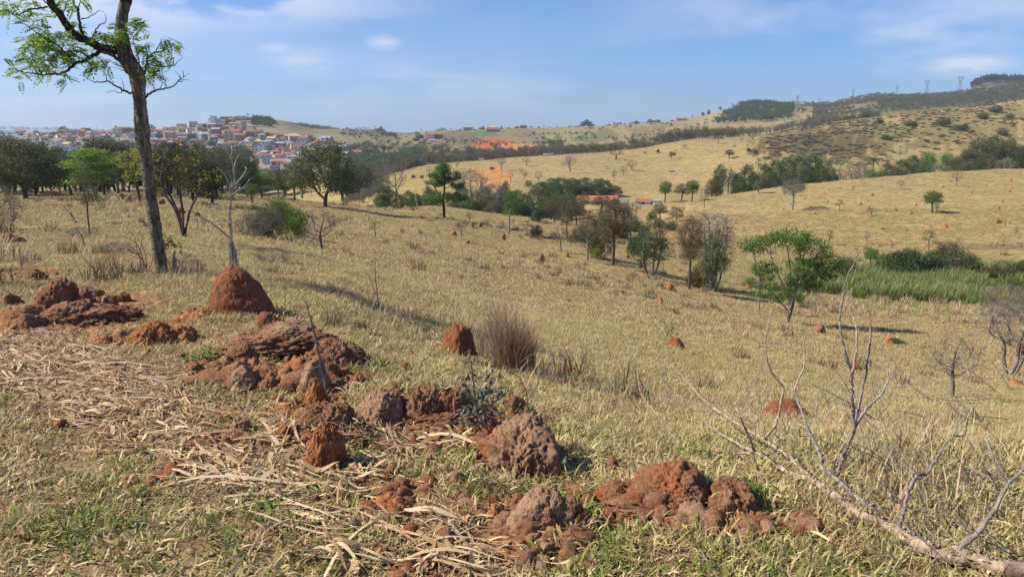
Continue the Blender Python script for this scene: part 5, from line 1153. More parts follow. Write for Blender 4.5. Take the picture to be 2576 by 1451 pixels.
# ------------------------------------------------------------------ dry cane leaves
def in_poly(x, y, poly):
    c = np.zeros(x.shape, bool); n = len(poly)
    for i in range(n):
        x1, y1 = poly[i]; x2, y2 = poly[(i+1) % n]
        m = ((y1 > y) != (y2 > y)) & (x < (x2-x1)*(y-y1)/(y2-y1+1e-9)+x1); c ^= m
    return c
def ribbons(rng, cx, cy, L, w, lift=.04, curl=1.0, head=None, seg=8):
    n = len(cx); th = rng.random(n)*6.283 if head is None else head+rng.normal(0, .5, n)
    kap = rng.normal(0, 2.2, n)*curl/L*.35; s = np.linspace(-.5, .5, seg)[None]*L[:, None]
    ang = th[:, None]+kap[:, None]*s
    ds = L[:, None]/(seg-1); x = cx[:, None]+np.cumsum(np.cos(ang)*ds, 1); y = cy[:, None]+np.cumsum(np.sin(ang)*ds, 1)
    x -= x.mean(1)[:, None]-cx[:, None]; y -= y.mean(1)[:, None]-cy[:, None]
    t = np.linspace(0, 1, seg)[None]; z = H(x, y)+.008+lift*rng.random(n)[:, None]*(np.sin(t*math.pi+rng.random(n)[:, None]*2)**2)+rng.random(n)[:, None]*lift*.6
    tw = rng.normal(0, .9, n)[:, None]+rng.normal(0, 1.2, n)[:, None]*t
    sd = np.stack([-np.sin(ang)*np.cos(tw*.5), np.cos(ang)*np.cos(tw*.5), np.sin(tw*.5)*.8], -1)
    pr = (np.sin(np.clip(t*1.02+.06, 0, 1)*math.pi)**.5)[..., None]*w[:, None, None]*.5
    c = np.stack([x, y, z], -1); v = np.stack([c-sd*pr, c+sd*pr], 2).reshape(n, -1, 3)
    v[..., 2] = np.maximum(v[..., 2], H(v[..., 0], v[..., 1])+.003)
    i = np.arange(seg-1)[None, :, None]*2; f = (np.arange(n)[:, None, None]*2*seg+i+np.array([0, 1, 3, 2])[None, None]).reshape(-1, 4)
    return v.reshape(-1, 3), f
rs = np.random.default_rng(41)
polys = [([(-40,850),(130,835),(250,880),(340,925),(470,985),(560,1040),(700,1050),(760,1160),(770,1200),(700,1265),(560,1230),(420,1195),(290,1120),(150,1050),(40,1000),(-40,940)], 1.0),
         ([(720,1270),(820,1200),(940,1240),(1010,1320),(1060,1390),(1000,1451),(820,1451),(700,1360)], .14), ([(1080,1300),(1180,1290),(1320,1451),(1060,1451)], .3), ([(1080,880),(1200,760),(1290,800),(1230,900)], .25), ([(560,1040),(760,1060),(1000,1100),(1180,1080),(1180,1120),(900,1220),(760,1200)], .35)]
X_ = []; Y_ = []
x = rs.uniform(-5, 2, 90000); y = rs.uniform(2.3, 9, 90000)**1.0; z = H(x, y); a, b_ = picxy(x, y, z)
for poly, dn in polys:
    k = in_poly(a, b_, poly) & (rs.random(len(x)) < dn*.40*np.clip(.9+1.4*fbm(x*1.2, y*1.2, octv=3, seed=13), .15, 1.6)); X_.append(x[k]); Y_.append(y[k])
X_ = np.concatenate(X_); Y_ = np.concatenate(Y_); n = len(X_)
mb = MB(); hd = rs.normal(-.35, .55, n)
v, f = ribbons(rs, X_, Y_, np.exp(rs.normal(-1.45, .6, n)).clip(.05, .8), np.exp(rs.normal(-4.5, .5, n)).clip(.003, .03), .045, 1.0, hd); mb.add(v, f)
o = mb.build('dry_leaf_litter', M['straw']); tag(o, 'thick litter of pale dry cane leaves lying across the left foreground', 'dry leaves', kind='stuff')
# chaff and thatch over all the near ground
x, y = world_pts(rs, 2.0, 8, 260); k = rs.random(len(x)) < np.clip(.55+fbm(x*1.5, y*1.5, octv=3, seed=14)*1.2, .1, 1); x, y = x[k], y[k]; n = len(x)
mb = MB(); v, f = ribbons(rs, x, y, np.exp(rs.normal(-2.75, .4, n)), np.exp(rs.normal(-5.3, .35, n)), .03, .8, None, 5); mb.add(v, f)
o = mb.build('thatch', M['straw']); tag(o, 'short broken straw and dead blades strewn through the near turf', 'thatch', kind='stuff')
def leafline(px, rad=.012, lift=.02, words='', name='dry_leaf', mat='straw', lifts=None, tubew=None, cat='dry leaf'):
    pts = []
    for i, (a, b_) in enumerate(px):
        p = gp(a, b_); l = lift if lifts is None else lifts[i]; p.z += l; q = at(a, b_, p.y); p.x, p.z = q.x, max(q.z, hz(p.x, p.y)+.006); pts.append(p)
    pts = np.array([tuple(p) for p in pts]); k = len(pts); t = np.linspace(0, k-1, k*4)
    c = np.stack([cubic1(np.arange(k, dtype=float), pts[:, j], t) for j in range(3)], 1)
    mb = MB()
    if tubew: mb.tube(c, tubew*(1-.35*np.linspace(0, 1, len(c))), 8)
    else:
        g = np.gradient(c, axis=0); g /= np.linalg.norm(g, axis=1)[:, None]; sd = np.cross(g, [0, .35, 1]); sd /= np.linalg.norm(sd, axis=1)[:, None]
        w = rad*np.sin(np.clip(np.linspace(.08, 1, len(c)), 0, 1)*math.pi)**.5
        l, m_, r_ = c-sd*w[:, None], c-np.array([0, 0, .3])*w[:, None], c+sd*w[:, None]
        v = np.stack([l, m_, r_], 1).reshape(-1, 3); i = np.arange(len(c)-1)[:, None]*3
        mb.add(v, np.concatenate([i+np.array([0, 1, 4, 3]), i+np.array([1, 2, 5, 4])]))
    o = mb.build(name, M[mat], None, True)
    tag(o, words, cat, 'large dry cane leaves and stalks' if cat == 'dry leaf' else None); LABELS.append(o); return o
leafline([(-15,925),(30,950),(70,975),(100,990)], words='thick pale jointed cane stalk at the left frame edge', name='cane_stalk', mat='straw', tubew=.028, cat='cane stalk', lift=.03)
leafline([(1128,1312),(1165,1365),(1200,1410),(1240,1465)], words='thick dry grey cane stalk in the bottom middle', name='cane_stalk', mat='dead_wood', tubew=.017, cat='cane stalk', lift=.02)
for pts, r_, w_, lf in [([(860,1312),(830,1300),(900,1252),(960,1243),(1008,1250),(1012,1275),(985,1300)],.012,'curled dry leaf circling the low orange mound',[.01,.03,.06,.07,.06,.05,.01]),
    ([(762,1305),(820,1310),(890,1322),(970,1338)],.014,'straight pale leaf left of the low orange mound',None),([(780,1310),(850,1318),(960,1310)],.010,'narrow pale leaf above the straight one',None),
    ([(1120,1070),(1150,1078),(1178,1085),(1165,1105),(1130,1108),(1122,1092)],.012,'looped dry leaf left of the largest boulder',[.02,.05,.06,.03,.03,.04]),
    ([(752,1010),(730,990),(700,995),(720,1015),(762,1022)],.010,'pale twisted leaf below the tall pale clod',[.06,.08,.06,.04,.02]),([(725,1015),(710,1040),(730,1070),(755,1100),(762,1110)],.009,'thin hanging curled leaf beside the brown heap',[.08,.07,.06,.05,.02]),
    ([(252,1080),(262,1050),(300,1030),(350,1015),(390,1025)],.012,'arched brown leaf over the straw',[.01,.06,.09,.07,.02]),([(250,960),(290,975),(340,995)],.014,'pale leaf lying in the upper straw',None),
    ([(560,1200),(610,1130),(660,1105),(720,1110),(742,1130),(745,1180)],.011,'long arched leaf right in the straw',[.02,.08,.12,.12,.09,.02]),([(270,955),(330,935),(400,910)],.013,'long grey-brown leaf blade over the straw',[.02,.03,.05]),
    ([(100,820),(115,845),(130,862)],.016,'short broad pale leaf at the top of the straw',[.03,.04,.01]),([(650,1180),(760,1060)],.012,'long brown leaf rising towards the orange wedge',[.02,.1]),([(760,1240),(850,1180),(940,1115)],.010,'long straight brown leaf below the orange wedge',[.02,.04,.05]),
    ([(1230,1190),(1270,1210),(1335,1232)],.010,'pale leaf in front of the largest boulder',None),([(1840,1290),(1870,1320),(1935,1385)],.010,'long pale stalk leaning right of the pitted mound',[.08,.04,.01]),([(1290,1220),(1312,1235),(1338,1252)],.014,'broad pale leaf between boulder and hump',None),
    ([(1290,1345),(1360,1338),(1420,1332)],.009,'thin leaf lying along the foot of the pale hump',None),([(1255,1400),(1215,1380),(1180,1400)],.014,'pale leaf across the bottom stalk',None),([(1170,1450),(1230,1425),(1300,1440),(1340,1462)],.018,'wide pale leaf at the bottom frame edge',None),
    ([(1310,1330),(1250,1390),(1200,1410)],.010,'narrow leaf leaning on the bottom stalk',[.03,.03,.02]),([(975,1195),(1020,1198),(1065,1190)],.012,'pale leaf left of the largest boulder',None)]:
    leafline(pts, r_, .015, w_, lifts=lf)
# ------------------------------------------------------------------ the tall leaning tree
def pline(pts, Y0, Y1, k=4):
    """skeleton line: picture points carried at distances from Y0 to Y1"""
    n = len(pts); P = np.array([tuple(at(a, b_, Y0+(Y1-Y0)*i/max(n-1, 1))) for i, (a, b_) in enumerate(pts)])
    t = np.linspace(0, n-1, (n-1)*k+1)
    return np.stack([cubic1(np.arange(n, dtype=float), P[:, j], t) if n > 2 else np.interp(t, [0, 1], P[:, j]) for j in range(3)], 1)
def prad(r, n, k=4):
    r = np.asarray(r, float); return np.interp(np.linspace(0, len(r)-1, n), np.arange(len(r)), r)
tb = gp(408, 690); YT = tb.y; sT = ppm(tb)
root = empty('tall_tree', tb)
tag(root, 'tall leaning tree with rough dark bark and feathery leaves, left foreground', 'tree')
def part(name, mb, mat, parent, smooth=True):
    o = mb.build(name, M[mat], parent, smooth); o.matrix_parent_inverse = Matrix.Translation(-Vector(parent_loc(parent))); return o
def parent_loc(p):
    l = Vector((0, 0, 0))
    while p is not None: l += p.location; p = p.parent
    return l
rng = np.random.default_rng(6)
mb = MB()
tp = [(409,715),(408,690),(403,655),(397,620),(391,575),(384,530),(378,490),(371,430),(364,385),(360,355),(358,325),(354,290),(353,260),(350,235),(347,205),(340,180),(325,160),(314,135),(309,115),(306,90),(305,60),(310,30),(316,5)]
tr_ = [17,15.5,15.5,15,15,15,15,15.5,16,17,19,15.5,14.5,15.5,18.5,19.5,20,19,17.5,16,14,13,13.5]
c = pline(tp, YT, YT, 6); r = prad(np.array(tr_)/sT*.92, len(c)); n_ = 26
nz = 1+.10*fbm(np.arange(len(c))[:, None]*.55+np.zeros((1, n_)), np.cos(np.arange(n_)*6.283/n_)[None]*1.8+np.zeros((len(c), 1)), np.sin(np.arange(n_)*6.283/n_)[None]*1.8+np.zeros((len(c), 1)), 4, 2)*2
k0 = mb.n; mb.tube(c, r, n_, cap=False); V = mb.v[-1].reshape(len(c), n_, 3); ctr = V.mean(1, keepdims=True); mb.v[-1] = (ctr+(V-ctr)*nz[..., None]).reshape(-1, 3)
# flakes of bark standing off the trunk
for q in range(900):
    i = rng.integers(2, len(c)-30); j = rng.integers(0, n_); p0 = V[i, j]; d = (p0-ctr[i, 0]); d /= np.linalg.norm(d); t_ = np.cross(d, [0, 0, 1]); s_ = rng.uniform(.006, .016)
    p0 = ctr[i, 0]+(p0-ctr[i, 0])*nz[i, j]
    mb.add([p0-t_*s_, p0+t_*s_, p0+t_*s_*.6+np.array([0, 0, s_*2.2])+d*s_*rng.uniform(.3, 1.3), p0-t_*s_*.6+np.array([0, 0, s_*2.2])+d*s_*rng.uniform(.2, 1.0)], [(0, 1, 2, 3)])
trunk = part('trunk', mb, 'bark_hero', root)
def limb(pts, r0, r1, Y0, Y1, name='limb', mat='bark_dark', n=8):
    mb = MB(); c = pline(pts, Y0, Y1, 5); c[1:-1] += rng.normal(0, .006, c[1:-1].shape); mb.tube(c, np.linspace(r0, r1, len(c))/sT, n, jit=.12, rng=rng)
    part(name, mb, mat, root); return c
Lm = []
Lm.append(limb([(318,8),(330,-20),(345,-45)], 11, 8, YT, YT+.3)); Lm.append(limb([(314,8),(304,-15),(296,-40)], 8, 6, YT, YT-.3))
Lm.append(limb([(302,122),(285,126),(260,123),(240,115),(222,104),(205,98),(190,90),(175,75),(165,60),(155,42),(145,30),(132,15),(125,2),(118,-20)], 10, 6.5, YT, YT-.9, n=12))
Lm.append(limb([(306,155),(295,148),(278,138),(256,130)], 5, 3.5, YT, YT-.2, mat='bark_hero')); Lm.append(limb([(256,128),(240,137),(225,146),(205,156),(192,158),(180,170),(165,180),(150,186),(128,187),(105,188),(88,186),(68,183),(48,178),(35,173)], 4.5, .8, YT-.2, YT-1.0))
Lm.append(limb([(208,98),(206,85),(202,68),(198,45),(194,25),(186,8),(180,-15)], 3.6, 2, YT-.4, YT-.2)); Lm.append(limb([(198,45),(200,25),(202,0)], 1.6, 1, YT-.4, YT-.6))
Lm.append(limb([(229,106),(235,92),(243,75),(252,63),(262,60),(267,50),(262,35)], 1.8, .5, YT-.3, YT, 'twig')); Lm.append(limb([(203,50),(218,46),(235,38),(247,27),(262,30)], 1.4, .4, YT-.3, YT-.2, 'twig'))
Lm.append(limb([(158,48),(148,38),(138,20),(120,10),(100,-10)], 2.6, 1.2, YT-.7, YT-1.2)); Lm.append(limb([(120,18),(95,22),(75,26),(60,30),(45,38),(28,30),(12,22)], 2.2, .6, YT-.8, YT-1.3))
Lm.append(limb([(78,26),(74,45),(85,55),(80,65)], 1.3, .5, YT-1, YT-1.1, 'twig')); Lm.append(limb([(172,68),(165,52),(160,30),(170,10)], 1.8, .8, YT-.7, YT-.5, 'twig'))
Lm.append(limb([(338,237),(320,232),(300,222),(285,213),(270,205),(250,207),(235,205),(222,198),(212,190)], 2.6, .4, YT, YT-.5)); Lm.append(limb([(268,205),(268,190),(274,180)], 1.2, .4, YT-.3, YT-.4, 'twig')); Lm.append(limb([(313,228),(300,235),(282,228),(266,236)], 1.1, .3, YT, YT-.2, 'twig')); Lm.append(limb([(313,228),(310,210),(303,195)], .9, .3, YT, YT+.1, 'twig'))
Lm.append(limb([(366,246),(375,237),(388,229),(400,226),(420,223),(440,215),(450,205),(462,195),(478,185)], 2.8, .4, YT, YT+.4))
for a in [[(418,222),(415,205),(408,195)], [(440,215),(452,198),(455,185)], [(450,206),(468,200),(478,202)], [(388,229),(384,215),(378,205)], [(404,226),(408,210),(420,205)], [(455,200),(448,188),(440,178)], [(462,195),(460,180),(458,176)]]:
    Lm.append(limb(a, 1.0, .25, YT+.3, YT+.4, 'twig'))
Lm.append(limb([(362,190),(366,170),(370,150),(380,138),(392,132),(405,130),(418,125),(432,115),(440,112)], 2.4, .6, YT, YT+.5)); Lm.append(limb([(368,160),(385,165),(405,168),(425,168),(438,165),(450,154),(460,145)], 1.8, .4, YT, YT+.3))
Lm.append(limb([(352,185),(350,165),(346,140),(340,118),(333,100)], 1.8, .6, YT, YT-.2)); Lm.append(limb([(392,132),(398,118),(405,105),(412,92)], 1.4, .3, YT+.2, YT+.3, 'twig')); Lm.append(limb([(410,128),(408,112),(402,95)], 1.2, .3, YT+.3, YT+.3, 'twig')); Lm.append(limb([(438,166),(438,150),(436,144)], 1, .3, YT+.3, YT+.4, 'twig'))
Lm.append(limb([(325,188),(312,180),(298,172),(280,168)], 1.3, .3, YT, YT-.3, 'twig')); Lm.append(limb([(340,100),(346,90),(350,82)], 1, .3, YT, YT+.1, 'twig'))
Lm.append(limb([(358,205),(363,240),(362,260),(365,295),(370,320),(376,335)], 3.2, 3.6, YT-.12, YT-.12, 'climbing_stem', 'bark_pale'))
Lm.append(limb([(190,158),(170,140),(150,120),(120,100),(100,88),(60,60)], 2.2, .8, YT-.4, YT-1.1)); Lm.append(limb([(225,146),(200,132),(175,128),(150,130),(120,128)], 1.8, .7, YT-.3, YT-1.0)); Lm.append(limb([(105,188),(92,165),(85,150),(78,135)], 1.4, .5, YT-.6, YT-.9, 'twig'))
def pinnate(mb, p, d, L, rng, pairs=5):
    """one feather leaf: midrib with paired leaflets"""
    d = d/np.linalg.norm(d); up = rng.normal(size=3)*.5+np.array([0, 0, 1]); s = np.cross(d, up); s /= np.linalg.norm(s); u = np.cross(s, d)
    for i in range(pairs+1):
        t = (i+1)/(pairs+1); c = p+d*L*t-np.array([0, 0, 1])*L*.35*t*t
        ll = L*.42*(1-.35*abs(t-.5)*2)
        for sg in ((-1, 1) if i < pairs else (0,)):
            e = (s*sg*.8+d*(.55 if sg else 1)); e /= np.linalg.norm(e); e = e*ll-np.array([0, 0, ll*.18]); w = np.cross(e, u); w = w/np.linalg.norm(w)*ll*.20
            mb.add([c, c+e*.5+w, c+e, c+e*.5-w], [(0, 1, 2, 3)])
mbs = MB(); leafc = [(110,85,36,26),(130,110,40,26),(85,150,38,16),(60,178,26,9),(42,172,14,5),(100,172,34,9),(150,132,30,15),(172,142,34,16),(205,132,32,11),(182,72,24,12),(240,95,22,9),(285,92,24,12),(270,105,16,6),(320,62,20,14),(300,78,18,10),(345,68,14,6),
      (90,48,26,10),(15,10,18,7),(60,12,20,6),(100,30,24,8),(145,5,20,6),(182,14,26,10),(250,165,26,10),(275,160,20,7),(172,192,14,7),(350,115,20,10),(365,140,24,12),(380,158,26,12),(408,155,22,11),(375,188,22,13),(425,108,18,9),(442,112,12,6),(120,130,46,20),(160,95,26,9),(225,150,24,8),(210,2,22,6),(75,130,24,9),(130,170,30,9),(20,30,14,5)]
for (a, b_, rr_, n_) in leafc:
    for q in range(int(n_*1.7)):
        pa, pb = a+rng.normal(0, rr_*.5), b_+rng.normal(0, rr_*.36); p = np.array(tuple(at(pa, pb, YT-.55*(350-pa)/250+rng.normal(0, .28))))
        d = rng.normal(size=3)*np.array([1, .8, .45]); d[0] += -.4 if a < 300 else .3
        pinnate(mbs, p, d, rng.uniform(.09, .17)*YT/9.5, rng)
part('foliage', mbs, 'leaf_hero', root, False)
# green plant on the trunk's foot and the grey stump beside it
def broadplant(words, name, cat, px, py, spots, Yo, mat, L=.09, stem=True, elong=2.4, stems=None):
    p = gp(px, py); r_ = empty(name, p); Y = p.y+Yo; mb = MB(); ms = MB()
    for (a, b_, n_, sp) in spots:
        for q in range(n_):
            c = np.array(tuple(at(a+rng.normal(0, sp), b_+rng.normal(0, sp*.8), Y+rng.normal(0, sp*.8)/ppm(p)))); d = rng.normal(size=3); d[2] = -abs(d[2])*.5+.1; d /= np.linalg.norm(d)
            s = np.cross(d, [0, 0, 1.]); s /= np.linalg.norm(s)+1e-6; l = L*rng.uniform(.6, 1.2); w = l/elong/2; m = c+d*l*.5; mb.add([c, m+s*w+np.array([0, 0, .2*w]), c+d*l-np.array([0, 0, .1*l]), m-s*w+np.array([0, 0, .2*w]), m-np.array([0, 0, .12*w])], [(0, 1, 4), (1, 2, 4), (2, 3, 4), (3, 0, 4)])
    for st in (stems or [[(px, py), (spots[0][0], spots[0][1])]]):
        cc = pline(st, p.y, Y, 4); ms.tube(cc, np.linspace(.008, .003, len(cc)), 5)
    ms_o = ms.build('stem', M['bark_pale'], r_); ms_o.matrix_parent_inverse = Matrix.Translation(-Vector(p))
    if mb.v: lo = mb.build('leaves', M[mat], r_); lo.matrix_parent_inverse = Matrix.Translation(-Vector(p))
    tag(r_, words, cat); LABELS.append(r_); return r_
broadplant('broad-leaved dark green plant at the foot of the tall leaning trunk', 'leafy_plant', 'plant', 418, 645, [(412,598,26,9),(430,612,22,9),(408,622,14,7),(450,620,8,5),(405,585,6,5)], 0, 'leaf_dark', .15)
broadplant('small-leaved weed growing up before the big central boulders', 'weed', 'plant', 1208, 1090, [(1180,960,26,14),(1192,985,26,18),(1215,1010,26,16),(1235,985,22,12),(1180,905,14,6),(1165,1030,18,12),(1240,940,14,12),(1195,1060,20,16),(1180,935,12,8),(1260,1000,14,8)], 0, 'leaf_grey', .055, stems=[[(1208,1090),(1196,1010),(1190,950),(1180,880)],[(1196,1010),(1225,985),(1240,950)],[(1200,1050),(1175,1030),(1160,1020)],[(1200,1040),(1240,1015),(1262,1000)]])
broadplant('low green herb cushion between the clods', 'herb', 'plant', 510, 912, [(500,898,60,15),(530,888,50,14),(475,905,30,10),(545,905,24,10)], 0, 'leaf_green', .035, elong=1.3)
broadplant('tiny grey-green seedling right of the largest boulder', 'seedling', 'plant', 1442, 1205, [(1420,1155,7,4),(1452,1180,7,4),(1430,1190,5,6),(1400,1195,5,6)], 0, 'leaf_grey', .035, elong=1.4, stems=[[(1442,1205),(1436,1185),(1420,1155)],[(1440,1200),(1452,1180)]])
broadplant('small green seedling above the pitted mound', 'seedling', 'plant', 1752, 1160, [(1745,1130,22,14),(1775,1138,18,10),(1720,1128,10,6)], 0, 'leaf_green', .04)
broadplant('dark-leaved weed standing behind the low red mound', 'weed', 'plant', 1690, 862, [(1690,820,14,5),(1680,835,14,6),(1668,808,4,2),(1698,838,10,5)], 0, 'leaf_dark', .12, stems=[[(1690,862),(1688,825),(1690,798)],[(1690,850),(1668,808)]])
broadplant('tuft of green blades right of the pitted mound', 'grass_tuft', 'plant', 1892, 1250, [(1880,1215,20,10),(1900,1230,20,12),(1865,1205,8,8)], 0, 'leaf_green', .09, elong=6)
# thin sticks and saplings
def sticks(words, name, cat, base, lines, r0=.006, mat='twig', group=None, Y=None):
    p = gp(*base); r_ = empty(name, p); mb = MB()
    for ln in lines:
        rr = ln[2] if len(ln) > 2 else r0; dy = ln[1]
        cc = pline(ln[0], p.y, p.y+dy, 4); cc[1:] += rng.normal(0, .003, cc[1:].shape); mb.tube(cc, np.linspace(rr, rr*.35, len(cc)), 5)
    o = mb.build('stems', M[mat], r_); o.matrix_parent_inverse = Matrix.Translation(-Vector(p)); tag(r_, words, cat, group); LABELS.append(r_); return r_
sticks('upright leafless stick standing in the middle clods', 'dry_sapling', 'sapling', (822,1000), [([(822,1000),(808,930),(795,850),(782,800),(765,755)],0,.011),([(800,860),(820,900),(822,940)],.05),([(815,960),(840,890),(870,850),(880,840)],.1,.004),([(806,920),(760,935),(715,955),(682,952)],-.1,.004),([(785,800),(755,785),(740,786)],0,.003),([(800,850),(760,830),(715,812)],.1,.004)], .006, 'dead_grey')
sticks('curved bare stem behind the largest boulder', 'bare_sapling', 'sapling', (1325,1050), [([(1325,1050),(1328,1010),(1318,970),(1295,940),(1265,935)],0,.007),([(1326,1040),(1345,980),(1380,920),(1415,860)],.2,.005)], .005)
sticks('long dead twig lying over the big central boulders', 'dead_twig', 'dead twig', (1190,1035), [([(1060,960),(1120,985),(1180,1010),(1250,1040),(1300,1055),(1420,1095)],0,.006),([(1160,1000),(1200,1005),(1260,990)],0,.004)], .005)
sticks('dark dead twig lying left of the red-brown cone', 'dead_twig', 'dead twig', (1090,885), [([(1005,882),(1060,884),(1100,882),(1140,893)],0,.007)], .006)
sticks('thin bare sapling in the middle of the near field', 'dry_sapling', 'sapling', (955,785), [([(955,785),(948,730),(944,690),(946,650)],0,.009),([(950,740),(930,705),(922,680)],0,.004),([(948,730),(970,700),(985,690)],.1,.004),([(946,700),(938,670),(925,655)],0,.003),([(945,690),(960,665),(962,650)],0,.003)], .006)
sticks('small bare pale shrub at the far left above the clods', 'dry_sapling', 'sapling', (58,694), [([(58,694),(52,650),(48,620),(42,590)],0,.009),([(54,660),(70,635),(88,610)],.1,.006),([(52,650),(30,630),(10,618)],0,.004),([(55,670),(75,650),(85,640)],0,.004),([(50,640),(40,615),(20,600)],0,.003)], .006, 'dead_grey')
sticks('thin dry stalk above the left clods', 'bare_sapling', 'sapling', (122,702), [([(122,702),(116,670),(108,648)],0,.004),([(118,690),(132,672)],0,.003)], .004)
sticks('leaning pair of thin bare stems right of the tall mound', 'dead_twig', 'dead twig', (722,740), [([(718,738),(690,705),(655,675),(620,640)],.6,.006),([(722,740),(712,700),(700,660)],0,.005)], .005)
sticks('bare pale forked shrub left of the tall trunk', 'dry_shrub', 'shrub', (190,618), [([(190,560),(182,545),(170,530),(155,515)],0,.02),([(220,640),(208,600),(190,575),(183,573)],0,.018),([(190,560),(210,550),(228,535)],0,.014),([(186,552),(180,535),(175,512)],0,.012),([(215,630),(205,600)],0,.015)], .012, 'dead_grey')
sticks('bare tangled shrub at the foot of the tall trunk', 'dry_shrub', 'shrub', (372,686), [([(372,686),(358,655),(345,640),(320,628)],-.2,.016),([(360,660),(352,630),(340,610),(300,590)],0,.010),([(350,640),(330,620),(300,612)],0,.008),([(372,686),(365,640),(355,610)],0,.010),([(345,640),(340,600),(310,565)],0,.006),([(355,650),(330,645),(300,640)],0,.006),([(372,686),(385,650),(390,620)],0,.008),([(350,640),(358,600),(350,580)],0,.005)], .006, 'twig')
sticks('bare grey stump-like bundle right of the tall trunk', 'dry_stump', 'stump', (440,692), [([(438,692),(436,660),(440,630)],0,.035),([(446,692),(443,665),(440,640)],0,.022),([(450,695),(458,670),(462,650)],0,.008),([(432,690),(424,660),(418,645)],0,.008),([(452,694),(470,675),(480,668)],0,.006)], .01, 'dead_grey')
sticks('forked bare pale tree standing behind the tall mound', 'forked_tree', 'tree', (594,676), [([(583,668),(580,620),(580,580),(578,545),(580,510),(584,478)],0,.042),([(596,676),(592,640),(584,610),(580,590)],0,.04),([(584,478),(590,455),(588,430),(582,400),(570,380),(560,372)],0,.026),([(582,400),(584,380),(582,365),(592,345)],.2,.014),
     ([(584,478),(600,455),(612,440),(620,425),(616,420)],.3,.02),([(582,500),(598,480),(612,472),(625,455),(636,448)],.3,.016),([(583,478),(570,450),(558,430),(545,420)],-.3,.02),([(588,430),(596,400),(605,385)],.2,.012),([(580,575),(600,565),(618,555)],.2,.012),([(590,635),(612,620),(640,600)],.3,.012),([(578,560),(558,555),(535,558)],-.2,.008),([(580,600),(562,585),(530,560),(495,540),(476,525)],-.6,.018)], .01, 'bark_white')
LABELS[-1].children[0].name = 'trunk'
for (px, py, h, w, kind, words) in [(668,600,78,110,'bush_b','olive bush with a tangle of twigs right of the forked bare tree'),(640,600,70,90,'bush_bare','grey twig tangle right of the forked bare tree'),(700,580,80,90,'bush_c','bright green bush right of the forked bare tree'),
        (12,580,116,90,'bush_bare','dark tangled bare bush at the left frame edge'),(690,660,42,110,'bush_bare','low dead twig tangle below the green bush'),(470,690,46,100,'bush_bare','low dead brush right of the tall trunk'),(215,600,34,90,'bush_bare','dead brush at the foot of the two-stemmed thin tree'),
        (300,640,36,90,'bush_bare','low dead brush left of the tall trunk'),(985,808,34,110,'bush_bare','low dark dead brush at the foot of the thin bare sapling'),(2130,705,60,60,'bush_b','olive bush in the reeds behind the wide green tree'),(2258,866,16,46,'bush_a','low dark bush beside the round orange mound'),
        (2548,945,190,180,'bare_c','bare pale tree with long twigs at the right frame edge'),(2530,800,90,110,'bush_bare','pale bare thicket at the right end of the reeds'),(2555,760,60,60,'bush_c','bright green bush at the right end of the reeds'),(2395,1000,170,130,'bare_b','faint bare sapling behind the fallen branch on the right')]:
    o = putg(kind, px, py, h, w, '', None, 0, words)
# tussocks that stand out
def tussock(px, py, w, h, mat, words, n=150, grp='dry grass tussocks'):
    p = gp(px, py); s = ppm(p); rng2 = np.random.default_rng(int(px*7+py)); mb = MB(); W_, Hh = w/s, h/s; k = n
    p.y += W_*.3; p.z = hz(p.x, p.y)
    me = blades(int(px+py), k, W_*.36, Hh*.35, Hh*1.12, max(.005, W_*.010), mat, .36, 3, 0, .42)
    r_ = empty('grass_tussock', p); o = bpy.data.objects.new('blades', me); COL.objects.link(o); o.parent = r_
    tag(r_, words, 'grass tussock', grp); LABELS.append(r_)
tussock(1280, 938, 110, 196, 'grass_tuft', 'tall dry brown grass tussock, the largest, in the centre', 1100)
tussock(1320, 930, 70, 130, 'grass_dark', 'dark dry grass clump against the right of the tall tussock', 500)
tussock(1200, 900, 110, 110, 'grass_tuft', 'thin pale dry stalks left of the tall tussock', 160)
tussock(1010, 812, 60, 62, 'grass_tuft', 'thin dry stalks beside the dark dead brush', 90)
tussock(1608, 716, 34, 34, 'grass_tuft', 'reddish dry tussock below the bushy tree', 160)
tussock(1355, 664, 40, 16, 'grass_dark', 'dark grass below the orange mound', 140)
for px, py, w, h in [(310,535,26,26),(242,533,22,20),(256,528,18,16),(338,537,20,18),(60,563,26,22),(86,555,22,16),(354,562,18,22),(368,576,18,18),(115,520,26,12),(200,520,22,12),(423,572,12,16),(520,573,18,16),(445,572,22,18),(250,520,20,14),(838,572,22,22),(872,560,20,22),
        (770,592,16,18),(1012,586,16,14),(1056,588,14,14),(1100,590,16,14),(1068,616,14,12),(1260,640,22,10),(1120,655,16,14),(1052,680,44,28),(1300,665,24,16),(1406,690,16,20),(1480,706,28,14),(1620,665,14,14),(160,640,60,40),(260,690,70,50),(240,640,40,26),(840,745,30,18),
        (560,560,22,14),(930,600,14,12),(975,640,12,10),(1160,700,16,12),(1735,800,20,16),(1850,830,22,14),(2070,760,28,16),(1580,755,18,12),(1430,760,18,12),(2330,880,24,12),(2200,840,20,12),(2400,950,26,16),(680,690,40,26),(830,820,60,50),(900,830,40,30)]:
    tussock(px, py, w*1.2, h*1.15, ['grass_dark', 'grass_tuft'][(px+py) % 2], 'small brown grass tussock on the '+('left' if px < 620 else 'middle' if px < 1350 else 'right-hand')+' pasture', 130, 'small brown tussocks on the pasture')
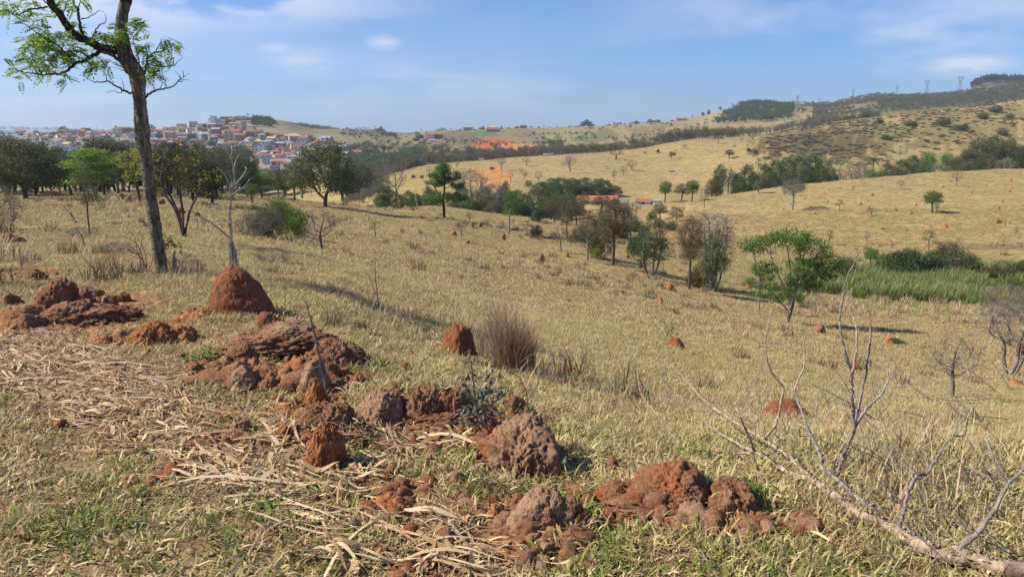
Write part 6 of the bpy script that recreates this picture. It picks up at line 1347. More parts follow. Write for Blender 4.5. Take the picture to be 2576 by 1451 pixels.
# ------------------------------------------------------------------ the fallen branch
fb = gp(2398, 1400); br = empty('fallen_branch', fb)
tag(br, 'large dead fallen branch with flaking bark lying across the right foreground', 'fallen branch')
def onground(pts, lift):
    out = []
    for a, b_ in pts:
        y = 3.0
        for _ in range(5):
            q = gp(a, b_); 
            break
        out.append((a, b_, q.y))
    return out
def fline(pts, Y0, Y1, r0, r1, name, mat, n=8, spikes=False, jit=.1):
    P = []; k = len(pts)
    for i, (a, b_) in enumerate(pts):
        Y = Y0+(Y1-Y0)*i/(k-1) if Y0 is not None else Y1[i]
        P.append(tuple(at(a, b_, Y)))
    P = np.array(P); t = np.linspace(0, k-1, (k-1)*6+1); c = np.stack([cubic1(np.arange(k, dtype=float), P[:, j], t) for j in range(3)], 1)
    c[1:-1] += rng.normal(0, .0016, c[1:-1].shape); r = np.linspace(r0, r1, len(c)); mb = MB(); mb.tube(c, r*(1+.1*rng.normal(size=len(c)).clip(-1, 1)), n, jit=jit, rng=rng)
    if spikes:   # corky ridges of the bark
        for i in range(1, len(c)-1):
            g = c[i+1]-c[i]; g /= np.linalg.norm(g)
            for q in range(4):
                d = np.cross(g, rng.normal(size=3)); d /= np.linalg.norm(d); p0 = c[i]+g*rng.uniform(-.02, .02)+d*r[i]*.85; s_ = rng.uniform(.006, .013)*min(r[i]/.018, 1.3)
                w = np.cross(g, d)*s_*.35; mb.add([p0-g*s_*1.4, p0+g*s_*1.4, p0+g*s_*.7+d*s_*.9+w, p0-g*s_*.7+d*s_*.9+w, p0-w], [(0, 1, 2), (0, 2, 3), (0, 4, 1), (0, 3, 4), (1, 4, 2)])
    o = mb.build(name, M[mat], br, True); o.matrix_parent_inverse = Matrix.Translation(-Vector(fb)); return c
def gy(pts, off=26, mx=1.0):
    ys = [gp(a, min(b_+off, 1600)).y for a, b_ in pts]
    for i in range(1, len(ys)): ys[i] = min(ys[i], ys[i-1]*1.22)
    return ys
T1 = [(2640,1450),(2520,1426),(2438,1404),(2363,1392),(2283,1352),(2213,1312),(2153,1288),(2113,1255),(2075,1228),(2038,1205),(1998,1195),(1943,1160),(1898,1135),(1860,1118),(1828,1100),(1773,1065)]
yg = gy(T1); fline(T1, None, yg, .033, .006, 'trunk', 'dead_wood', 12, True)
T2 = [(2045,1208),(2015,1178),(1988,1150),(1955,1128),(1923,1105),(1893,1088),(1863,1070),(1825,1045),(1788,1020),(1760,995),(1738,970),(1720,950),(1703,930)]
y0 = yg[9]; fline(T2, y0, y0+2.2, .015, .0035, 'limb', 'dead_wood', 8, True)
T3 = [(2213,1308),(2200,1290),(2170,1260),(2138,1235),(2100,1200),(2068,1175),(2064,1145),(2050,1115),(2038,1095),(2020,1040),(2008,1010),(1998,985)]
y1 = yg[5]; fline(T3, y1+.05, y1+1.2, .017, .005, 'limb', 'dead_grey', 8, True)
fline([(1998,985),(2010,950),(2023,920),(2024,890),(2020,840),(2015,800)], y1+1.2, y1+1.3, .007, .002, 'shoot', 'dead_wood', 6); fline([(1998,985),(1975,965),(1938,940),(1900,900)], y1+1.2, y1+1.4, .006, .002, 'shoot', 'dead_wood', 6)
fline([(1922,1104),(1953,1065),(1962,1030),(1970,980),(1955,955),(1938,930),(1928,895),(1925,870),(1930,830),(1938,790),(1950,760)], y0+.7, y0+.8, .009, .002, 'shoot', 'dead_wood', 6)
YB = y1+.45
fline([(2106,1192),(2118,1155),(2133,1120),(2148,1075),(2146,1040),(2143,1010),(2142,970),(2143,940),(2132,905),(2123,875),(2114,835),(2113,800),(2118,760),(2123,725),(2140,680),(2165,628)], YB, YB+.15, .011, .003, 'shoot', 'dead_grey', 8, True)
fline([(2143,940),(2153,890),(2155,835),(2150,810),(2143,790)], YB, YB+.1, .006, .002, 'shoot', 'dead_wood', 6); fline([(2150,1070),(2165,1000),(2178,940),(2188,870),(2190,830),(2188,800),(2180,755)], YB+.05, YB+.2, .007, .002, 'shoot', 'dead_grey', 6)
fline([(2148,1075),(2165,1050),(2183,1025),(2218,990),(2230,965),(2238,945),(2239,915),(2238,895)], YB+.05, YB+.3, .009, .002, 'shoot', 'dead_grey', 6)
fline([(1898,1135),(1888,1110),(1876,1080),(1866,1060),(1863,1045)], yg[12]-.02, yg[12]-.1, .010, .004, 'shoot', 'dead_wood', 6)
fline([(2260,1322),(2275,1280),(2283,1245),(2293,1215),(2308,1195),(2333,1190),(2345,1170),(2358,1150),(2375,1120),(2398,1095),(2405,1065),(2408,1035)], yg[4]+.1, yg[4]+.5, .010, .0025, 'shoot', 'dead_grey', 8, True)
fline([(2398,1095),(2415,1096),(2428,1088),(2433,1060),(2433,1035)], yg[4]+.5, yg[4]+.5, .006, .002, 'shoot', 'dead_grey', 6); fline([(2303,1192),(2285,1175),(2268,1160),(2245,1137)], yg[4]+.3, yg[4]+.4, .006, .002, 'shoot', 'dead_grey', 6)
fline([(2398,1397),(2430,1365),(2463,1335),(2485,1305),(2503,1280),(2520,1245),(2538,1215),(2555,1198),(2572,1180),(2590,1140)], yg[2]+.02, yg[2]+.2, .011, .005, 'shoot', 'dead_grey', 8)
fline([(2538,1215),(2508,1175),(2488,1125),(2480,1105),(2473,1092)], yg[2]+.15, yg[2]+.3, .006, .0025, 'shoot', 'dead_grey', 6)
fline([(1673,915),(1676,950),(1683,985),(1695,1005),(1718,1020),(1768,1035),(1828,1025),(1878,1005),(1905,990),(1923,970)], y0+2.0, y0+1.6, .004, .003, 'shoot', 'dead_grey', 6); fline([(1878,998),(1890,970),(1908,940),(1930,920),(1953,900)], y0+1.8, y0+1.8, .004, .0015, 'shoot', 'dead_grey', 5)
fline([(1620,830),(1603,885),(1604,930),(1608,975),(1622,1005),(1643,1030),(1665,1060),(1688,1090),(1720,1125)], y0+2.2, y0+1.2, .0025, .005, 'shoot', 'dead_wood', 6)
fline([(1830,1025),(1838,990),(1843,965),(1850,930),(1848,900),(1835,870),(1815,845)], y0+1.9, y0+2.1, .004, .0015, 'shoot', 'dead_wood', 5); fline([(1758,985),(1752,950),(1750,915),(1740,865)], y0+2.1, y0+2.1, .0035, .0015, 'shoot', 'dead_wood', 5)
fline([(1793,1012),(1796,985),(1795,965),(1790,915)], y0+2.1, y0+2.1, .0035, .0015, 'shoot', 'dead_wood', 5); fline([(1898,1134),(1870,1140),(1840,1138),(1815,1143)], yg[12], yg[12]+.1, .009, .004, 'shoot', 'dead_grey', 6)
tw = MB()
for q in range(190):
    if q < 80: a, b_ = rng.uniform(2230, 2576), rng.uniform(1180, 1420); Yq = rng.uniform(2.9, 4.2); ang = rng.normal(-2.6, .35); L = rng.uniform(60, 190)
    elif q < 130: a, b_ = rng.uniform(2150, 2560), rng.uniform(930, 1180); Yq = rng.uniform(4.2, 5.2); ang = rng.normal(-2.5, .5); L = rng.uniform(70, 200)
    else: a, b_ = rng.uniform(1850, 2240), rng.uniform(980, 1170); Yq = rng.uniform(3.9, 4.8); ang = rng.normal(-1.9, .6); L = rng.uniform(40, 120)
    Yq = min(Yq, gp(min(a, 2560), b_+30).y*1.0)
    bx = a+math.cos(ang)*L; by = b_+math.sin(ang)*L; cc = pline([(a, b_), ((a+bx)/2+rng.normal(0, 7), (b_+by)/2+rng.normal(0, 7)), (bx, by)], Yq, Yq+rng.uniform(-.1, .4), 4); tw.tube(cc, np.linspace(.0032, .001, len(cc))*rng.uniform(.6, 1.3), 4)
o = tw.build('twigs', M['dead_grey'], br); o.matrix_parent_inverse = Matrix.Translation(-Vector(fb)); o['kind'] = 'stuff'
# ------------------------------------------------------------------ buildings
def wallmat(name, c): m = plain(name, c, .85, 0, .12, .8); return m
def roofmat(name, c, c2):
    m, t, b, out = newmat(name); o = objco(t); n1 = noise(t, 1.6, 5, .7, o)
    cc = ramp(t, n1, [(.35, c), (.65, c2)]); wv = nn(t, 'ShaderNodeTexWave'); wv.inputs['Scale'].default_value = 3.2; wv.bands_direction = 'X'; t.links.new(o, wv.inputs[0])
    cc = mixc_(t, 1.0, cc, ramp(t, wv.outputs['Fac'], [(.1, (.78, .78, .78)), (.6, (1.08, 1.08, 1.08))]), 'MULTIPLY'); t.links.new(cc, b.inputs['Base Color']); bump(t, b, wv.outputs['Fac'], .4, .08); return m
WALLS = [('white', wallmat('wall_white', (.66,.65,.62))), ('cream', wallmat('wall_cream', (.54,.47,.36))), ('pale grey', wallmat('wall_grey', (.46,.45,.44))), ('raw brick', wallmat('wall_brick', (.36,.17,.11))), ('pale blue', wallmat('wall_blue', (.36,.47,.56))),
         ('ochre', wallmat('wall_ochre', (.55,.40,.22))), ('pinkish', wallmat('wall_pink', (.58,.42,.36))), ('concrete', wallmat('wall_concrete', (.30,.29,.28))), ('mint green', wallmat('wall_green', (.42,.58,.44)))]
ROOFS = [('red tiled', roofmat('roof_red', (.26,.10,.065), (.38,.16,.10))), ('brown tiled', roofmat('roof_brown', (.20,.11,.075), (.32,.18,.12))), ('grey sheet', roofmat('roof_grey', (.28,.28,.28), (.42,.42,.41))), ('orange tiled', roofmat('roof_orange', (.36,.15,.08), (.48,.22,.12))), ('thatch-coloured', roofmat('roof_straw', (.45,.35,.16), (.60,.48,.25))), ('bright tiled', roofmat('roof_bright', (.50,.17,.08), (.66,.27,.14)))]
M['glass'] = plain('window_glass', (.035,.045,.055), .25); M['door'] = plain('door_wood', (.14,.09,.06)); M['white_paint'] = plain('white_paint', (.8,.8,.78)); M['tank'] = plain('water_tank_blue', (.06,.22,.42), .5); M['steel'] = plain('galvanised_steel', (.26,.28,.31), .6, .3); M['pole'] = plain('pole_concrete', (.3,.29,.27))
def house(p, w, d, h, rz, wi, ri, kind, words, grp, floors=1, wins=None, tank=False, name='house', cat='house', eave=.45, rh=None):
    r_ = empty(name, p, rz); wm = WALLS[wi][1]; rm = ROOFS[ri][1] if ri is not None else WALLS[7][1]
    b = MB(); b.box((0, 0, h/2-1.2), (w, d, h+2.4)); rh = rh or w*.0+d*.22
    if kind == 'gable':    # gable ends close the wall up to the ridge
        for sx in (-1, 1):
            x0, x1 = sx*w/2, sx*(w/2-.2); v = [(x0,-d/2,h),(x0,d/2,h),(x0,0,h+rh-.06),(x1,-d/2,h),(x1,d/2,h),(x1,0,h+rh-.06)]; b.add(v, [(0,1,2),(3,5,4)]); b.add(v, [(0,2,5,3),(1,4,5,2)])
    b.build('wall', wm, r_)
    rf = MB(); t = .14; e = eave
    if kind == 'gable':
        for sy in (-1, 1):
            v = [(-w/2-e,sy*(d/2+e),h-e*rh/(d/2)),(w/2+e,sy*(d/2+e),h-e*rh/(d/2)),(w/2+e,0,h+rh),(-w/2-e,0,h+rh)]; v2 = [(x, y, z+t) for x, y, z in v]
            rf.add(v+v2, [(0,1,2,3),(4,7,6,5),(0,4,5,1),(1,5,6,2),(3,2,6,7),(0,3,7,4)])
    elif kind == 'hip':
        x, y = w/2+e, d/2+e; k = min(x*.95, y); v = [(-x,-y,h),(x,-y,h),(x,y,h),(-x,y,h),(-x+k,0,h+rh*1.1),(x-k,0,h+rh*1.1)]; rf.add(v, [(0,1,5,4),(2,3,4,5)]); rf.add(v, [(1,2,5),(3,0,4)]); rf.add([(q[0], q[1], h-.12) for q in v[:4]]+v[:4], [(3,2,1,0),(0,1,5,4),(1,2,6,5),(2,3,7,6),(3,0,4,7)])
    elif kind == 'shed': 
        v = [(-w/2-e,-d/2-e,h+.05),(w/2+e,-d/2-e,h+.05),(w/2+e,d/2+e,h+rh*.9),(-w/2-e,d/2+e,h+rh*.9)]; v2 = [(x, y, z+t) for x, y, z in v]; rf.add(v+v2, [(0,3,2,1),(4,5,6,7),(0,1,5,4),(1,2,6,5),(2,3,7,6),(3,0,4,7)])
    else:
        rf.box((0, 0, h+.02), (w+.02, d+.02, .16))
        for (cx_, cy_, lx, ly) in ((0,-d/2+.08,w+.02,.16),(0,d/2-.08,w+.02,.16),(-w/2+.08,0,.16,d-.3),(w/2-.08,0,.16,d-.3)): rf.box((cx_, cy_, h+.36), (lx+.03, ly+.03, .55))
    rf.build('roof', rm, r_)
    hw = random.Random(int(abs(p.x*13+p.y*7))); fh = h/floors
    nw = wins if wins is not None else max(1, int(w/3.4))
    for f in range(floors):
        for k in range(nw):
            x = (-w/2)+(k+.5)*w/nw+hw.uniform(-.25, .25)
            if f == 0 and k == nw//2 and nw > 1:
                m = MB(); m.box((x, -d/2-.012, 1.05), (.95, .09, 2.1)); m.build('door', M['door'], r_)
            else:
                m = MB(); m.box((x, -d/2-.012, f*fh+fh*.55), (1.3, .09, 1.15)); wn = m.build('window', M['glass'], r_)
                m = MB()
                for q in ((x, f*fh+fh*.55+.62, 1.46, .1), (x, f*fh+fh*.55-.62, 1.46, .1)): m.box((q[0], -d/2-.03, q[1]), (q[2], .14, q[3]))
                m.build('frame', M['white_paint'], wn)
    if tank:
        m = MB(); m.tube([(w*.2, 0, h+.1), (w*.2, 0, h+1.5)], [.75, .7], 10); m.build('water_tank', M['tank'], r_)
    tag(r_, words, cat, grp); LABELS.append(r_); return r_
# the hillside town, row by row up the slope
def lo(px): return float(np.interp(px, [-60, 0, 200, 400, 560, 640, 700, 760, 830, 900], [400, 400, 402, 402, 404, 412, 428, 425, 398, 392]))
def hi(px): return float(np.interp(px, [-60, 0, 100, 250, 400, 500, 560, 600, 640, 680, 740, 800, 860, 900], [342, 342, 336, 330, 326, 318, 311, 309, 330, 342, 352, 358, 366, 372]))
tr2 = random.Random(5); rows = []
Y = 625.
while Y < 985:
    rows.append(Y); Y += 19+8*(Y-625)/360
count = 0; zone_names = lambda px, py: ('left of the tall trunk' if px < 345 else 'between trunk and forked tree' if px < 560 else 'below the wooded hilltop' if px < 660 else 'at the right end of town')
for ri_, Y in enumerate(rows):
    X0 = (-60-1288)/HX*Y; x = X0+tr2.uniform(0, 8)
    while x < (905-1288)/HX*Y:
        w = tr2.uniform(6.2, 9.8); xx = x+w/2; yy = Y+tr2.uniform(-5, 5); x += w+tr2.uniform(1.0, 5.0)
        z = hz(xx, yy); a, b_ = picxy(xx, yy, z); a, b_ = float(a), float(b_)
        if not (hi(a) < b_ < lo(a)): continue
        if a > 560 and b_ > 398 and tr2.random() < .25: continue
        if a < 560 and tr2.random() < .12: continue
        if count >= 290: break
        fl = 2 if tr2.random() < .30 else 1; h = 3.0*fl if fl == 1 else 5.8
        wi = tr2.choices(range(9), [8, 4, 4, 3, 1.6, 2, 2, 3, .7])[0]; kind = tr2.choices(['gable', 'hip', 'shed', 'flat'], [4, 3, 2, 2.2])[0]
        ri = tr2.choices([0, 1, 2, 3, 4], [3.6, 3.8, 3.2, 1.1, .3])[0] if kind != 'flat' else 2
        lv = 'upper town' if b_ < hi(a)+ (lo(a)-hi(a))*.34 else ('middle town' if b_ < hi(a)+(lo(a)-hi(a))*.67 else 'lower town')
        rw = 'flat-roofed' if kind == 'flat' else ROOFS[ri][0].replace(' ', '-')+('-roofed' if 'colour' not in ROOFS[ri][0] else '-roofed')
        words = f"{WALLS[wi][0]} {'two-storey ' if fl == 2 else ''}{rw} house, {lv}, {zone_names(a, b_)}"
        house(Vector((xx, yy, z)), w, tr2.uniform(6, 8.5), h, tr2.gauss(0, .28)+(0 if tr2.random() < .75 else 1.57*0+.5), wi, ri, kind, words, 'houses of the hillside town', fl, tank=tr2.random() < .08)
        count += 1
# buildings that stand out
def hat(px, py, Y, w, h, **k): p = onG(px, Y); return p
def bld(px, Y, wpx, hpx, wi, ri, kind, words, **kw):
    p = onG(px, Y); s = ppm(p); fl = 2 if hpx/s > 5 else 1
    return house(p, wpx/s, kw.pop('d', min(wpx/s*.7, 10)), hpx/s, kw.pop('rz', 0), wi, ri, kind, words, kw.pop('grp', None), kw.pop('fl', fl), **kw)
bld(548, 905, 36, 16, 0, None, 'flat', 'long white block with square tower high in the town', fl=2, wins=0); bld(540, 899, 12, 24, 0, None, 'flat', 'white square stair tower of the upper town', fl=3, wins=0, d=6)
bld(737, 800, 40, 11, 7, 4, 'hip', 'large house with a straw-yellow hipped roof right in town', rz=.15); bld(838, 700, 66, 12, 2, 2, 'gable', 'long pale hall with white sheet roof at the right end of town', rz=-.1)
bld(865, 690, 20, 16, 7, None, 'flat', 'raw concrete two-storey house at the right end of town', fl=2); bld(850, 720, 16, 16, 0, None, 'flat', 'small white tower house at the right end of town', fl=2)
bld(120, 800, 50, 16, 0, None, 'flat', 'large white building with a curved front low at left', fl=2, wins=4); bld(610, 968, 18, 9, 0, None, 'flat', 'white house on the hilltop below the trees'); bld(575, 960, 30, 11, 3, None, 'flat', 'raw brick house on the hilltop', fl=2)
bld(674, 655, 26, 15, 4, None, 'flat', 'pale blue house with small arched windows at the town foot', fl=2, wins=3); bld(700, 648, 34, 9, 1, 3, 'gable', 'low house with a big orange tiled roof at the town foot'); bld(686, 600, 22, 18, 7, None, 'flat', 'unfinished grey concrete building below the town', fl=2)
bld(885, 700, 30, 9, 0, 0, 'gable', 'white house with red roof at the right edge of town', rz=.2); bld(900, 690, 26, 9, 2, 1, 'gable', 'grey gabled house at the right edge of town', rz=-.3)
# farm houses on the hills
GF = 'farm houses on the distant hills'
bld(949, 1130, 12, 6, 0, 4, 'hip', 'white hill house with tan roof among palms', grp=GF); bld(1082, 960, 22, 11, 0, 0, 'gable', 'white hill farm house with red roof', grp=GF); bld(1102, 965, 22, 10, 3, 1, 'gable', 'dark brick barn beside the white hill farm', grp=GF)
bld(1086, 905, 12, 6, 0, 2, 'shed', 'small white shed below the hill farm', grp=GF); bld(1178, 1150, 24, 7, 2, 2, 'gable', 'grey hall on the far ridge', grp=GF); bld(1241, 1185, 26, 6, 1, 4, 'hip', 'cream house with straw-coloured roof on the far ridge', grp=GF)
bld(1241, 1090, 34, 6, 7, 1, 'hip', 'dark open pavilion above the orange earth cut', grp=GF); bld(1043, 640, 18, 4, 5, 3, 'gable', 'low orange-roofed hut in the valley wood', grp=GF); bld(1315, 1190, 14, 6, 3, 1, 'gable', 'brown hut on the far ridge', grp=GF)
bld(1256, 770, 18, 7, 0, 2, 'flat', 'white hut below the orange earth cut', grp=GF); bld(1547, 1195, 18, 6, 0, 2, 'flat', 'white flat house on the far ridge', grp=GF); bld(1645, 1230, 12, 5, 5, 0, 'gable', 'small red-roofed house on the ridge', grp=GF); bld(1713, 1290, 26, 3, 3, 0, 'gable', 'low red building on the ridge', grp=GF)
bld(1480, 1190, 9, 4, 3, 0, 'gable', 'tiny red hut beside the dark ridge trees', grp=GF)
bld(2199, 312, 24, 8, 1, 2, 'hip', 'open white pavilion with grey roof in the wooded hollow', wins=4); bld(2231, 318, 12, 4, 0, 2, 'gable', 'small white-roofed shelter in the wooded hollow'); 
# the long shed with the red roof
ps = gp(1503, 512); s = ppm(ps); sh = house(ps, 96/s, 30/s, 10/s, .10, 0, 5, 'gable', 'long white farm shed with a red tiled roof in the hollow', None, 1, wins=3, name='farm_shed', cat='shed', eave=.5, rh=9/s)
ps = gp(1622, 515); s = ppm(ps); house(ps, 36/s, 24/s, 9/s, -.5, 2, 0, 'gable', 'small grey-white shed right of the long farm shed', None, 1, wins=1, name='farm_shed', cat='shed', rh=6/s)
ps = gp(1652, 512); s = ppm(ps); house(ps, 16/s, 14/s, 7/s, -.4, 0, 2, 'shed', 'white hut right of the small grey-white shed', None, 1, wins=0, name='farm_shed', cat='shed', rh=3/s)
def fence(pts, hh, mat, words, grp=None, rails=3, th=.1):
    r_ = empty('fence', pts[0])
    n = len(pts)
    for i, q in enumerate(pts):
        m = MB(); m.box((q.x-pts[0].x, q.y-pts[0].y, q.z-pts[0].z+hh/2), (th*1.3, th*1.3, hh+.2)); m.build('post', M[mat], r_)
    for k in range(rails):
        m = MB(); m.tube([(q.x-pts[0].x, q.y-pts[0].y, q.z-pts[0].z+hh*(k+.7)/rails) for q in pts], th*.45, 4); m.build('rail', M[mat], r_)
    tag(r_, words, 'fence', grp); LABELS.append(r_)
fence([gp(a, 510-(a-1556)*.03) for a in (1557, 1563, 1569, 1575, 1581)], 1.6, 'white_paint', 'white railed fence beside the long farm shed', None, 3, .2)
fence([gp(a, 446-(a-2110)*.05) for a in range(2090, 2260, 12)], 1.1, 'pole', 'pale wall-like fence in front of the wooded hollow', None, 2, .14)
fence([gp(a, 445+(a-2200)*-.12+2) for a in range(2140, 2420, 20)], 1.2, 'pole', 'thin post fence along the meadow brow', None, 2, .08)
# cattle at the wood edge
def cow(p, rz, mat, words, grp):
    bm = bmesh.new(); J = [(-.75,0,1.15,.30),(-.35,0,1.12,.36),(.1,0,1.1,.38),(.55,0,1.15,.33),(.85,0,1.3,.18),(1.1,0,1.42,.16),(1.38,0,1.25,.09),
        (-.7,.17,.8,.13),(-.76,.18,.45,.07),(-.7,.18,.05,.06),(-.7,-.17,.8,.13),(-.76,-.18,.45,.07),(-.7,-.18,.05,.06),(.5,.17,.8,.11),(.5,.18,.42,.07),(.52,.18,.05,.055),(.5,-.17,.8,.11),(.5,-.18,.42,.07),(.52,-.18,.05,.055),(-1.0,0,1.1,.04),(-1.05,0,.6,.03)]
    E = [(0,1),(1,2),(2,3),(3,4),(4,5),(5,6),(0,7),(7,8),(8,9),(0,10),(10,11),(11,12),(3,13),(13,14),(14,15),(3,16),(16,17),(17,18),(0,19),(19,20)]
    vs_ = [bm.verts.new(j[:3]) for j in J]; [bm.edges.new((vs_[a], vs_[b])) for a, b in E]
    me = bpy.data.meshes.new('cow'); bm.to_mesh(me); bm.free(); o = bpy.data.objects.new('cow', me); COL.objects.link(o); me.materials.append(M[mat])
    md = o.modifiers.new('body', 'SKIN'); sv = me.skin_vertices[0].data if me.skin_vertices else None
    if sv is None:
        bpy.context.view_layer.objects.active = o
    else:
        for v_, j in zip(sv, J): v_.radius = (j[3], j[3])
    o.modifiers.new('smooth', 'SUBSURF').levels = 1
    o.location = p; o.rotation_euler = (0, 0, rz); tag(o, words, 'cow', grp); LABELS.append(o)
M['hide_white'] = plain('hide_white', (.62,.58,.52)); M['hide_dark'] = plain('hide_dark', (.05,.04,.035))
for px, Y, rz, mt, wd in [(1200, 468, .2, 'hide_dark', 'dark cow standing at the wood edge'),(1205, 470, 2.8, 'hide_white', 'white cow standing at the wood edge'),(1214, 468, .4, 'hide_white', 'white cow by the wood edge'),(1222, 466, 3.3, 'hide_dark', 'dark cow by the wood edge'),
        (1371, 487, .3, 'hide_white', 'white cow on the pasture crest'),(1377, 488, 3, 'hide_white', 'white cow on the pasture crest'),(1383, 489, 1.0, 'hide_white', 'white cow on the pasture crest'),(1390, 490, .2, 'hide_white', 'white cow on the pasture crest')]:
    cow(onG(px, Y), rz, mt, wd, 'cattle on the crest of the hillside')
# ------------------------------------------------------------------ pylons
def pylon(px, ytop, Y, words, kind='ring', rz=0.0, wk=1.0):
    p = onG(px, Y); _, b_ = ray(px, ytop); Ht = (CAMZ+b_*Y)-p.z; r_ = empty('pylon', p, rz); s = Ht/40.; t = .14*s*(Y/1500)
    bars = lambda m, a, b, w=t: m.tube([np.array(a)*s, np.array(b)*s], w, 4, cap=False)
    body = MB(); arms = MB()
    if kind == 'ring':
        lv = [(0, 5.2*wk), (6, 4.4*wk), (12, 3.5*wk), (17, 2.7*wk), (22, 1.7*wk), (25, 1.3*wk)]
        for (z0, a0), (z1, a1) in zip(lv[:-1], lv[1:]):
            for sx, sy in ((-1,-1),(1,-1),(1,1),(-1,1)): bars(body, (sx*a0, sy*a0, z0), (sx*a1, sy*a1, z1), t*1.5)
            for q in range(4):
                c = [(-1,-1),(1,-1),(1,1),(-1,1)]; (x0, y0), (x1, y1) = c[q], c[(q+1) % 4]
                bars(body, (x0*a0, y0*a0, z0), (x1*a1, y1*a1, z1)); bars(body, (x1*a0, y1*a0, z0), (x0*a1, y0*a1, z1)); bars(body, (x0*a1, y0*a1, z1), (x1*a1, y1*a1, z1))
        for sy in (-1, 1):
            y = sy*1.0
            for sx in (-1, 1):
                P_ = [(sx*1.3, y, 25), (sx*4.2, y, 30), (sx*4.6, y, 33), (sx*3.4, y, 36)]; Q_ = [(sx*.3, y, 25.5), (sx*2.4, y, 30), (sx*2.6, y, 33), (sx*1.2, y, 35.6)]
                for A_, B_ in zip(P_[:-1], P_[1:]): bars(arms, A_, B_, t*1.3)
                for A_, B_ in zip(Q_[:-1], Q_[1:]): bars(arms, A_, B_, t*1.2)
                for A_, B_ in zip(P_, Q_): bars(arms, A_, B_)
                for A_, B_ in zip(P_[1:], Q_[:-1]): bars(arms, A_, B_)
                bars(arms, (sx*3.4, y, 36), (sx*9.5*wk**.5, 0, 35.2), t*1.2); bars(arms, (sx*4.6, y, 33.4), (sx*9.5*wk**.5, 0, 35.2)); bars(arms, (sx*3.4, y, 36), (sx*5.2, 0, 40), t*1.2); bars(arms, (sx*6, 0, 35.7), (sx*5.2, 0, 40))
            bars(arms, (-3.4, y, 36), (3.4, y, 36), t*1.3); bars(arms, (-1.2, y, 35.6), (1.2, y, 35.6), t*1.1)
    else:
        lv = [(0, 3.6), (8, 2.7), (16, 1.8), (24, 1.1), (31, .9), (37, .8)]
        for (z0, a0), (z1, a1) in zip(lv[:-1], lv[1:]):
            for sx, sy in ((-1,-1),(1,-1),(1,1),(-1,1)): bars(body, (sx*a0, sy*a0, z0), (sx*a1, sy*a1, z1), t*1.6)
            for q in range(4):
                c = [(-1,-1),(1,-1),(1,1),(-1,1)]; (x0, y0), (x1, y1) = c[q], c[(q+1) % 4]; bars(body, (x0*a0, y0*a0, z0), (x1*a1, y1*a1, z1)); bars(body, (x1*a0, y1*a0, z0), (x0*a1, y0*a1, z1))
        for z_, L_ in ((26, 6.2), (31, 5.2), (36, 6.2)):
            for sx in (-1, 1): bars(arms, (sx*.9, -.8, z_), (sx*L_, 0, z_+.3), t*1.3); bars(arms, (sx*.9, .8, z_), (sx*L_, 0, z_+.3), t*1.3); bars(arms, (sx*.8, 0, z_+1.8), (sx*L_, 0, z_+.4), t)
        bars(body, (0, 0, 37), (0, 0, 40), t*1.4)
    body.build('tower', M['steel'], r_); arms.build('crossarms', M['steel'], r_)
    tag(r_, words, 'pylon', 'power pylons on the right skyline'); LABELS.append(r_)
    return p, s
for a in [(2400,190,1600,'largest lattice pylon with wide legs left of the wooded hilltop','ring',.15,1.1),(2319,201,1600,'second tallest lattice pylon left of the largest','ring',.2,.95),(2246,213,1620,'slim lattice pylon on the ridge','ring',.3,.8),(2137,222,1500,'lattice pylon standing behind the scrubby ridge','ring',.25,.8),
          (2055,246,1560,'small lattice pylon behind the scrub','ring',.3,.8),(2090,252,1570,'tiny far lattice pylon','ring',.3,.8),(1999,236,960,'narrow three-armed lattice mast on the near crest','arm',.3,1),(2470,236,1050,'lattice pylon rising in front of the wooded hill','ring',.4,.9),
          (1944,259,1560,'tiny far pylon, left of a pair','ring',.2,.8),(1966,260,1560,'tiny far pylon, right of a pair','ring',.2,.8),(2512,196,1640,'pylon peering over the plantation hilltop','ring',.3,.9)]:
    pylon(*a)
def upole(px, Y, h, words):
    p = onG(px, Y); r_ = empty('utility_pole', p); m = MB(); m.tube([(0,0,-.5),(0,0,h)], [.17,.11], 6); m.build('post', M['pole'], r_); m = MB(); m.box((0,0,h-.7), (2.0,.14,.14)); m.build('crossarm', M['pole'], r_); tag(r_, words, 'utility pole', 'utility poles'); LABELS.append(r_)
for px, Y in [(245,905),(348,900),(378,905),(500,915),(316,895),(663,850),(700,860),(610,880)]: upole(px, Y, 10, 'concrete utility pole rising over the town roofs')
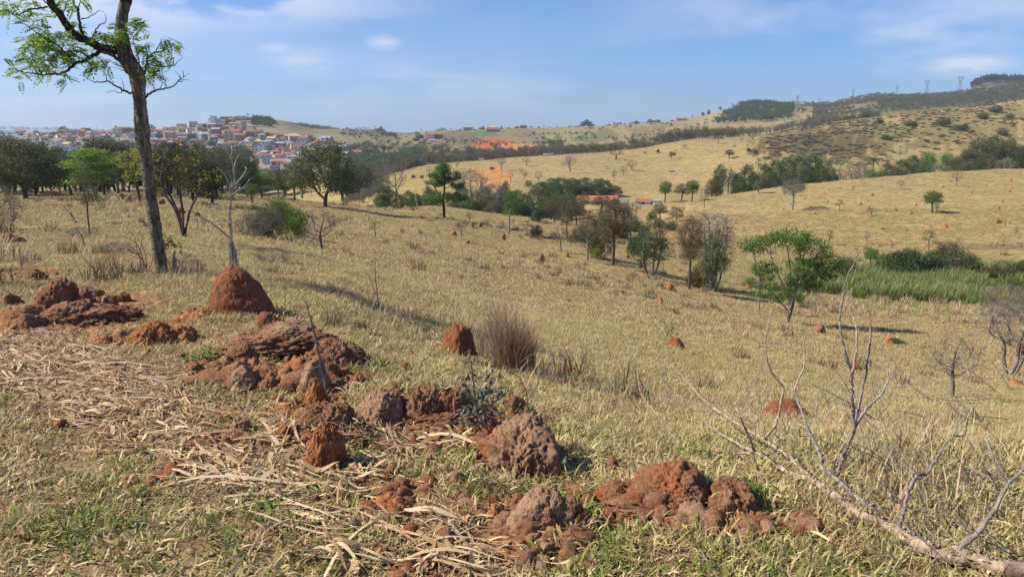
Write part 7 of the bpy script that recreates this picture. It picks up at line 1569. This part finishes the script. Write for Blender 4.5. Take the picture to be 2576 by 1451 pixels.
for px, Y in [(986,1080),(975,1090),(1028,1130),(1182,1160),(1700,1260)]: upole(px, Y, 11, 'utility pole on the distant hill farms')
# trees between the houses
for i in range(52):
    px = TR.uniform(-20, 880); Y = TR.uniform(640, 960); p = onG(px, Y); a, b_ = picxy(p.x, p.y, p.z)
    if hi(a)+4 < b_ < lo(a)+8: put(['dense_c','dense_d','round','dense_b','airy_a'][i % 5], p, TR.uniform(5, 9), TR.uniform(5, 9), 'between the town houses, '+zone_names(a, b_), 'trees between the town houses')
for px, Y, h, w in [(222, 905, 9, 12), (400, 830, 8, 10), (480, 800, 9, 11), (530, 760, 9, 11), (330, 760, 9, 14), (100, 735, 9, 14), (180, 740, 8, 12)]:
    put('dense_c', onG(px, Y), h, w, 'larger than its neighbours among the houses, '+zone_names(px, 0), 'trees between the town houses')
# ------------------------------------------------------------------ labels made unique
def finish_labels():
    by = {}
    for o in LABELS: by.setdefault(o['label'], []).append(o)
    num = ['', 'one', 'two', 'three', 'four', 'five', 'six', 'seven', 'eight', 'nine', 'ten', 'eleven', 'twelve', 'thirteen', 'fourteen', 'fifteen', 'sixteen', 'seventeen', 'eighteen', 'nineteen', 'twenty']
    od = ['', 'first', 'second', 'third', 'fourth', 'fifth', 'sixth', 'seventh', 'eighth', 'ninth', 'tenth', 'eleventh', 'twelfth', 'thirteenth', 'fourteenth', 'fifteenth', 'sixteenth', 'seventeenth', 'eighteenth', 'nineteenth', 'twentieth']
    for lab, os_ in by.items():
        n = len(os_)
        if n == 1: continue
        os_.sort(key=lambda o: float(picxy(o.location.x, o.location.y, o.location.z)[0]))
        for i, o in enumerate(os_):
            if i == 0: s_ = 'leftmost'
            elif i == n-1: s_ = 'rightmost'
            elif i < n/2: s_ = (od[i+1] if i+1 < 21 else str(i+1)+'th')+' from left'
            else: s_ = (od[n-i] if n-i < 21 else str(n-i)+'th')+' from right'
            nl = s_+' '+lab
            w = nl.split()
            if len(w) > 16:
                for cut in (' of the', ' the'):
                    if len(nl.split()) > 16: nl = nl.replace(cut, '', 1)
            o['label'] = ' '.join(nl.split()[:16])
finish_labels()
